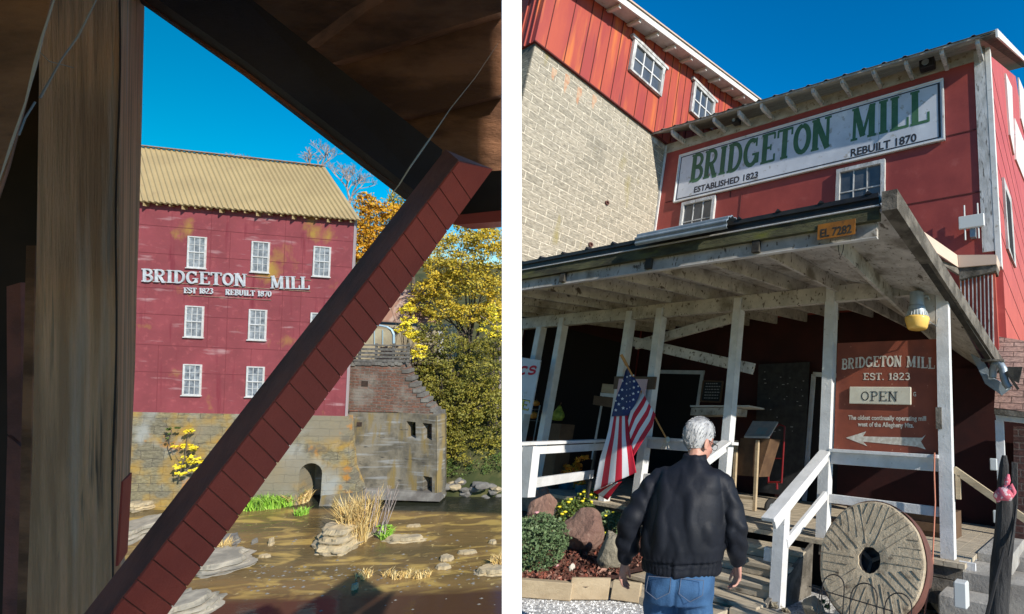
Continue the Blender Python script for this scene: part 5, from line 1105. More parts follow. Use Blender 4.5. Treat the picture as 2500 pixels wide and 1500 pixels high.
# display stand
Yd = 7.25; q = lambda u, v, Y=Yd: RX(u, v, Y)
t = thing('display_stand', RP, q(1855, 1240), 'brown wooden reading stand with a slanted printed map board', 'stand')
mb = MB(); mb.hexa([q(1817, 1065), q(1878, 1066), q(1900, 1030, 7.7), q(1838, 1028, 7.7)], [a - Vector((0, 0, .03)) for a in (q(1817, 1065), q(1878, 1066), q(1900, 1030, 7.7), q(1838, 1028, 7.7))]); part('slanted_board', mb, 'paper', t)
mb = MB(); mb.hexa([a + Vector((0, 0, .003)) for a in (q(1842, 1060), q(1868, 1061), q(1880, 1040, 7.6), q(1856, 1039, 7.6))], [a + Vector((0, 0, .001)) for a in (q(1842, 1060), q(1868, 1061), q(1880, 1040, 7.6), q(1856, 1039, 7.6))]); part('print', mb, 'aqua', t)
mb = MB(); mb.prism([q(1808, 1070, 7.3), q(1880, 1072, 7.3), q(1852, 1165, 7.3), q(1796, 1160, 7.3)], (0, .35, 0)); part('cabinet', mb, 'brown_wood', t)
for a, b_ in (((1850, 1075), (1842, 1248)), ((1798, 1075), (1790, 1235))): mb = MB(); mb.beam(q(*a), q(*b_), .05, .05); part('leg', mb, 'timber_tan', t)
mb = MB(); mb.beam(q(1792, 1212), q(1842, 1218), .04, .04); part('stretcher', mb, 'timber_tan', t)
# hand truck
Yt = 7.7; q = lambda u, v, Y=Yt: RX(u, v, Y)
t = thing('hand_truck', RP, q(1890, 1245), 'red hand truck with black tyres standing by the chalkboard', 'hand truck')
mb = MB(); mb.tube([q(1876, 1180), q(1877, 1080), q(1886, 1050), q(1902, 1036), q(1916, 1042), q(1914, 1080), q(1908, 1180)], .016, 8); mb.tube([q(1876, 1178), q(1906, 1178)], .016, 8); mb.tube([q(1876, 1120), q(1910, 1120)], .01, 6); mb.tube([q(1897, 1178), q(1897, 1195)], .02, 8); part('frame', mb, 'red_metal', t)
mb = MB()
for u in (1882, 1916):
    c_ = q(u, 1238, 7.6); mb.lathe([(.055, -.03), (.115, -.03), (.13, -.015), (.13, .015), (.115, .03), (.055, .03)], c_, 20, ax=(1, -.35, 0))
part('tyre', mb, 'rubber', t); mb = MB()
for u in (1882, 1916): mb.lathe([(.01, -.032), (.055, -.032), (.055, .032), (.01, .032)], q(u, 1238, 7.6), 14, ax=(1, -.35, 0))
part('rim', mb, 'galvanised', t)
# post signs at left
Ys2 = 6.9; q = lambda u, v, Y=Ys2: RX(u, v, Y)
t = thing('post_sign', RP, q(1460, 1110), 'pole with small brown wooden direction boards left of the flag', 'sign')
mb = MB(); mb.tube([q(1474, 960), q(1445, 1122)], .022, 6); part('pole', mb, 'trim_weathered', t)
for pg in ([(1471, 937), (1505, 940), (1500, 962), (1467, 958)], [(1450, 966), (1502, 972), (1498, 996), (1447, 988)]): mb = MB(); mb.prism([q(*a, 6.86) for a in pg], (0, .04, 0)); part('sign_board', mb, 'brown_wood' if pg[0][0] == 1450 else 'timber_tan', t)
mb = MB(); mb.prism([q(1466, 959, 6.85), (q(1500, 962, 6.85)), q(1498, 971, 6.85), q(1465, 967, 6.85)], (0, .02, 0)); part('label_strip', mb, 'porch_white', t)
t = thing('pink_sign', RP, RX(1550, 945, 5.95), 'pale pink placard on a brown board behind the top of the flag', 'sign')
mb = MB(); mb.prism([RX(u, v, 5.94) for u, v in ((1500, 919), (1601, 920), (1597, 951), (1497, 950))], (0, .03, 0)); part('back_board', mb, 'brown_wood', t)
mat('pink_board', (.62, .42, .44), rough=.7)
mb = MB(); mb.prism([RX(u, v, 5.92) for u, v in ((1511, 925), (1580, 926), (1570, 985), (1502, 985))], (0, .018, 0)); part('placard', mb, 'pink_board', t)
# banner at far left
Yb2 = 5.7; q = lambda u, v, Y=Yb2: RX(u, v, Y)
t = thing('banner', RP, q(1290, 950), 'white banner with red and yellow letters cut off at the far left of the porch', 'banner')
mb = MB(); mb.prism([q(1240, 868), q(1320, 880), q(1295, 1012), q(1215, 1008)], (0, .02, 0)); part('cloth', mb, 'sign_white', t, clip=True)
mb = MB(); a = q(1262, 915, Yb2 - .002); b_ = q(1307, 914, Yb2 - .002); word(mb, 'CS', a, b_, .15, (0, -1, 0), .004, weight=2.0, slant=.15, up=(.12, 0, 1)); part('red_letter', mb, 'flag_red', t, clip=True)
mb = MB(); a = q(1268, 998, Yb2 - .002); b_ = q(1292, 1003, Yb2 - .002); word(mb, 'E', a, b_, .17, (0, -1, 0), .003, weight=1.9, up=(.05, 0, 1)); part('letter_outline', mb, 'letter_black', t, clip=True)
mat('letter_yellow', (.75, .62, .1), rough=.7)
mb = MB(); word(mb, 'E', a, b_, .165, (0, -1, 0), .006, weight=1.0, up=(.05, 0, 1)); part('yellow_letter', mb, 'letter_yellow', t, clip=True)
# flowers, gourds, pumpkins
t = thing('flower_bucket', RP, RX(1385, 1210, 6.6), 'grey bucket of orange and rust coloured flowers on the porch floor', 'flowers')
c_ = RX(1385, 1190, 6.6); mb = MB(); mb.lathe([(.13, -.14), (.17, .14), (.16, .14), (.12, -.12)], c_, 18); part('bucket', mb, 'bucket_grey', t)
mb = MB(); rnd = random.Random(6); cloud(mb, RX(1385, 1148, 6.6), (.3, .2, .16), 500, .05, rnd); cloud(mb, RX(1420, 1125, 6.7), (.14, .14, .16), 160, .05, rnd); part('blooms', mb, 'petal_orange', t)
t = thing('flower_pot', RP, RX(1425, 1195, 6.5), 'dim cluster of orange flowers right of the grey bucket', 'flowers')
mb = MB(); mb.lathe([(.08, -.1), (.11, .08)], RX(1418, 1195, 6.5), 14); part('pot', mb, 'bucket_grey', t); mb = MB(); cloud(mb, RX(1418, 1178, 6.5), (.14, .12, .1), 160, .05, rnd); part('blooms', mb, 'petal_orange', t)
t = thing('gourd', RP, RX(1365, 1010, 6.4), 'green and yellow gourd sitting beside the second white post', 'gourd'); c_ = RX(1363, 1012, 6.4)
mb = MB(); mb.lathe([(.01, -.12), (.09, -.11), (.12, -.04), (.10, .03), (.06, .09), (.03, .15), (.01, .17)], c_, 16); part('body', mb, 'green_gourd', t, smooth=True); mb = MB(); mb.tube([c_ + Vector((0, 0, .16)), c_ + Vector((.03, 0, .22))], .01, 5); part('stem', mb, 'brown_wood', t)
mb = MB(); c_ = RX(1363, 1075, 6.4); mb.box((c_.x - .16, 6.3, ZF), (c_.x + .14, 6.6, RX(1363, 1035, 6.4).z)); solo('plant_stand', mb, 'brown_wood', RP, 'dark wooden box under the green gourd', 'box')
for k, (u, v, r) in enumerate(((1308, 985, .07), (1303, 1014, .09))):
    c_ = RX(u, v, 6.5); t = thing('pumpkin', RP, c_, ('small orange pumpkin on the upper shelf beside the banner', 'small orange pumpkin on the lower shelf beside the banner')[k], 'pumpkin', 'pumpkins on the shelf rack')
    mb = MB(); rings = []
    for i in range(9):
        th = .15 + (pi - .3) * i / 8; rings.append([c_ + Vector((r * sin(th) * (1 + .09 * cos(8 * a)) * cos(a), r * sin(th) * (1 + .09 * cos(8 * a)) * sin(a), -r * .8 * cos(th))) for a in [2 * pi * j / 32 for j in range(32)]])
    mb.loft(rings); part('body', mb, 'pumpkin', t, smooth=True); mb = MB(); mb.tube([c_ + Vector((0, 0, r * .7)), c_ + Vector((.01, 0, r * 1.1))], .008, 5); part('stem', mb, 'brown_wood', t)
t = thing('shelf_rack', RP, RX(1300, 1060, 6.5), 'dark metal shelf rack behind the banner at the far left', 'shelf')
for v in (997, 1024): a = RX(1262, v, 6.4); b_ = RX(1319, v + 1, 6.4); mb = MB(); mb.box((a.x, 6.4, a.z - .012), (b_.x, 6.7, a.z)); part('shelf_board', mb, 'iron', t, clip=True)
for u in (1318,): mb = MB(); a = RX(u, 990, 6.4); mb.tube([a, (a.x, 6.4, ZF)], .012, 5); part('leg', mb, 'galvanised', t)
t = thing('storage_crate', RP, RX(2170, 1230, 7.4), 'low brown wooden crate on the porch floor behind the sign rail', 'crate')
c_ = RX(2180, 1200, 7.6); mb = MB()
for z in (-.98, -.78): mb.box((c_.x - .6, 7.3, z), (c_.x + .9, 7.34, z + .1))
mb.box((c_.x - .6, 7.345, ZF + .002), (c_.x + .9, 7.8, -.72)); part('slat_body', mb, 'brown_wood', t)
# ------------------------------------------------------------------ signs on the porch
hs_ = thing('porch_sign', RP, (-1.97, 6.05, 0), 'rust brown painted sign BRIDGETON MILL EST. 1823 with a white arrow between the porch posts', 'sign')
mb = MB(); mb.box((-2.615, 6.045, -.012), (-1.335, 6.065, 1.33)); part('panel', mb, 'sign_brown', hs_)
Yq = 6.044; g = lambda u, v: Vector((RX(u, v, Yq).x, Yq, RX(u, v, Yq).z))
z4 = lambda x, y: (1880 + x * .5794, 640 + y * .5794)
mb = MB(); a, b_ = g(*z4(300, 454)), g(*z4(696, 452)); word(mb, 'BRIDGETON MILL'.replace(' ', ' '), a, b_, .135, nf, .002, weight=1.15, arch=.035)
a, b_ = g(*z4(392, 497)), g(*z4(592, 497)); word(mb, 'EST. 1823', a, b_, .085, nf, .002, weight=1.25)
a, b_ = g(*z4(330, 664)), g(*z4(658, 669)); textmesh(mb, 'The oldest continually operating mill', a, (b_ - a), (0, 0, 1), .052, (b_ - a).length, nf, .002)
a, b_ = g(*z4(370, 692)), g(*z4(606, 698)); textmesh(mb, 'west of the Allegheny Mts.', a, (b_ - a), (0, 0, 1), .052, (b_ - a).length, nf, .002)
a = g(*z4(603, 566)); textmesh(mb, 'G', a, (1, 0, 0), (0, 0, 1), .05, .035, nf, .002)
part('letter', mb, 'sign_letter', hs_)
mb = MB(); mb.prism([g(*z4(*p)) + Vector((0, -.002, 0)) for p in ((320, 741), (405, 714), (392, 735), (640, 741), (656, 728), (636, 757), (656, 790), (618, 778), (392, 757), (410, 776))], (0, .0015, 0)); part('arrow', mb, 'sign_letter', hs_)
t = thing('open_plaque', RP, (-2.02, 6.02, .65), 'cream OPEN plaque hung on the brown porch sign', 'sign')
mb = MB(); mb.box((-2.415, 6.012, .545), (-1.64, 6.04, .755)); part('plaque_board', mb, 'plaque', t, bevel=.006)
mb = MB(); a, b_ = g(*z4(384, 586)), g(*z4(545, 586)); word(mb, 'OPEN', Vector((a.x, 6.0118, a.z)), Vector((b_.x, 6.0118, a.z)), .118, nf, .002, weight=.62); part('letter', mb, 'letter_black', t)
# lamp
lp = thing('yard_lamp', RP, (-1.51, 5.88, 1.88), 'silver barn lamp with an amber glass bowl hanging at the porch corner', 'lamp')
lc = Vector((-1.515, 5.84, 1.46))
mb = MB(); mb.lathe([(.05, .42), (.085, .40), (.085, .24), (.10, .22), (.105, .17), (.115, .165), (.13, .10), (.135, .09)], lc, 28); part('housing', mb, 'galvanised', lp, smooth=False)
mb = MB()
for i in range(24): a = 2 * pi * i / 24; mb.beam(lc + Vector((.112 * cos(a), .112 * sin(a), .165)), lc + Vector((.134 * cos(a), .134 * sin(a), .10)), .008, .01)
part('cooling_fin', mb, 'plastic_white', lp)
mb = MB(); mb.lathe([(.14, .095), (.145, .075), (.118, -.03), (.10, -.05), (.06, -.055), (.01, -.055)], lc, 28); part('amber_bowl', mb, 'lamp_amber', lp, smooth=True)
mb = MB(); mb.tube([lc + Vector((.03, .02, .36)), lc + Vector((.1, .1, .38)), (lc.x + .12, 5.96, lc.z + .34)], .018, 6); mb.tube([lc + Vector((.13, .05, .05)), lc + Vector((.2, .1, .0)), lc + Vector((.22, .12, .1))], .006, 5); part('bracket', mb, 'galvanised', lp)
# licence plate, tube, hook
t = thing('licence_plate', RP, (-1.8, 4.0, 2.0), 'old rusty orange number plate EL 7282 nailed to the mossy fascia', 'plate')
a, b_ = RX(1992, 549, 3.97), RX(2080, 541, 3.97); c_, d_ = RX(2087, 573, 3.97), RX(1995, 582, 3.97); x0, x1, z0, z1 = d_.x, c_.x, c_.z + .006, a.z - .004
mb = MB(); mb.box((x0, 3.972, z0), (x1, 3.978, z1)); part('plate', mb, 'plate_orange', t)
mb = MB(); textmesh(mb, 'EL 7282', (x0 + .03, 3.9715, z0 + .02), (1, 0, 0), (0, 0, 1), (z1 - z0) * .52, (x1 - x0) * .84, nf, .001); part('letter', mb, 'fascia_dark', t)
t = thing('tin_roll', RP, (-3.6, 4.0, 2.2), 'curved piece of galvanised corrugated tin lying along the porch roof edge', 'tin sheet')
x0, x1 = RX(1567, 590, 3.97).x, RX(1789, 545, 3.97).x; cz = 2.185; mb = MB(); ring0 = []
prof = [(3.99 - (.13 + .009 * sin(k * 1.15)) * cos(a_) * 1.0, cz + (.115 + .009 * sin(k * 1.15)) * sin(a_)) for k, a_ in [(k, -.55 + (pi * .78 + .55) * k / 30) for k in range(31)]]
ro = [Vector((x0, y, z)) for y, z in prof] + [Vector((x0, y + (.008 if y < 4 else -.008), z - .006)) for y, z in reversed(prof)]
mb.loft([ro, [p + Vector((x1 - x0, 0, 0)) for p in ro]]); part('sheet', mb, 'galvanised', t)
mb = MB(); p = RX(2131, 562, 4.3); mb.tube([p + Vector((0, 0, .06)), p, p - Vector((0, 0, .05)), p + Vector((.01, 0, -.09))], [.009, .012, .006, .003], 6); solo('white_hook', mb, 'plastic_white', RP, 'small white hook hanging under the porch corner', 'hook')
mb = MB(); p = RX(2046, 590, 4.15); mb.tube([p, p - Vector((-.01, 0, .1)), p - Vector((-.03, 0, .17)), p - Vector((-.055, 0, .1)), p - Vector((-.06, 0, .02))], .004, 5); solo('wire_loop', mb, 'iron', RP, 'thin rusty wire loop hanging below the number plate', 'wire')
# cable along the corner post
mb = MB(); mb.tube([(-1.36, 5.94, .02), (-1.365, 5.93, -.2), (-1.36, 5.93, -.5), (-1.38, 5.85, -1.1), (-1.42, 5.6, -1.6)], .009, 6); solo('extension_cord', mb, 'cable_orange', RP, 'orange cord hanging down beside the corner porch post', 'cord')

# ------------------------------------------------------------------ right edge: tan roof edge, tin strip, lean-to
so = thing('side_roof', RP, RX(2385, 640, 9.1), 'tan capped little side roof with rusty red tin strips beside the porch corner', 'roof')
q = lambda u, v, Y=9.1: RX(u, v, Y)
mb = MB(); mb.prism([q(2338, 623), q(2433, 622), q(2433, 645), q(2341, 653)], (0, .42, 0)); part('fascia', mb, 'tan_board', so)
mb = MB(); mb.hexa([q(2235, 552, 7.9), q(2337, 623), q(2340, 653), q(2243, 588, 7.9)], [a + Vector((.05, .35, 0)) for a in (q(2235, 552, 7.9), q(2337, 623), q(2340, 653), q(2243, 588, 7.9))]); part('fascia', mb, 'tan_board', so)
mb = MB(); mb.prism([q(2342, 655, 9.13), q(2433, 647, 9.13), q(2432, 661, 9.13), q(2342, 683, 9.13)], (0, .35, 0)); mb.prism([q(2280, 622, 8.6), q(2340, 655, 9.12), q(2341, 670, 9.12), q(2284, 636, 8.6)], (.03, .3, 0)); part('lower_board', mb, 'grey_timber', so)
mb = MB()
for i in range(9):
    u = 2344 + i * 9.6; mb.prism([q(u, 672, 9.2), q(u + 2.2, 671, 9.2), q(u + 4 + i * .3, 760 + i * 13, 9.2), q(u + 1 + i * .3, 756 + i * 13, 9.2)], (0, .06, 0))
part('tin_rib', mb, 'trim_weathered', so); mb = MB(); mb.prism([q(2340, 668, 9.24), q(2428, 655, 9.24), q(2440, 880, 9.24), q(2425, 870, 9.24), q(2345, 745, 9.24)], (0, .1, 0)); part('tin_wall', mb, 'tin_orange', so)
le = thing('lean_to', RP, (-.3, 9, ZG), 'shingled lean-to at the right edge with a white post and dark brick wall below', 'shelter')
A = [RX(2438, 822, 9.5), RX(2560, 842, 9.5), RX(2560, 1012, 8.3), RX(2427, 996, 8.3)]
mb = MB(); mb.hexa([a + Vector((0, 0, .0)) for a in A], [a + Vector((0, .12, -.1)) for a in A]); part('shingle_roof', mb, 'shingles', le)
mb = MB(); mb.prism([RX(2427, 998, 8.28), RX(2560, 1013, 8.28), RX(2560, 1026, 8.28), RX(2428, 1011, 8.28)], (0, .2, 0)); part('eave_board', mb, 'grey_timber', le)
mb = MB(); mb.prism([RX(2430, 1013, 8.4), RX(2560, 1028, 8.4), RX(2560, 1040, 8.4), RX(2432, 1026, 8.4)], (0, .1, 0)); part('lintel', mb, 'porch_white', le)
mb = MB(); mb.prism([RX(2429, 1026, 8.42), RX(2449, 1028, 8.42), RX(2462, 1335, 8.42), RX(2441, 1335, 8.42)], (0, .1, 0)); part('post', mb, 'porch_white', le)
mb = MB(); mb.prism([RX(2474, 1040, 9.0), RX(2600, 1050, 9.0), RX(2600, 1345, 9.0), RX(2476, 1345, 9.0)], (0, .3, 0)); part('brick_wall', mb, 'dark_brick', le)
mb = MB(); mb.prism([RX(2330, 900, 9.4), RX(2560, 900, 9.4), RX(2560, 1330, 9.4), RX(2330, 1330, 9.4)], (0, .1, 0)); part('back_wall', mb, 'porch_red_shade', le)
mb = MB(); a0 = (-.9, 8.2, ZG); mb.box((-1.0, 7.4, ZG), (1.2, 9.5, -1.14)); mb.box((-.85, 6.6, ZG), (1.2, 7.38, -1.3)); part('concrete_step', mb, 'concrete', le)
# downspout
ds = thing('downspout', RP, RX(2440, 930, 8.2), 'galvanised downspout elbow emptying over white flashing at the end of the porch roof', 'downspout')
q = lambda u, v, Y=8.2: RX(u, v, Y)
mb = MB(); mb.tube([q(2424, 922, 8.3), q(2424, 905, 8.3), q(2430, 890, 8.25), q(2441, 888), q(2449, 902), q(2451, 920), q(2456, 936), q(2464, 947)], [.055, .06, .062, .062, .062, .06, .058, .055], 14, cap=False); part('elbow', mb, 'galvanised', ds, smooth=True)
mb = MB(); mb.hexa([q(2368, 862, 8.4), q(2400, 880, 8.4), q(2425, 922, 8.4), q(2390, 905, 8.4)], [a + Vector((0, .01, 0)) for a in (q(2368, 862, 8.4), q(2400, 880, 8.4), q(2425, 922, 8.4), q(2390, 905, 8.4))])
mb.hexa([q(2390, 905, 8.38), q(2425, 922, 8.38), q(2470, 948, 8.36), q(2446, 966, 8.36)], [a + Vector((0, .01, 0)) for a in (q(2390, 905, 8.38), q(2425, 922, 8.38), q(2470, 948, 8.36), q(2446, 966, 8.36))])
mb.hexa([q(2390, 905, 8.37), q(2405, 937, 8.37), q(2446, 966, 8.35), q(2440, 955, 8.35)], [a + Vector((0, .01, 0)) for a in (q(2390, 905, 8.37), q(2405, 937, 8.37), q(2446, 966, 8.35), q(2440, 955, 8.35))]); part('flashing', mb, 'galvanised', ds)
mb = MB(); mb.beam(q(2396, 880), q(2452, 882), .12, .03); part('gutter_lip', mb, 'grey_timber', ds)
mb = MB(); mb.prism([q(2452, 896, 8.25), q(2496, 896, 8.25), q(2487, 936, 8.25), q(2468, 925, 8.25)], (0, .05, 0)); mb.beam(q(2457, 908, 8.15), q(2486, 951, 8.15), .06, .04); part('flap', mb, 'fascia_dark', ds)
# ramp handrail, small white fittings, deck extension
t = thing('brown_handrail', RP, (-1.0, 6.1, -.3), 'brown wooden handrail running down from the corner post to the right edge', 'handrail')
mb = MB(); mb.beam(RX(2329, 1146, 6.1), RX(2560, 1308, 6.1), .08, .07); part('rail', mb, 'timber_tan', t); mb = MB(); mb.box((-1.17, 6.06, -.45), (-1.12, 6.12, -.2)); part('bracket', mb, 'timber_tan', t)
for k, (u, v) in enumerate(((2423, 1134), (2431, 1262))):
    mb = MB(); p = RX(u, v, 6.9); mb.box((p.x - .03, 6.9, p.z - .07), (p.x + .05, 6.95, p.z + .07)); solo('outlet_box', mb, 'plastic_white', RP, ('upper white outlet box left of the black post', 'lower white outlet box left of the black post')[k], 'outlet', 'outlet boxes by the black post', bevel=.008)
mb = MB(); mb.box((-1.06, 6.6, ZF - .17), (-.70, 8.2, ZF + .02)); mb.box((-1.1, 5.9, -1.33), (-.80, 6.58, -1.12)); solo('landing', mb, 'concrete', RP, 'worn concrete landing at the right end of the porch floor', 'landing', bevel=.01)
mb = MB(); mb.box((-1.25, 5.5, ZG), (-.78, 5.86, -1.28)); mb.box((-1.1, 5.3, ZG), (-.60, 5.48, -1.42)); solo('concrete_block', mb, 'concrete', RP, 'rough concrete footing below the corner porch post', 'block', bevel=.015)
mb = MB(); p = RX(2348, 1450, 5.1); mb.box((p.x - .06, 5.05, p.z - .11), (p.x + .05, 5.18, p.z + .10)); solo('white_box', mb, 'plastic_white', RP, 'small white outdoor electrical box low beside the millstone', 'box', bevel=.012)
mb = MB(); mb.box((-1.14, 5.97, ZF - .10), (-.98, 6.03, ZF + .0)); solo('white_block', mb, 'porch_white', RP, 'white painted block end on the landing beside the corner post', 'block')
# ------------------------------------------------------------------ millstone
mc = Vector((-1.775, 5.14, -1.035)); ms = thing('millstone', RP, (-1.775, 5.2, ZG), 'huge leaning round millstone with radial grooves and an iron band in front of the porch', 'millstone')
tl_ = radians(17); ax = Vector((-.10, -cos(tl_), sin(tl_))).normalized(); Rm = .54
q_ = Vector((0, 0, 1)).rotation_difference(ax); uxm = Vector((1, 0, 0)) - ax * ax.x; uxm.normalize(); uym = ax.cross(uxm)
mb = MB(); nseg = 64; rr_ = random.Random(2)
def mring(r, z, wob=0): return [mc + uxm * ((r + wob * noise.noise(Vector((cos(a) * 3, sin(a) * 3, 1)))) * cos(a)) + uym * ((r + wob * noise.noise(Vector((cos(a) * 3, sin(a) * 3, 1)))) * sin(a)) + ax * (z + (.004 * noise.noise(Vector((r * 5 * cos(a), r * 5 * sin(a), 2))) if z > 0 else 0)) for a in [2 * pi * i / nseg for i in range(nseg)]]
mb.loft([mring(.115, -.1), mring(.115, .09, .01), mring(.2, .098, .004), mring(.3, .097), mring(.4, .098), mring(.5, .096), mring(Rm - .012, .09, .015), mring(Rm, .075, .012), mring(Rm - .004, -.09)], cap=False)
part('stone', mb, 'millstone', ms)
mb = MB(); mb.loft([mring(Rm + .006, .06), mring(Rm + .012, .06), mring(Rm + .012, -.10), mring(Rm + .006, -.10)], cap=False); part('iron_band', mb, 'rust_band', ms)
mb = MB(); mb.lathe([(.12, -.09), (.122, .07), (.11, .07), (.10, .0), (.01, -.01)], mc, 32, ax=ax)
for k in range(3): a = k * 2.1 + .4; mb.beam(mc + ax * .03, mc + (uxm * cos(a) + uym * sin(a)) * .12 + ax * .05, .035, .02, up=ax)
part('iron_eye', mb, 'iron', ms)
mat('groove_dark', (.17, .135, .095), (.42, .36, .27), scale=12, rough=1)
mb = MB()
for s_ in range(10):
    a0 = 2 * pi * s_ / 10
    for k in range(4):
        d0 = uxm * cos(a0) + uym * sin(a0); d1 = uxm * cos(a0 + pi / 2) + uym * sin(a0 + pi / 2)
        o_ = d1 * (k * .075); r0 = .15 + k * .07; r1 = sqrt(max(.01, (Rm - .02) ** 2 - (k * .075) ** 2))
        a_, b_ = mc + d0 * r0 + o_ + ax * .0985, mc + d0 * r1 + o_ + ax * .0965
        mb.beam(a_, b_, .006, .008, up=ax)
part('groove', mb, 'groove_dark', ms)
# hoop wire border
t = thing('hoop_fence', RP, RX(2100, 1470, 4.55), 'low black wire hoop border fence in front of the millstone', 'fence'); q = lambda u, v: RX(u, v, 4.6)
for (u0, u1, vt, vb) in ((2008, 2061, 1403, 1500), (2077, 2142, 1424, 1520), (2160, 2226, 1448, 1530)):
    uc = (u0 + u1) / 2; mb = MB(); rh = (u1 - u0) / 2; pts = [q(u0 - 5, vb), q(u0 - 1, vt + 40)] + [q(uc - rh * cos(a), vt + rh * 1.1 - rh * 1.1 * sin(a)) for a in [pi * i / 10 for i in range(11)]] + [q(u1, vt + 40), q(u1 - 4, vb)]
    mb.tube(pts, .0055, 6); part('hoop', mb, 'iron', t)
mb = MB(); mb.tube([q(1975, 1432), q(2180, 1493)], .005, 6); part('cross_wire', mb, 'iron', t)
mb = MB(); mb.tube([q(2003, 1440), q(1993, 1500)], .005, 6); mb.tube([q(2026, 1450), q(2024, 1500)], .004, 6); part('upright', mb, 'iron', t)
# black post with bandana
Yk = 4.1; q = lambda u, v, Y=Yk: RX(u, v, Y)
bp_ = thing('black_post', RP, q(2435, 1500), 'charred black post leaning at the lower right with a red bandana tied round it', 'post')
rg = []
for v, ul, ur in ((1112, 2446, 2458), (1135, 2441, 2464), (1180, 2436, 2464), (1218, 2435, 2472), (1290, 2428, 2476), (1380, 2420, 2472), (1460, 2414, 2462), (1560, 2404, 2456)):
    a, b_ = q(ul, v), q(ur, v); c_ = (a + b_) / 2; r = (b_ - a).length / 2; rg.append([c_ + Vector((r * cos(t_) * (1 + .12 * sin(3 * t_ + v)), r * .8 * sin(t_), 0)) for t_ in [2 * pi * i / 14 for i in range(14)]])
mb = MB(); mb.loft(rg); part('post_body', mb, 'charred_wood', bp_)
mb = MB(); mb.prism([q(2470, 1128, 4.3), q(2483, 1132, 4.3), q(2484, 1230, 4.3), q(2470, 1300, 4.3)], (0, .05, 0)); mb.tube([q(2482, 1235, 4.1), q(2474, 1300, 4.05), q(2462, 1360, 4.0)], [.008, .012, .006], 6); part('side_plank', mb, 'charred_wood', bp_)
mb = MB(); mb.tube([q(2452, 1338, 4.0), q(2430, 1420, 3.95), q(2405, 1520, 3.95)], [.008, .014, .012], 6); part('iron_bar', mb, 'iron', bp_)
bn = thing('bandana', RP, q(2455, 1200), 'red and white patterned bandana knotted around the black post', 'bandana')
mb = MB(); mb.tube([q(2434, 1212, 4.02), q(2445, 1206, 3.98), q(2460, 1208, 3.98), q(2473, 1200, 4.04)], [.03, .045, .045, .025], 10); mb.ell(q(2458, 1196, 3.99), (.035, .025, .035)); mb.tube([q(2462, 1196, 3.98), q(2470, 1188, 3.98), q(2474, 1200, 3.98), q(2470, 1210, 3.98)], [.015, .022, .02, .008], 8); mb.tube([q(2456, 1192, 3.99), q(2460, 1172, 4.0), q(2462, 1158, 4.0)], [.016, .02, .008], 8); mb.tube([q(2440, 1214, 4.0), q(2436, 1222, 4.0), q(2434, 1226, 4.0)], [.02, .016, .006], 8)
part('cloth', mb, 'bandana', bn, smooth=True)

# ------------------------------------------------------------------ flower bed and rocks
mb = MB(); nx = 24; vs = []
for j in range(nx + 1):
    for i in range(nx + 1):
        u = i / nx; v = j / nx; a = Vector((-7.6, 2.6, 0)).lerp(Vector((-4.35, 3.98, 0)), u); b_ = Vector((-9.2, 6.0, 0)).lerp(Vector((-4.35, 5.9, 0)), u); p = a.lerp(b_, v); vs.append((p.x, p.y, -1.52 + .10 * v + .03 * noise.noise(Vector((p.x * 3, p.y * 3, 0)))))
mb.add(vs, [(j * (nx + 1) + i, j * (nx + 1) + i + 1, (j + 1) * (nx + 1) + i + 1, (j + 1) * (nx + 1) + i) for j in range(nx) for i in range(nx)]); solo('mulch_bed', mb, 'mulch_bed', RP, kind='structure', clip=True, smooth=True)
mb = MB(); rnd = random.Random(12)
for i in range(2600):
    u, v = rnd.random(), rnd.random() ** 1.5; a = Vector((-6.0, 3.3, 0)).lerp(Vector((-4.4, 3.98, 0)), u); b_ = Vector((-6.5, 5.2, 0)).lerp(Vector((-4.4, 5.3, 0)), u); p = a.lerp(b_, v); p.z = -1.50 + .10 * v; leaf(mb, p + Vector((0, 0, rnd.uniform(0, .02))), rnd.uniform(.03, .07), rnd)
solo('wood_chips', mb, 'mulch', RP, 'red brown wood chips covering the flower bed', 'wood chips', kind='stuff', clip=True)
for k, (a, b_, w_, h_) in enumerate((((-6.3, 2.82, -1.555), (-4.47, 3.92, -1.565), .09, .16), ((-4.50, 3.90, -1.54), (-4.22, 4.16, -1.54), .05, .20), ((-4.19, 4.17, -1.54), (-3.92, 4.30, -1.55), .05, .18))):
    mb = MB(); mb.beam(a, b_, w_, h_); solo('timber_edging', mb, 'timber_tan', RP, ('long tan timber edging the flower bed at left', 'short upright board end in front of the grey rock', 'short board half hidden behind the man')[k], 'timber', 'timbers edging the flower bed', clip=True, bevel=.008)
def rk(name, u0, v0, u1, v1, Zb, m_, seed, label, rough=.3, yaw=0, squash=1.0, cuts=7):
    b_ = RP.hit((u0 + u1) / 2, v1, 2, Zb); dep = (RP.M @ b_).y; s = dep / F_PX; mb = MB(); rx = (u1 - u0) * s / 2 * 1.12; rz = (v1 - v0) * s / 2 * 1.1
    rock(mb, b_ + Vector((0, rx * .5, rz * .86)), (rx, rx * .8, rz), seed, sub=4, rough=rough, cuts=cuts); return solo(name, mb, m_, RP, label, 'rock', 'rocks in the flower bed', clip=True)
rk('boulder', 1338, 1250, 1442, 1352, -1.45, 'rock_brown', 21, 'squarish reddish brown boulder in the flower bed', .12, cuts=5)
rk('boulder', 1432, 1298, 1508, 1392, -1.48, 'rock_tan', 33, 'tan rock with a pointed top beside the timber end', .12, cuts=5)
rk('boulder', 1262, 1198, 1332, 1292, -1.36, 'rock_brown', 5, 'shaded grey brown boulder cut off by the left edge under the rail', .2)
rk('boulder', 1495, 1180, 1610, 1300, -1.42, 'rock_tan', 44, 'big sunlit tan boulder behind the man left of the steps', .15)
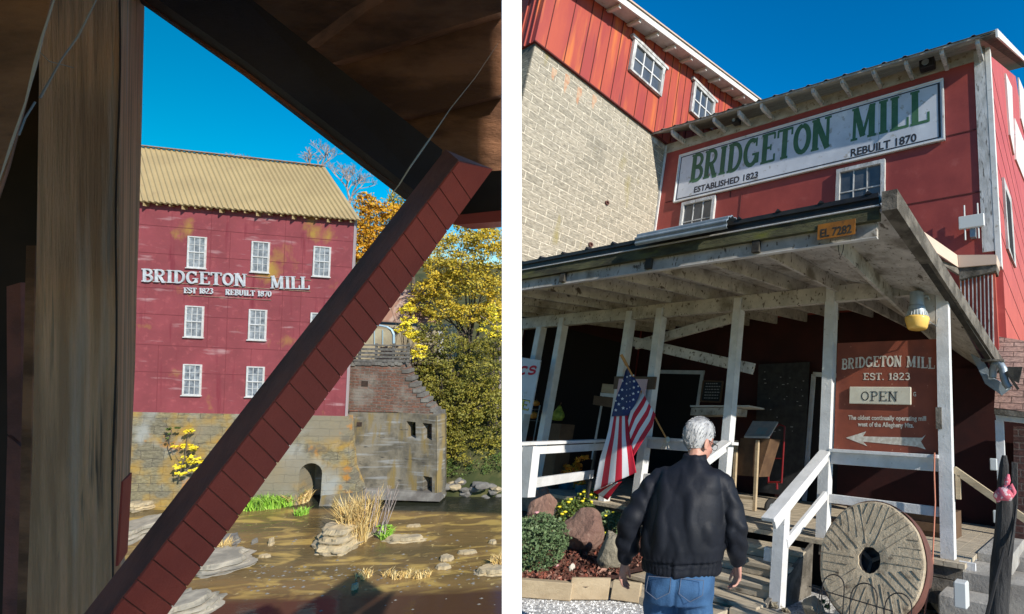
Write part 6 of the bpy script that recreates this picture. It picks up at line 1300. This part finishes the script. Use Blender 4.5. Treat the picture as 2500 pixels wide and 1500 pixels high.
rk('small_stone', 1381, 1378, 1398, 1397, -1.49, 'rock_pale', 8, 'small pale round stone lying on the wood chips', .1)
rk('small_stone', 2028, 1480, 2068, 1530, -1.62, 'rock_pale', 9, 'cream stone at the bottom edge below the millstone', .15)
rk('small_stone', 1953, 1466, 2008, 1510, -1.62, 'rock_tan', 10, 'round tan stone beside the foot of the newel post', .12)
rk('small_stone', 2262, 1452, 2322, 1500, -1.62, 'rock_tan', 14, 'flat sunlit stone at the lower right of the millstone', .2)
mb = MB(); rnd = random.Random(15); p = RP.hit(1895, 1490, 2, -1.6); cloud(mb, p + Vector((0, 0, .02)), (.14, .1, .05), 200, .05, rnd); solo('fallen_leaves', mb, 'rock_tan', RP, 'little heap of dry leaves at the foot of the newel post', 'leaves', kind='stuff')
mb = MB(); p = RP.hit(2060, 1500, 2, -1.6)
for i in range(5): cloud(mb, p + Vector((rnd.uniform(-.4, .7), rnd.uniform(0, .1), rnd.uniform(0, .08))), (.1, .06, .07), 60, .045, rnd)
solo('bed_leaves', mb, 'mum_leaf', RP, 'low leafy scraps growing under the hoop fence', 'leaves', kind='stuff')
def bush(u, v, Z_, r, n_, lab, petals=None, pn=0, psz=.05, seed=1, m_='mum_leaf', tall=1.0):
    c_ = RP.hit(u, v, 2, Z_); t = thing('flowering_bush', RP, c_, lab, 'bush', 'chrysanthemum bushes in the flower bed'); rnd = random.Random(seed)
    mb = MB()
    for i in range(16): a = Vector((rnd.gauss(0, .5) * r, rnd.gauss(0, .5) * r, r * tall * .6)); mb.tube([c_, c_ + a], [.008, .004], 4)
    part('stems', mb, 'brown_wood', t, clip=True)
    mb = MB(); cc = c_ + Vector((0, 0, r * .55 * tall))
    for i in range(n_): 
        d = Vector((rnd.gauss(0, 1), rnd.gauss(0, 1), rnd.gauss(0, 1) + .25)).normalized() * (rnd.random() ** .25); k_ = 1 + .22 * noise.noise(d * 2.3 + Vector((seed, 0, 0)))
        leaf(mb, cc + Vector((d.x * r * k_, d.y * r * k_, d.z * r * .75 * tall * k_)), .034, rnd)
    part('foliage', mb, m_, t, clip=True)
    if petals:
        mb = MB()
        for i in range(pn):
            d = Vector((rnd.gauss(0, 1), rnd.gauss(-.6, 1), rnd.gauss(0, 1) + .9)).normalized(); mb.ell(cc + Vector((d.x * r, d.y * r, d.z * r * .78 * tall)), (psz * .5, psz * .5, psz * .28), 7, 4)
        part('blossom', mb, petals, t, clip=True)
bush(1300, 1384, -1.46, .33, 5200, 'grey green leafy bush with a few pink blooms at the far left', 'petal_pink', 5, .055, 3, tall=1.25)
bush(1400, 1286, -1.36, .30, 2600, 'dark bush with yellow flowers behind the brown boulder', 'petal_yellow', 12, .06, 4, 'leaf_green')
bush(1442, 1256, -1.30, .30, 2400, 'dark bush with yellow blooms below the tip of the flag', 'petal_yellow', 14, .055, 5, 'leaf_green')
bush(1480, 1310, -1.38, .24, 2600, 'small green mum bush with yellow buds between the rocks', 'petal_yellow', 10, .045, 6)

# ------------------------------------------------------------------ flag
fl = thing('flag', RP, RX(1628, 1082, 5.93), 'American flag hanging in folds from a slanted wooden pole fixed to the porch rail', 'flag')
z5 = lambda x, y: (1270 + x * .2426, 860 + y * .2426)
Pf = lambda x, y, Y: RX(*z5(x, y), Y)
mb = MB(); p0 = Pf(1480, 885, 5.95); p1 = Pf(1015, 25, 5.25); mb.tube([p1, p1.lerp(p0, .12), p1.lerp(p0, .14), p0], [.022, .022, .014, .012], 8); part('pole', mb, 'pole_wood', fl)
mb = MB(); mb.ell(p0, (.04, .04, .05)); 
for i in range(14): mb.tube([p0, p0 + Vector((random.uniform(-.09, .09), random.uniform(-.04, .0), random.uniform(-.14, .02)))], .006, 4)
part('rope_tie', mb, 'plaque', fl)
def bez(pts, t):
    n_ = len(pts) - 1; t = min(max(t, 0), 1) * n_; i = min(int(t), n_ - 1); k = t - i; return Vector(pts[i]).lerp(Vector(pts[i + 1]), k)
def patch(mb, A_, B_, Y, nu, nv, stripes, wav, ph=0):
    """A_ and B_ are the two long edges in picture order; colour runs across"""
    vs = []
    for j in range(nv + 1):
        for i in range(nu + 1):
            a = bez(A_, j / nv); b2 = bez(B_, j / nv); p = a.lerp(b2, i / nu); yy = Y + wav * sin(i / nu * 7 + ph + j / nv * 1.4) - .10 * (j / nv); vs.append(Pf(p.x, p.y, yy))
    o = len(mb.v); mb.v += vs
    for j in range(nv):
        for i in range(nu):
            a = o + j * (nu + 1) + i; mb.f.append((a, a + nu + 1, a + nu + 2, a + 1)); mb.m.append(stripes[int(i / nu * len(stripes))])
mb = MB()
patch(mb, [(918, 648), (872, 850), (800, 1080), (738, 1402)], [(1078, 606), (1098, 850), (1138, 1050), (1168, 1212)], 5.42, 42, 26, [1, 0, 1, 0, 1, 0], .025)   # 1 white 0 red
patch(mb, [(1228, 400), (1200, 440), (1120, 560), (1085, 690)], [(1362, 628), (1330, 740), (1230, 900), (1132, 1062)], 5.50, 36, 20, [1, 0, 1, 0, 1, 0], .02, 2)
patch(mb, [(735, 1405), (800, 1380), (905, 1330)], [(880, 1490), (960, 1380), (1025, 1300)], 5.47, 21, 10, [0, 1, 0], .01)
# canton
can = [((1090, 135), (1094, 132)), ((1060, 190), (1110, 185)), ((1032, 290), (1168, 285)), ((1000, 370), (1218, 370)), ((962, 470), (1190, 460)), ((940, 560), (1150, 540)), ((918, 648), (1085, 640))]
nu, nv = 30, 30; o = len(mb.v)
def cpt(u, v, dy=0):
    k = v * (len(can) - 1); i = min(int(k), len(can) - 2); f_ = k - i; l_ = Vector(can[i][0]).lerp(Vector(can[i + 1][0]), f_); r_ = Vector(can[i][1]).lerp(Vector(can[i + 1][1]), f_); p = l_.lerp(r_, u)
    return Pf(p.x, p.y, 5.40 + .03 * sin(u * 6.5 + v) + .04 * (1 - v) - dy)
for j in range(nv + 1):
    for i in range(nu + 1): mb.v.append(cpt(i / nu, j / nv))
for j in range(nv):
    for i in range(nu): a = o + j * (nu + 1) + i; mb.f.append((a, a + nu + 1, a + nu + 2, a + 1)); mb.m.append(2)
fo = part('cloth', mb, ['flag_red', 'flag_white', 'flag_blue'], fl, smooth=True)
m_ = fo.modifiers.new('thickness', 'SOLIDIFY'); m_.thickness = .004
mb = MB()
for (x, y, s) in ((1108, 238, 13), (1140, 234, 12), (1075, 250, 11), (1070, 318, 12), (1145, 294, 15), (1030, 290, 12), (1105, 300, 8), (1025, 380, 16), (1143, 356, 15), (1188, 344, 12), (1072, 380, 9), (1104, 370, 8), (992, 434, 15), (1138, 418, 16), (1188, 402, 13), (1068, 440, 9), (1104, 436, 8), (1028, 470, 17), (1138, 478, 15), (962, 490, 12), (1070, 500, 9), (1104, 496, 8), (992, 524, 17), (1036, 564, 17), (962, 584, 17), (1074, 570, 9), (1102, 556, 9)):
    vs = [Pf(x + s * (1 if k % 2 == 0 else .42) * sin(k * pi / 5) * (1 if s > 9.5 else .6), y - s * (1 if k % 2 == 0 else .42) * cos(k * pi / 5), 5.335) for k in range(10)]
    mb.prism(vs, (0, .002, 0))
part('stars', mb, 'flag_white', fl)
# ------------------------------------------------------------------ the man
def voxel(mb, size, smooth=4, fac=.5):
    me = bpy.data.meshes.new('v'); me.from_pydata([tuple(v) for v in mb.v], [], mb.f); me.update()
    bm = bmesh.new(); bm.from_mesh(me); bmesh.ops.recalc_face_normals(bm, faces=bm.faces); bm.to_mesh(me); bm.free()
    o = bpy.data.objects.new('v', me); C.objects.link(o)
    r = o.modifiers.new('r', 'REMESH'); r.mode = 'VOXEL'; r.voxel_size = size
    if smooth: s = o.modifiers.new('s', 'SMOOTH'); s.iterations = smooth; s.factor = fac
    dg = bpy.context.evaluated_depsgraph_get(); e = o.evaluated_get(dg); em = e.to_mesh()
    out = MB(); out.v = [v.co.copy() for v in em.vertices]; out.f = [tuple(p.vertices) for p in em.polygons]; out.m = [0] * len(out.f)
    e.to_mesh_clear(); bpy.data.objects.remove(o); bpy.data.meshes.remove(me); return out
def rings_torso(mb, rows, n=28):
    mb.loft([[Vector((cx + rx * (abs(cos(a)) ** .85) * (1 if cos(a) > 0 else -1), cy + ry * (abs(sin(a)) ** .9) * (1 if sin(a) > 0 else -1), z)) for a in [2 * pi * i / n for i in range(n)]] for z, cx, cy, rx, ry in rows])
MANP = (-2.13, 2.67, -1.66); YAW = radians(30)
MM = Matrix.Translation(MANP) @ Matrix.Rotation(YAW, 4, 'Z')
HY = radians(-42)                                  # head turned right
HM = Matrix.Translation((.02, .035, 1.62)) @ Matrix.Rotation(HY, 4, 'Z') @ Matrix.Rotation(radians(-14), 4, 'X') @ Matrix.Scale(1.07, 4)
def head(mb):
    h = MB(); h.ell((0, -.012, .048), (.078, .098, .105), 20, 14); h.ell((0, .022, -.02), (.062, .076, .088), 18, 12); h.ell((0, .052, -.075), (.04, .035, .03), 12, 8)
    h.ell((0, .100, -.010), (.014, .022, .024), 10, 8); h.ell((0, .086, .012), (.010, .018, .03), 8, 6)      # nose
    h.ell((0, .085, -.046), (.026, .010, .006), 10, 6); h.ell((0, .082, -.056), (.022, .010, .006), 10, 6)   # lips
    for s in (-1, 1):
        h.ell((s * .03, .074, .032), (.022, .012, .006), 8, 6); h.ell((s * .04, .055, -.01), (.02, .024, .02), 8, 6)
        h.ell((s * .079, -.004, .004), (.009, .022, .034), 10, 8, rot=Matrix.Rotation(s * .3, 3, 'Z')); h.ell((s * .084, .000, -.020), (.006, .010, .011), 8, 6)
    h.xf(HM); mb.v_off = 0; o = len(mb.v); mb.v += h.v; mb.f += [tuple(i + o for i in f) for f in h.f]; mb.m += h.m
def hand(mb, wr, down, side, palm_n, curl):
    """wr wrist, down direction of the fingers, side towards the thumb, palm_n out of the palm"""
    wr = Vector(wr); down = Vector(down).normalized(); side = Vector(side).normalized(); pn = Vector(palm_n).normalized()
    pl = [[wr + down * d + side * (w * cos(a)) + pn * (t * sin(a)) for a in [2 * pi * i / 14 for i in range(14)]] for d, w, t in ((-.03, .026, .021), (0, .028, .02), (.03, .038, .018), (.07, .043, .016), (.098, .041, .013))]
    mb.loft(pl)
    for k, (o_, L) in enumerate(((.031, .072), (.0105, .082), (-.010, .076), (-.030, .060))):
        p = wr + down * .09 + side * o_; d = (down + side * o_ * 3.0).normalized(); pts = [p - d * .015]; c = 0
        for s in (.45, .32, .27):
            c += curl * (1 + k * .12); dd_ = (d * cos(c) + pn * sin(c)); pts.append(pts[-1] + dd_ * (L * s + (.015 if s == .45 else 0)))
        mb.tube(pts, [.0095, .0088, .0080, .0066], 8); mb.ell(pts[-1], (.0066, .0066, .0066), 8, 5)
    p = wr + down * .025 + side * .026; d = (down * .75 + side * .6 + pn * .25).normalized(); p2 = p + d * .045; d2 = (down * .95 + side * .2 + pn * .3).normalized(); p3 = p2 + d2 * .03; p4 = p3 + d2 * .024
    mb.tube([p, p2, p3, p4], [.014, .0115, .0100, .0075], 8); mb.ell(p4, (.0075, .0075, .0075), 8, 5)
SHL, SHR = Vector((-.190, 0, 1.425)), Vector((.190, 0, 1.425))
ELL_, ELR = Vector((-.330, -.05, 1.14)), Vector((.308, -.01, 1.15))
WRL, WRR = Vector((-.365, .05, .905)), Vector((.335, .13, .925))
body = MB(); head(body)
body.tube([(.0, -.01, 1.44), (.012, .01, 1.52), (.02, .02, 1.58)], [.062, .058, .055], 14)
rings_torso(body, [(.84, 0, 0, .15, .11), (.95, 0, 0, .165, .12), (1.1, 0, 0, .165, .115), (1.25, 0, 0, .18, .12), (1.38, 0, -.005, .19, .11), (1.46, 0, -.01, .13, .08), (1.5, 0, 0, .06, .06)])
for s, S_, E_, W_ in ((-1, SHL, ELL_, WRL), (1, SHR, ELR, WRR)):
    body.tube([S_ * 1.0 - Vector((s * .03, 0, 0)), S_.lerp(E_, .5), E_, E_.lerp(W_, .5), W_], [.05, .047, .04, .034, .026], 12)
for s, kn, an in ((-1, (-.11, .10, .50), (-.12, .00, .09)), (1, (.10, .02, .49), (.11, -.14, .10))):
    body.tube([(s * .095, 0, .90), (s * .11, .04 * (kn[1] * 5), .7), kn, (kn[0], (kn[1] + an[1]) / 2 - .02, .3), an], [.092, .085, .058, .055, .04], 14)
    body.tube([(an[0], an[1] - .04, .05), (an[0], an[1] + .06, .05), (an[0], an[1] + .15, .035)], [.035, .038, .028], 10)
dL = (WRL - ELL_).normalized(); dR = (WRR - ELR).normalized()
hand(body, WRL + dL * .02, (dL * .8 + Vector((.02, -.02, -.6))), (.12, 1, .1), (1, -.1, 0), .28)
hand(body, WRR + dR * .02, (dR * .5 + Vector((-.02, -.05, -.9))), (-.5, .85, 0), (-.75, -.6, 0), .38)
bv = voxel(body, .0048, 2)
man = thing('person', RP, MANP, 'grey haired man in a black jacket and blue jeans walking away towards the porch steps', 'person')
bv.xf(MM); part('body', bv, 'skin', man, smooth=True)
# jacket
jk = MB()
rings_torso(jk, [(.875, 0, 0, .225, .165), (.90, 0, 0, .232, .170), (.925, 0, 0, .230, .168), (.95, 0, .0, .246, .185), (1.02, 0, -.005, .256, .192), (1.15, 0, -.01, .250, .186), (1.28, 0, -.015, .236, .168), (1.38, 0, -.015, .214, .145), (1.44, 0, -.01, .185, .120), (1.49, 0.004, -.005, .120, .095), (1.525, .008, 0, .078, .078)], 36)
jk.loft([[Vector((.010 + r * cos(a), .002 + r * 1.02 * sin(a), z + .012 * sin(a))) for a in [2 * pi * i / 28 for i in range(28)]] for z, r in ((1.50, .080), (1.53, .078), (1.56, .076), (1.562, .068))])
for s, S_, E_, W_ in ((-1, SHL, ELL_, WRL), (1, SHR, ELR, WRR)):
    jk.tube([S_ - Vector((s * .06, 0, .02)), S_ + Vector((s * .004, 0, -.025)), S_.lerp(E_, .35) + Vector((s * .012, 0, 0)), S_.lerp(E_, .7), E_ + Vector((s * .006, -.012, 0)), E_.lerp(W_, .45), E_.lerp(W_, .75), W_ - (W_ - E_).normalized() * .03, W_ + (W_ - E_).normalized() * .012],
            [.064, .072, .074, .070, .066, .062, .056, .046, .041], 18)
jv = voxel(jk, .010, 3)
def fold(p):
    z = p.z; n1 = noise.noise(Vector((p.x * 5, p.y * 4, z * 2.2)))
    d = .013 * n1
    d += .024 * max(0, noise.noise(Vector((p.x * 11 + z * 5, p.y * 5, z * 4.5 - p.x * 6 + 3)))) ** .8                  # diagonal drapes
    arm = abs(p.x) > .25
    if arm: d += .009 * sin(z * 62 + p.x * 30 + 3 * n1) * (.5 + .5 * noise.noise(Vector((z * 6, p.x * 5, 2))))         # sleeve creases
    if z < 1.0 and not arm:
        a = atan2(p.y, p.x); d += .003 * sin(a * 37 + 14 * n1) * (1 if z < .955 else max(0, 1 - (z - .955) / .045))       # gathered waistband
        if .935 < z < .95: d -= .010
    if not arm: d += .008 * (1 - abs(2 * ((p.x * 3.2 + (1.5 - z) * 1.0 * (1 if p.x > 0 else -1)) % 1) - 1)) * max(0, min(1, (1.42 - z) * 5)) * max(0, min(1, (z - .95) * 6)) * (.5 + n1)
    return d
c0_ = Vector((0, 0, 0)); me = bpy.data.meshes.new('j'); me.from_pydata([tuple(v) for v in jv.v], [], jv.f); me.update()
nrm_ = [v.normal.copy() for v in me.vertices]; jv.v = [v + nrm_[i] * fold(v) for i, v in enumerate(jv.v)]; bpy.data.meshes.remove(me)
jv.xf(MM); jo = part('jacket', jv, 'jacket', man, smooth=True)
# jeans
jn = MB(); rings_torso(jn, [(.72, 0, -.01, .20, .15), (.80, 0, -.015, .21, .16), (.88, 0, -.012, .205, .155), (.93, 0, 0, .195, .145)], 30)
for s, kn, an in ((-1, (-.11, .10, .50), (-.12, .00, .09)), (1, (.10, .02, .49), (.11, -.14, .10))):
    jn.tube([(s * .092, -.012, .86), (s * .10, .0, .76), (s * .108, kn[1] * .5, .64), kn, (kn[0], (kn[1] + an[1]) / 2 - .01, .3), (an[0], an[1], .07)], [.105, .112, .103, .085, .075, .075], 18)
for s in (-1, 1): jn.ell((s * .088, -.10, .80), (.085, .065, .085), 14, 10)
nv_ = voxel(jn, .010, 3); me = bpy.data.meshes.new('j'); me.from_pydata([tuple(v) for v in nv_.v], [], nv_.f); me.update(); nrm_ = [v.normal.copy() for v in me.vertices]
nv_.v = [v + nrm_[i] * (.007 * noise.noise(Vector((v.x * 7, v.y * 7, v.z * 14))) + .005 * noise.noise(v * 18) - .012 * max(0, 1 - abs(v.x) * 60) * (1 if v.y < 0 else 0)) for i, v in enumerate(nv_.v)]; bpy.data.meshes.remove(me)
nv_.xf(MM); jeo = part('jeans', nv_, 'jeans', man, smooth=True)
for s in (-1, 1):
    mb = MB(); cx = s * .095; out = [(-.065, .875), (.065, .875), (.068, .80), (.0, .765), (-.068, .80)]
    ring = [Vector((cx + x, -.170 - .012 * (1 - abs(x) / .07) - (.010 if z < .84 else 0), z)) for x, z in out]
    for i in range(5): mb.tube([ring[i], ring[(i + 1) % 5]], .0015, 4)
    mb.xf(MM); part('pocket_seam', mb, 'thread', jeo)
for s, an in ((-1, (-.12, .00)), (1, (.11, -.14))):
    mb = MB(); mb.tube([(an[0], an[1] - .06, .05), (an[0], an[1] - .02, .055), (an[0], an[1] + .08, .05), (an[0], an[1] + .18, .035), (an[0], an[1] + .21, .03)], [.036, .045, .048, .042, .02], 14, flat=1.0); mb.xf(MM); part('shoe', mb, 'shoe', man, smooth=True)
# hair: cap of short grey hair built from a shell and many small locks
hb = MB(); hb.ell((0, -.018, .056), (.084, .104, .107), 24, 16)
hv = MB(); bmv = []
for f in hb.f:
    c = sum((hb.v[i] for i in f), Vector()) / len(f)
    keep = c.z > .052 + .35 * max(0, c.y - .02) or (c.y < .0 and c.z > -.055 + .35 * max(0, c.y + .05)) or (c.y < .022 and c.z > .02)
    if abs(c.x) > .07 and c.y > -.02 and c.z < .035: keep = False
    if keep: bmv.append(f)
used = sorted({i for f in bmv for i in f}); mp_ = {a: i for i, a in enumerate(used)}; hv.add([hb.v[i] * (1 + .03 * noise.noise(hb.v[i] * 14)) for i in used], [tuple(mp_[i] for i in f) for f in bmv])
rnd = random.Random(99)
for i in range(500):
    p = hb.v[rnd.choice(used)].copy(); p += Vector((rnd.gauss(0, .008), rnd.gauss(0, .008), rnd.gauss(0, .008))); n_ = (p - Vector((0, -.018, .05))).normalized()
    sw = Vector((.4 + .5 * sin(p.z * 40), -.5, -.9)) if p.y < .02 else Vector((.9, .3, -.1)); sw = (sw - n_ * sw.dot(n_)).normalized(); p = Vector((0, -.018, .056)) + Vector((n_.x * .083, n_.y * .103, n_.z * .106))
    if p.z < -.055 or (abs(p.x) > .066 and p.z < .03 and p.y > -.03) or (p.y > .03 and p.z < .07): continue
    L = rnd.uniform(.014, .030); hv.tube([p, p + sw * L * .5 + n_ * .005, p + sw * L + n_ * .002], [.0015, .0013, .0004], 3)
hv.xf(HM).xf(MM); part('hair', hv, 'hair', man, smooth=True)
mb = MB(); 
for s in (-1, 1):
    mb.tube([(s * .080, -.005, .030), (s * .078, .05, .026), (s * .066, .098, .024)], .0022, 6); mb.tube([(s * (.042 + .024 * cos(a)), .104 - abs(cos(a)) * .004, .012 + .018 * sin(a)) for a in [2 * pi * i / 16 for i in range(17)]], .0016, 5)
mb.tube([(-.018, .106, .02), (.018, .106, .02)], .0018, 5); mb.xf(HM).xf(MM); part('glasses', mb, 'iron', man)
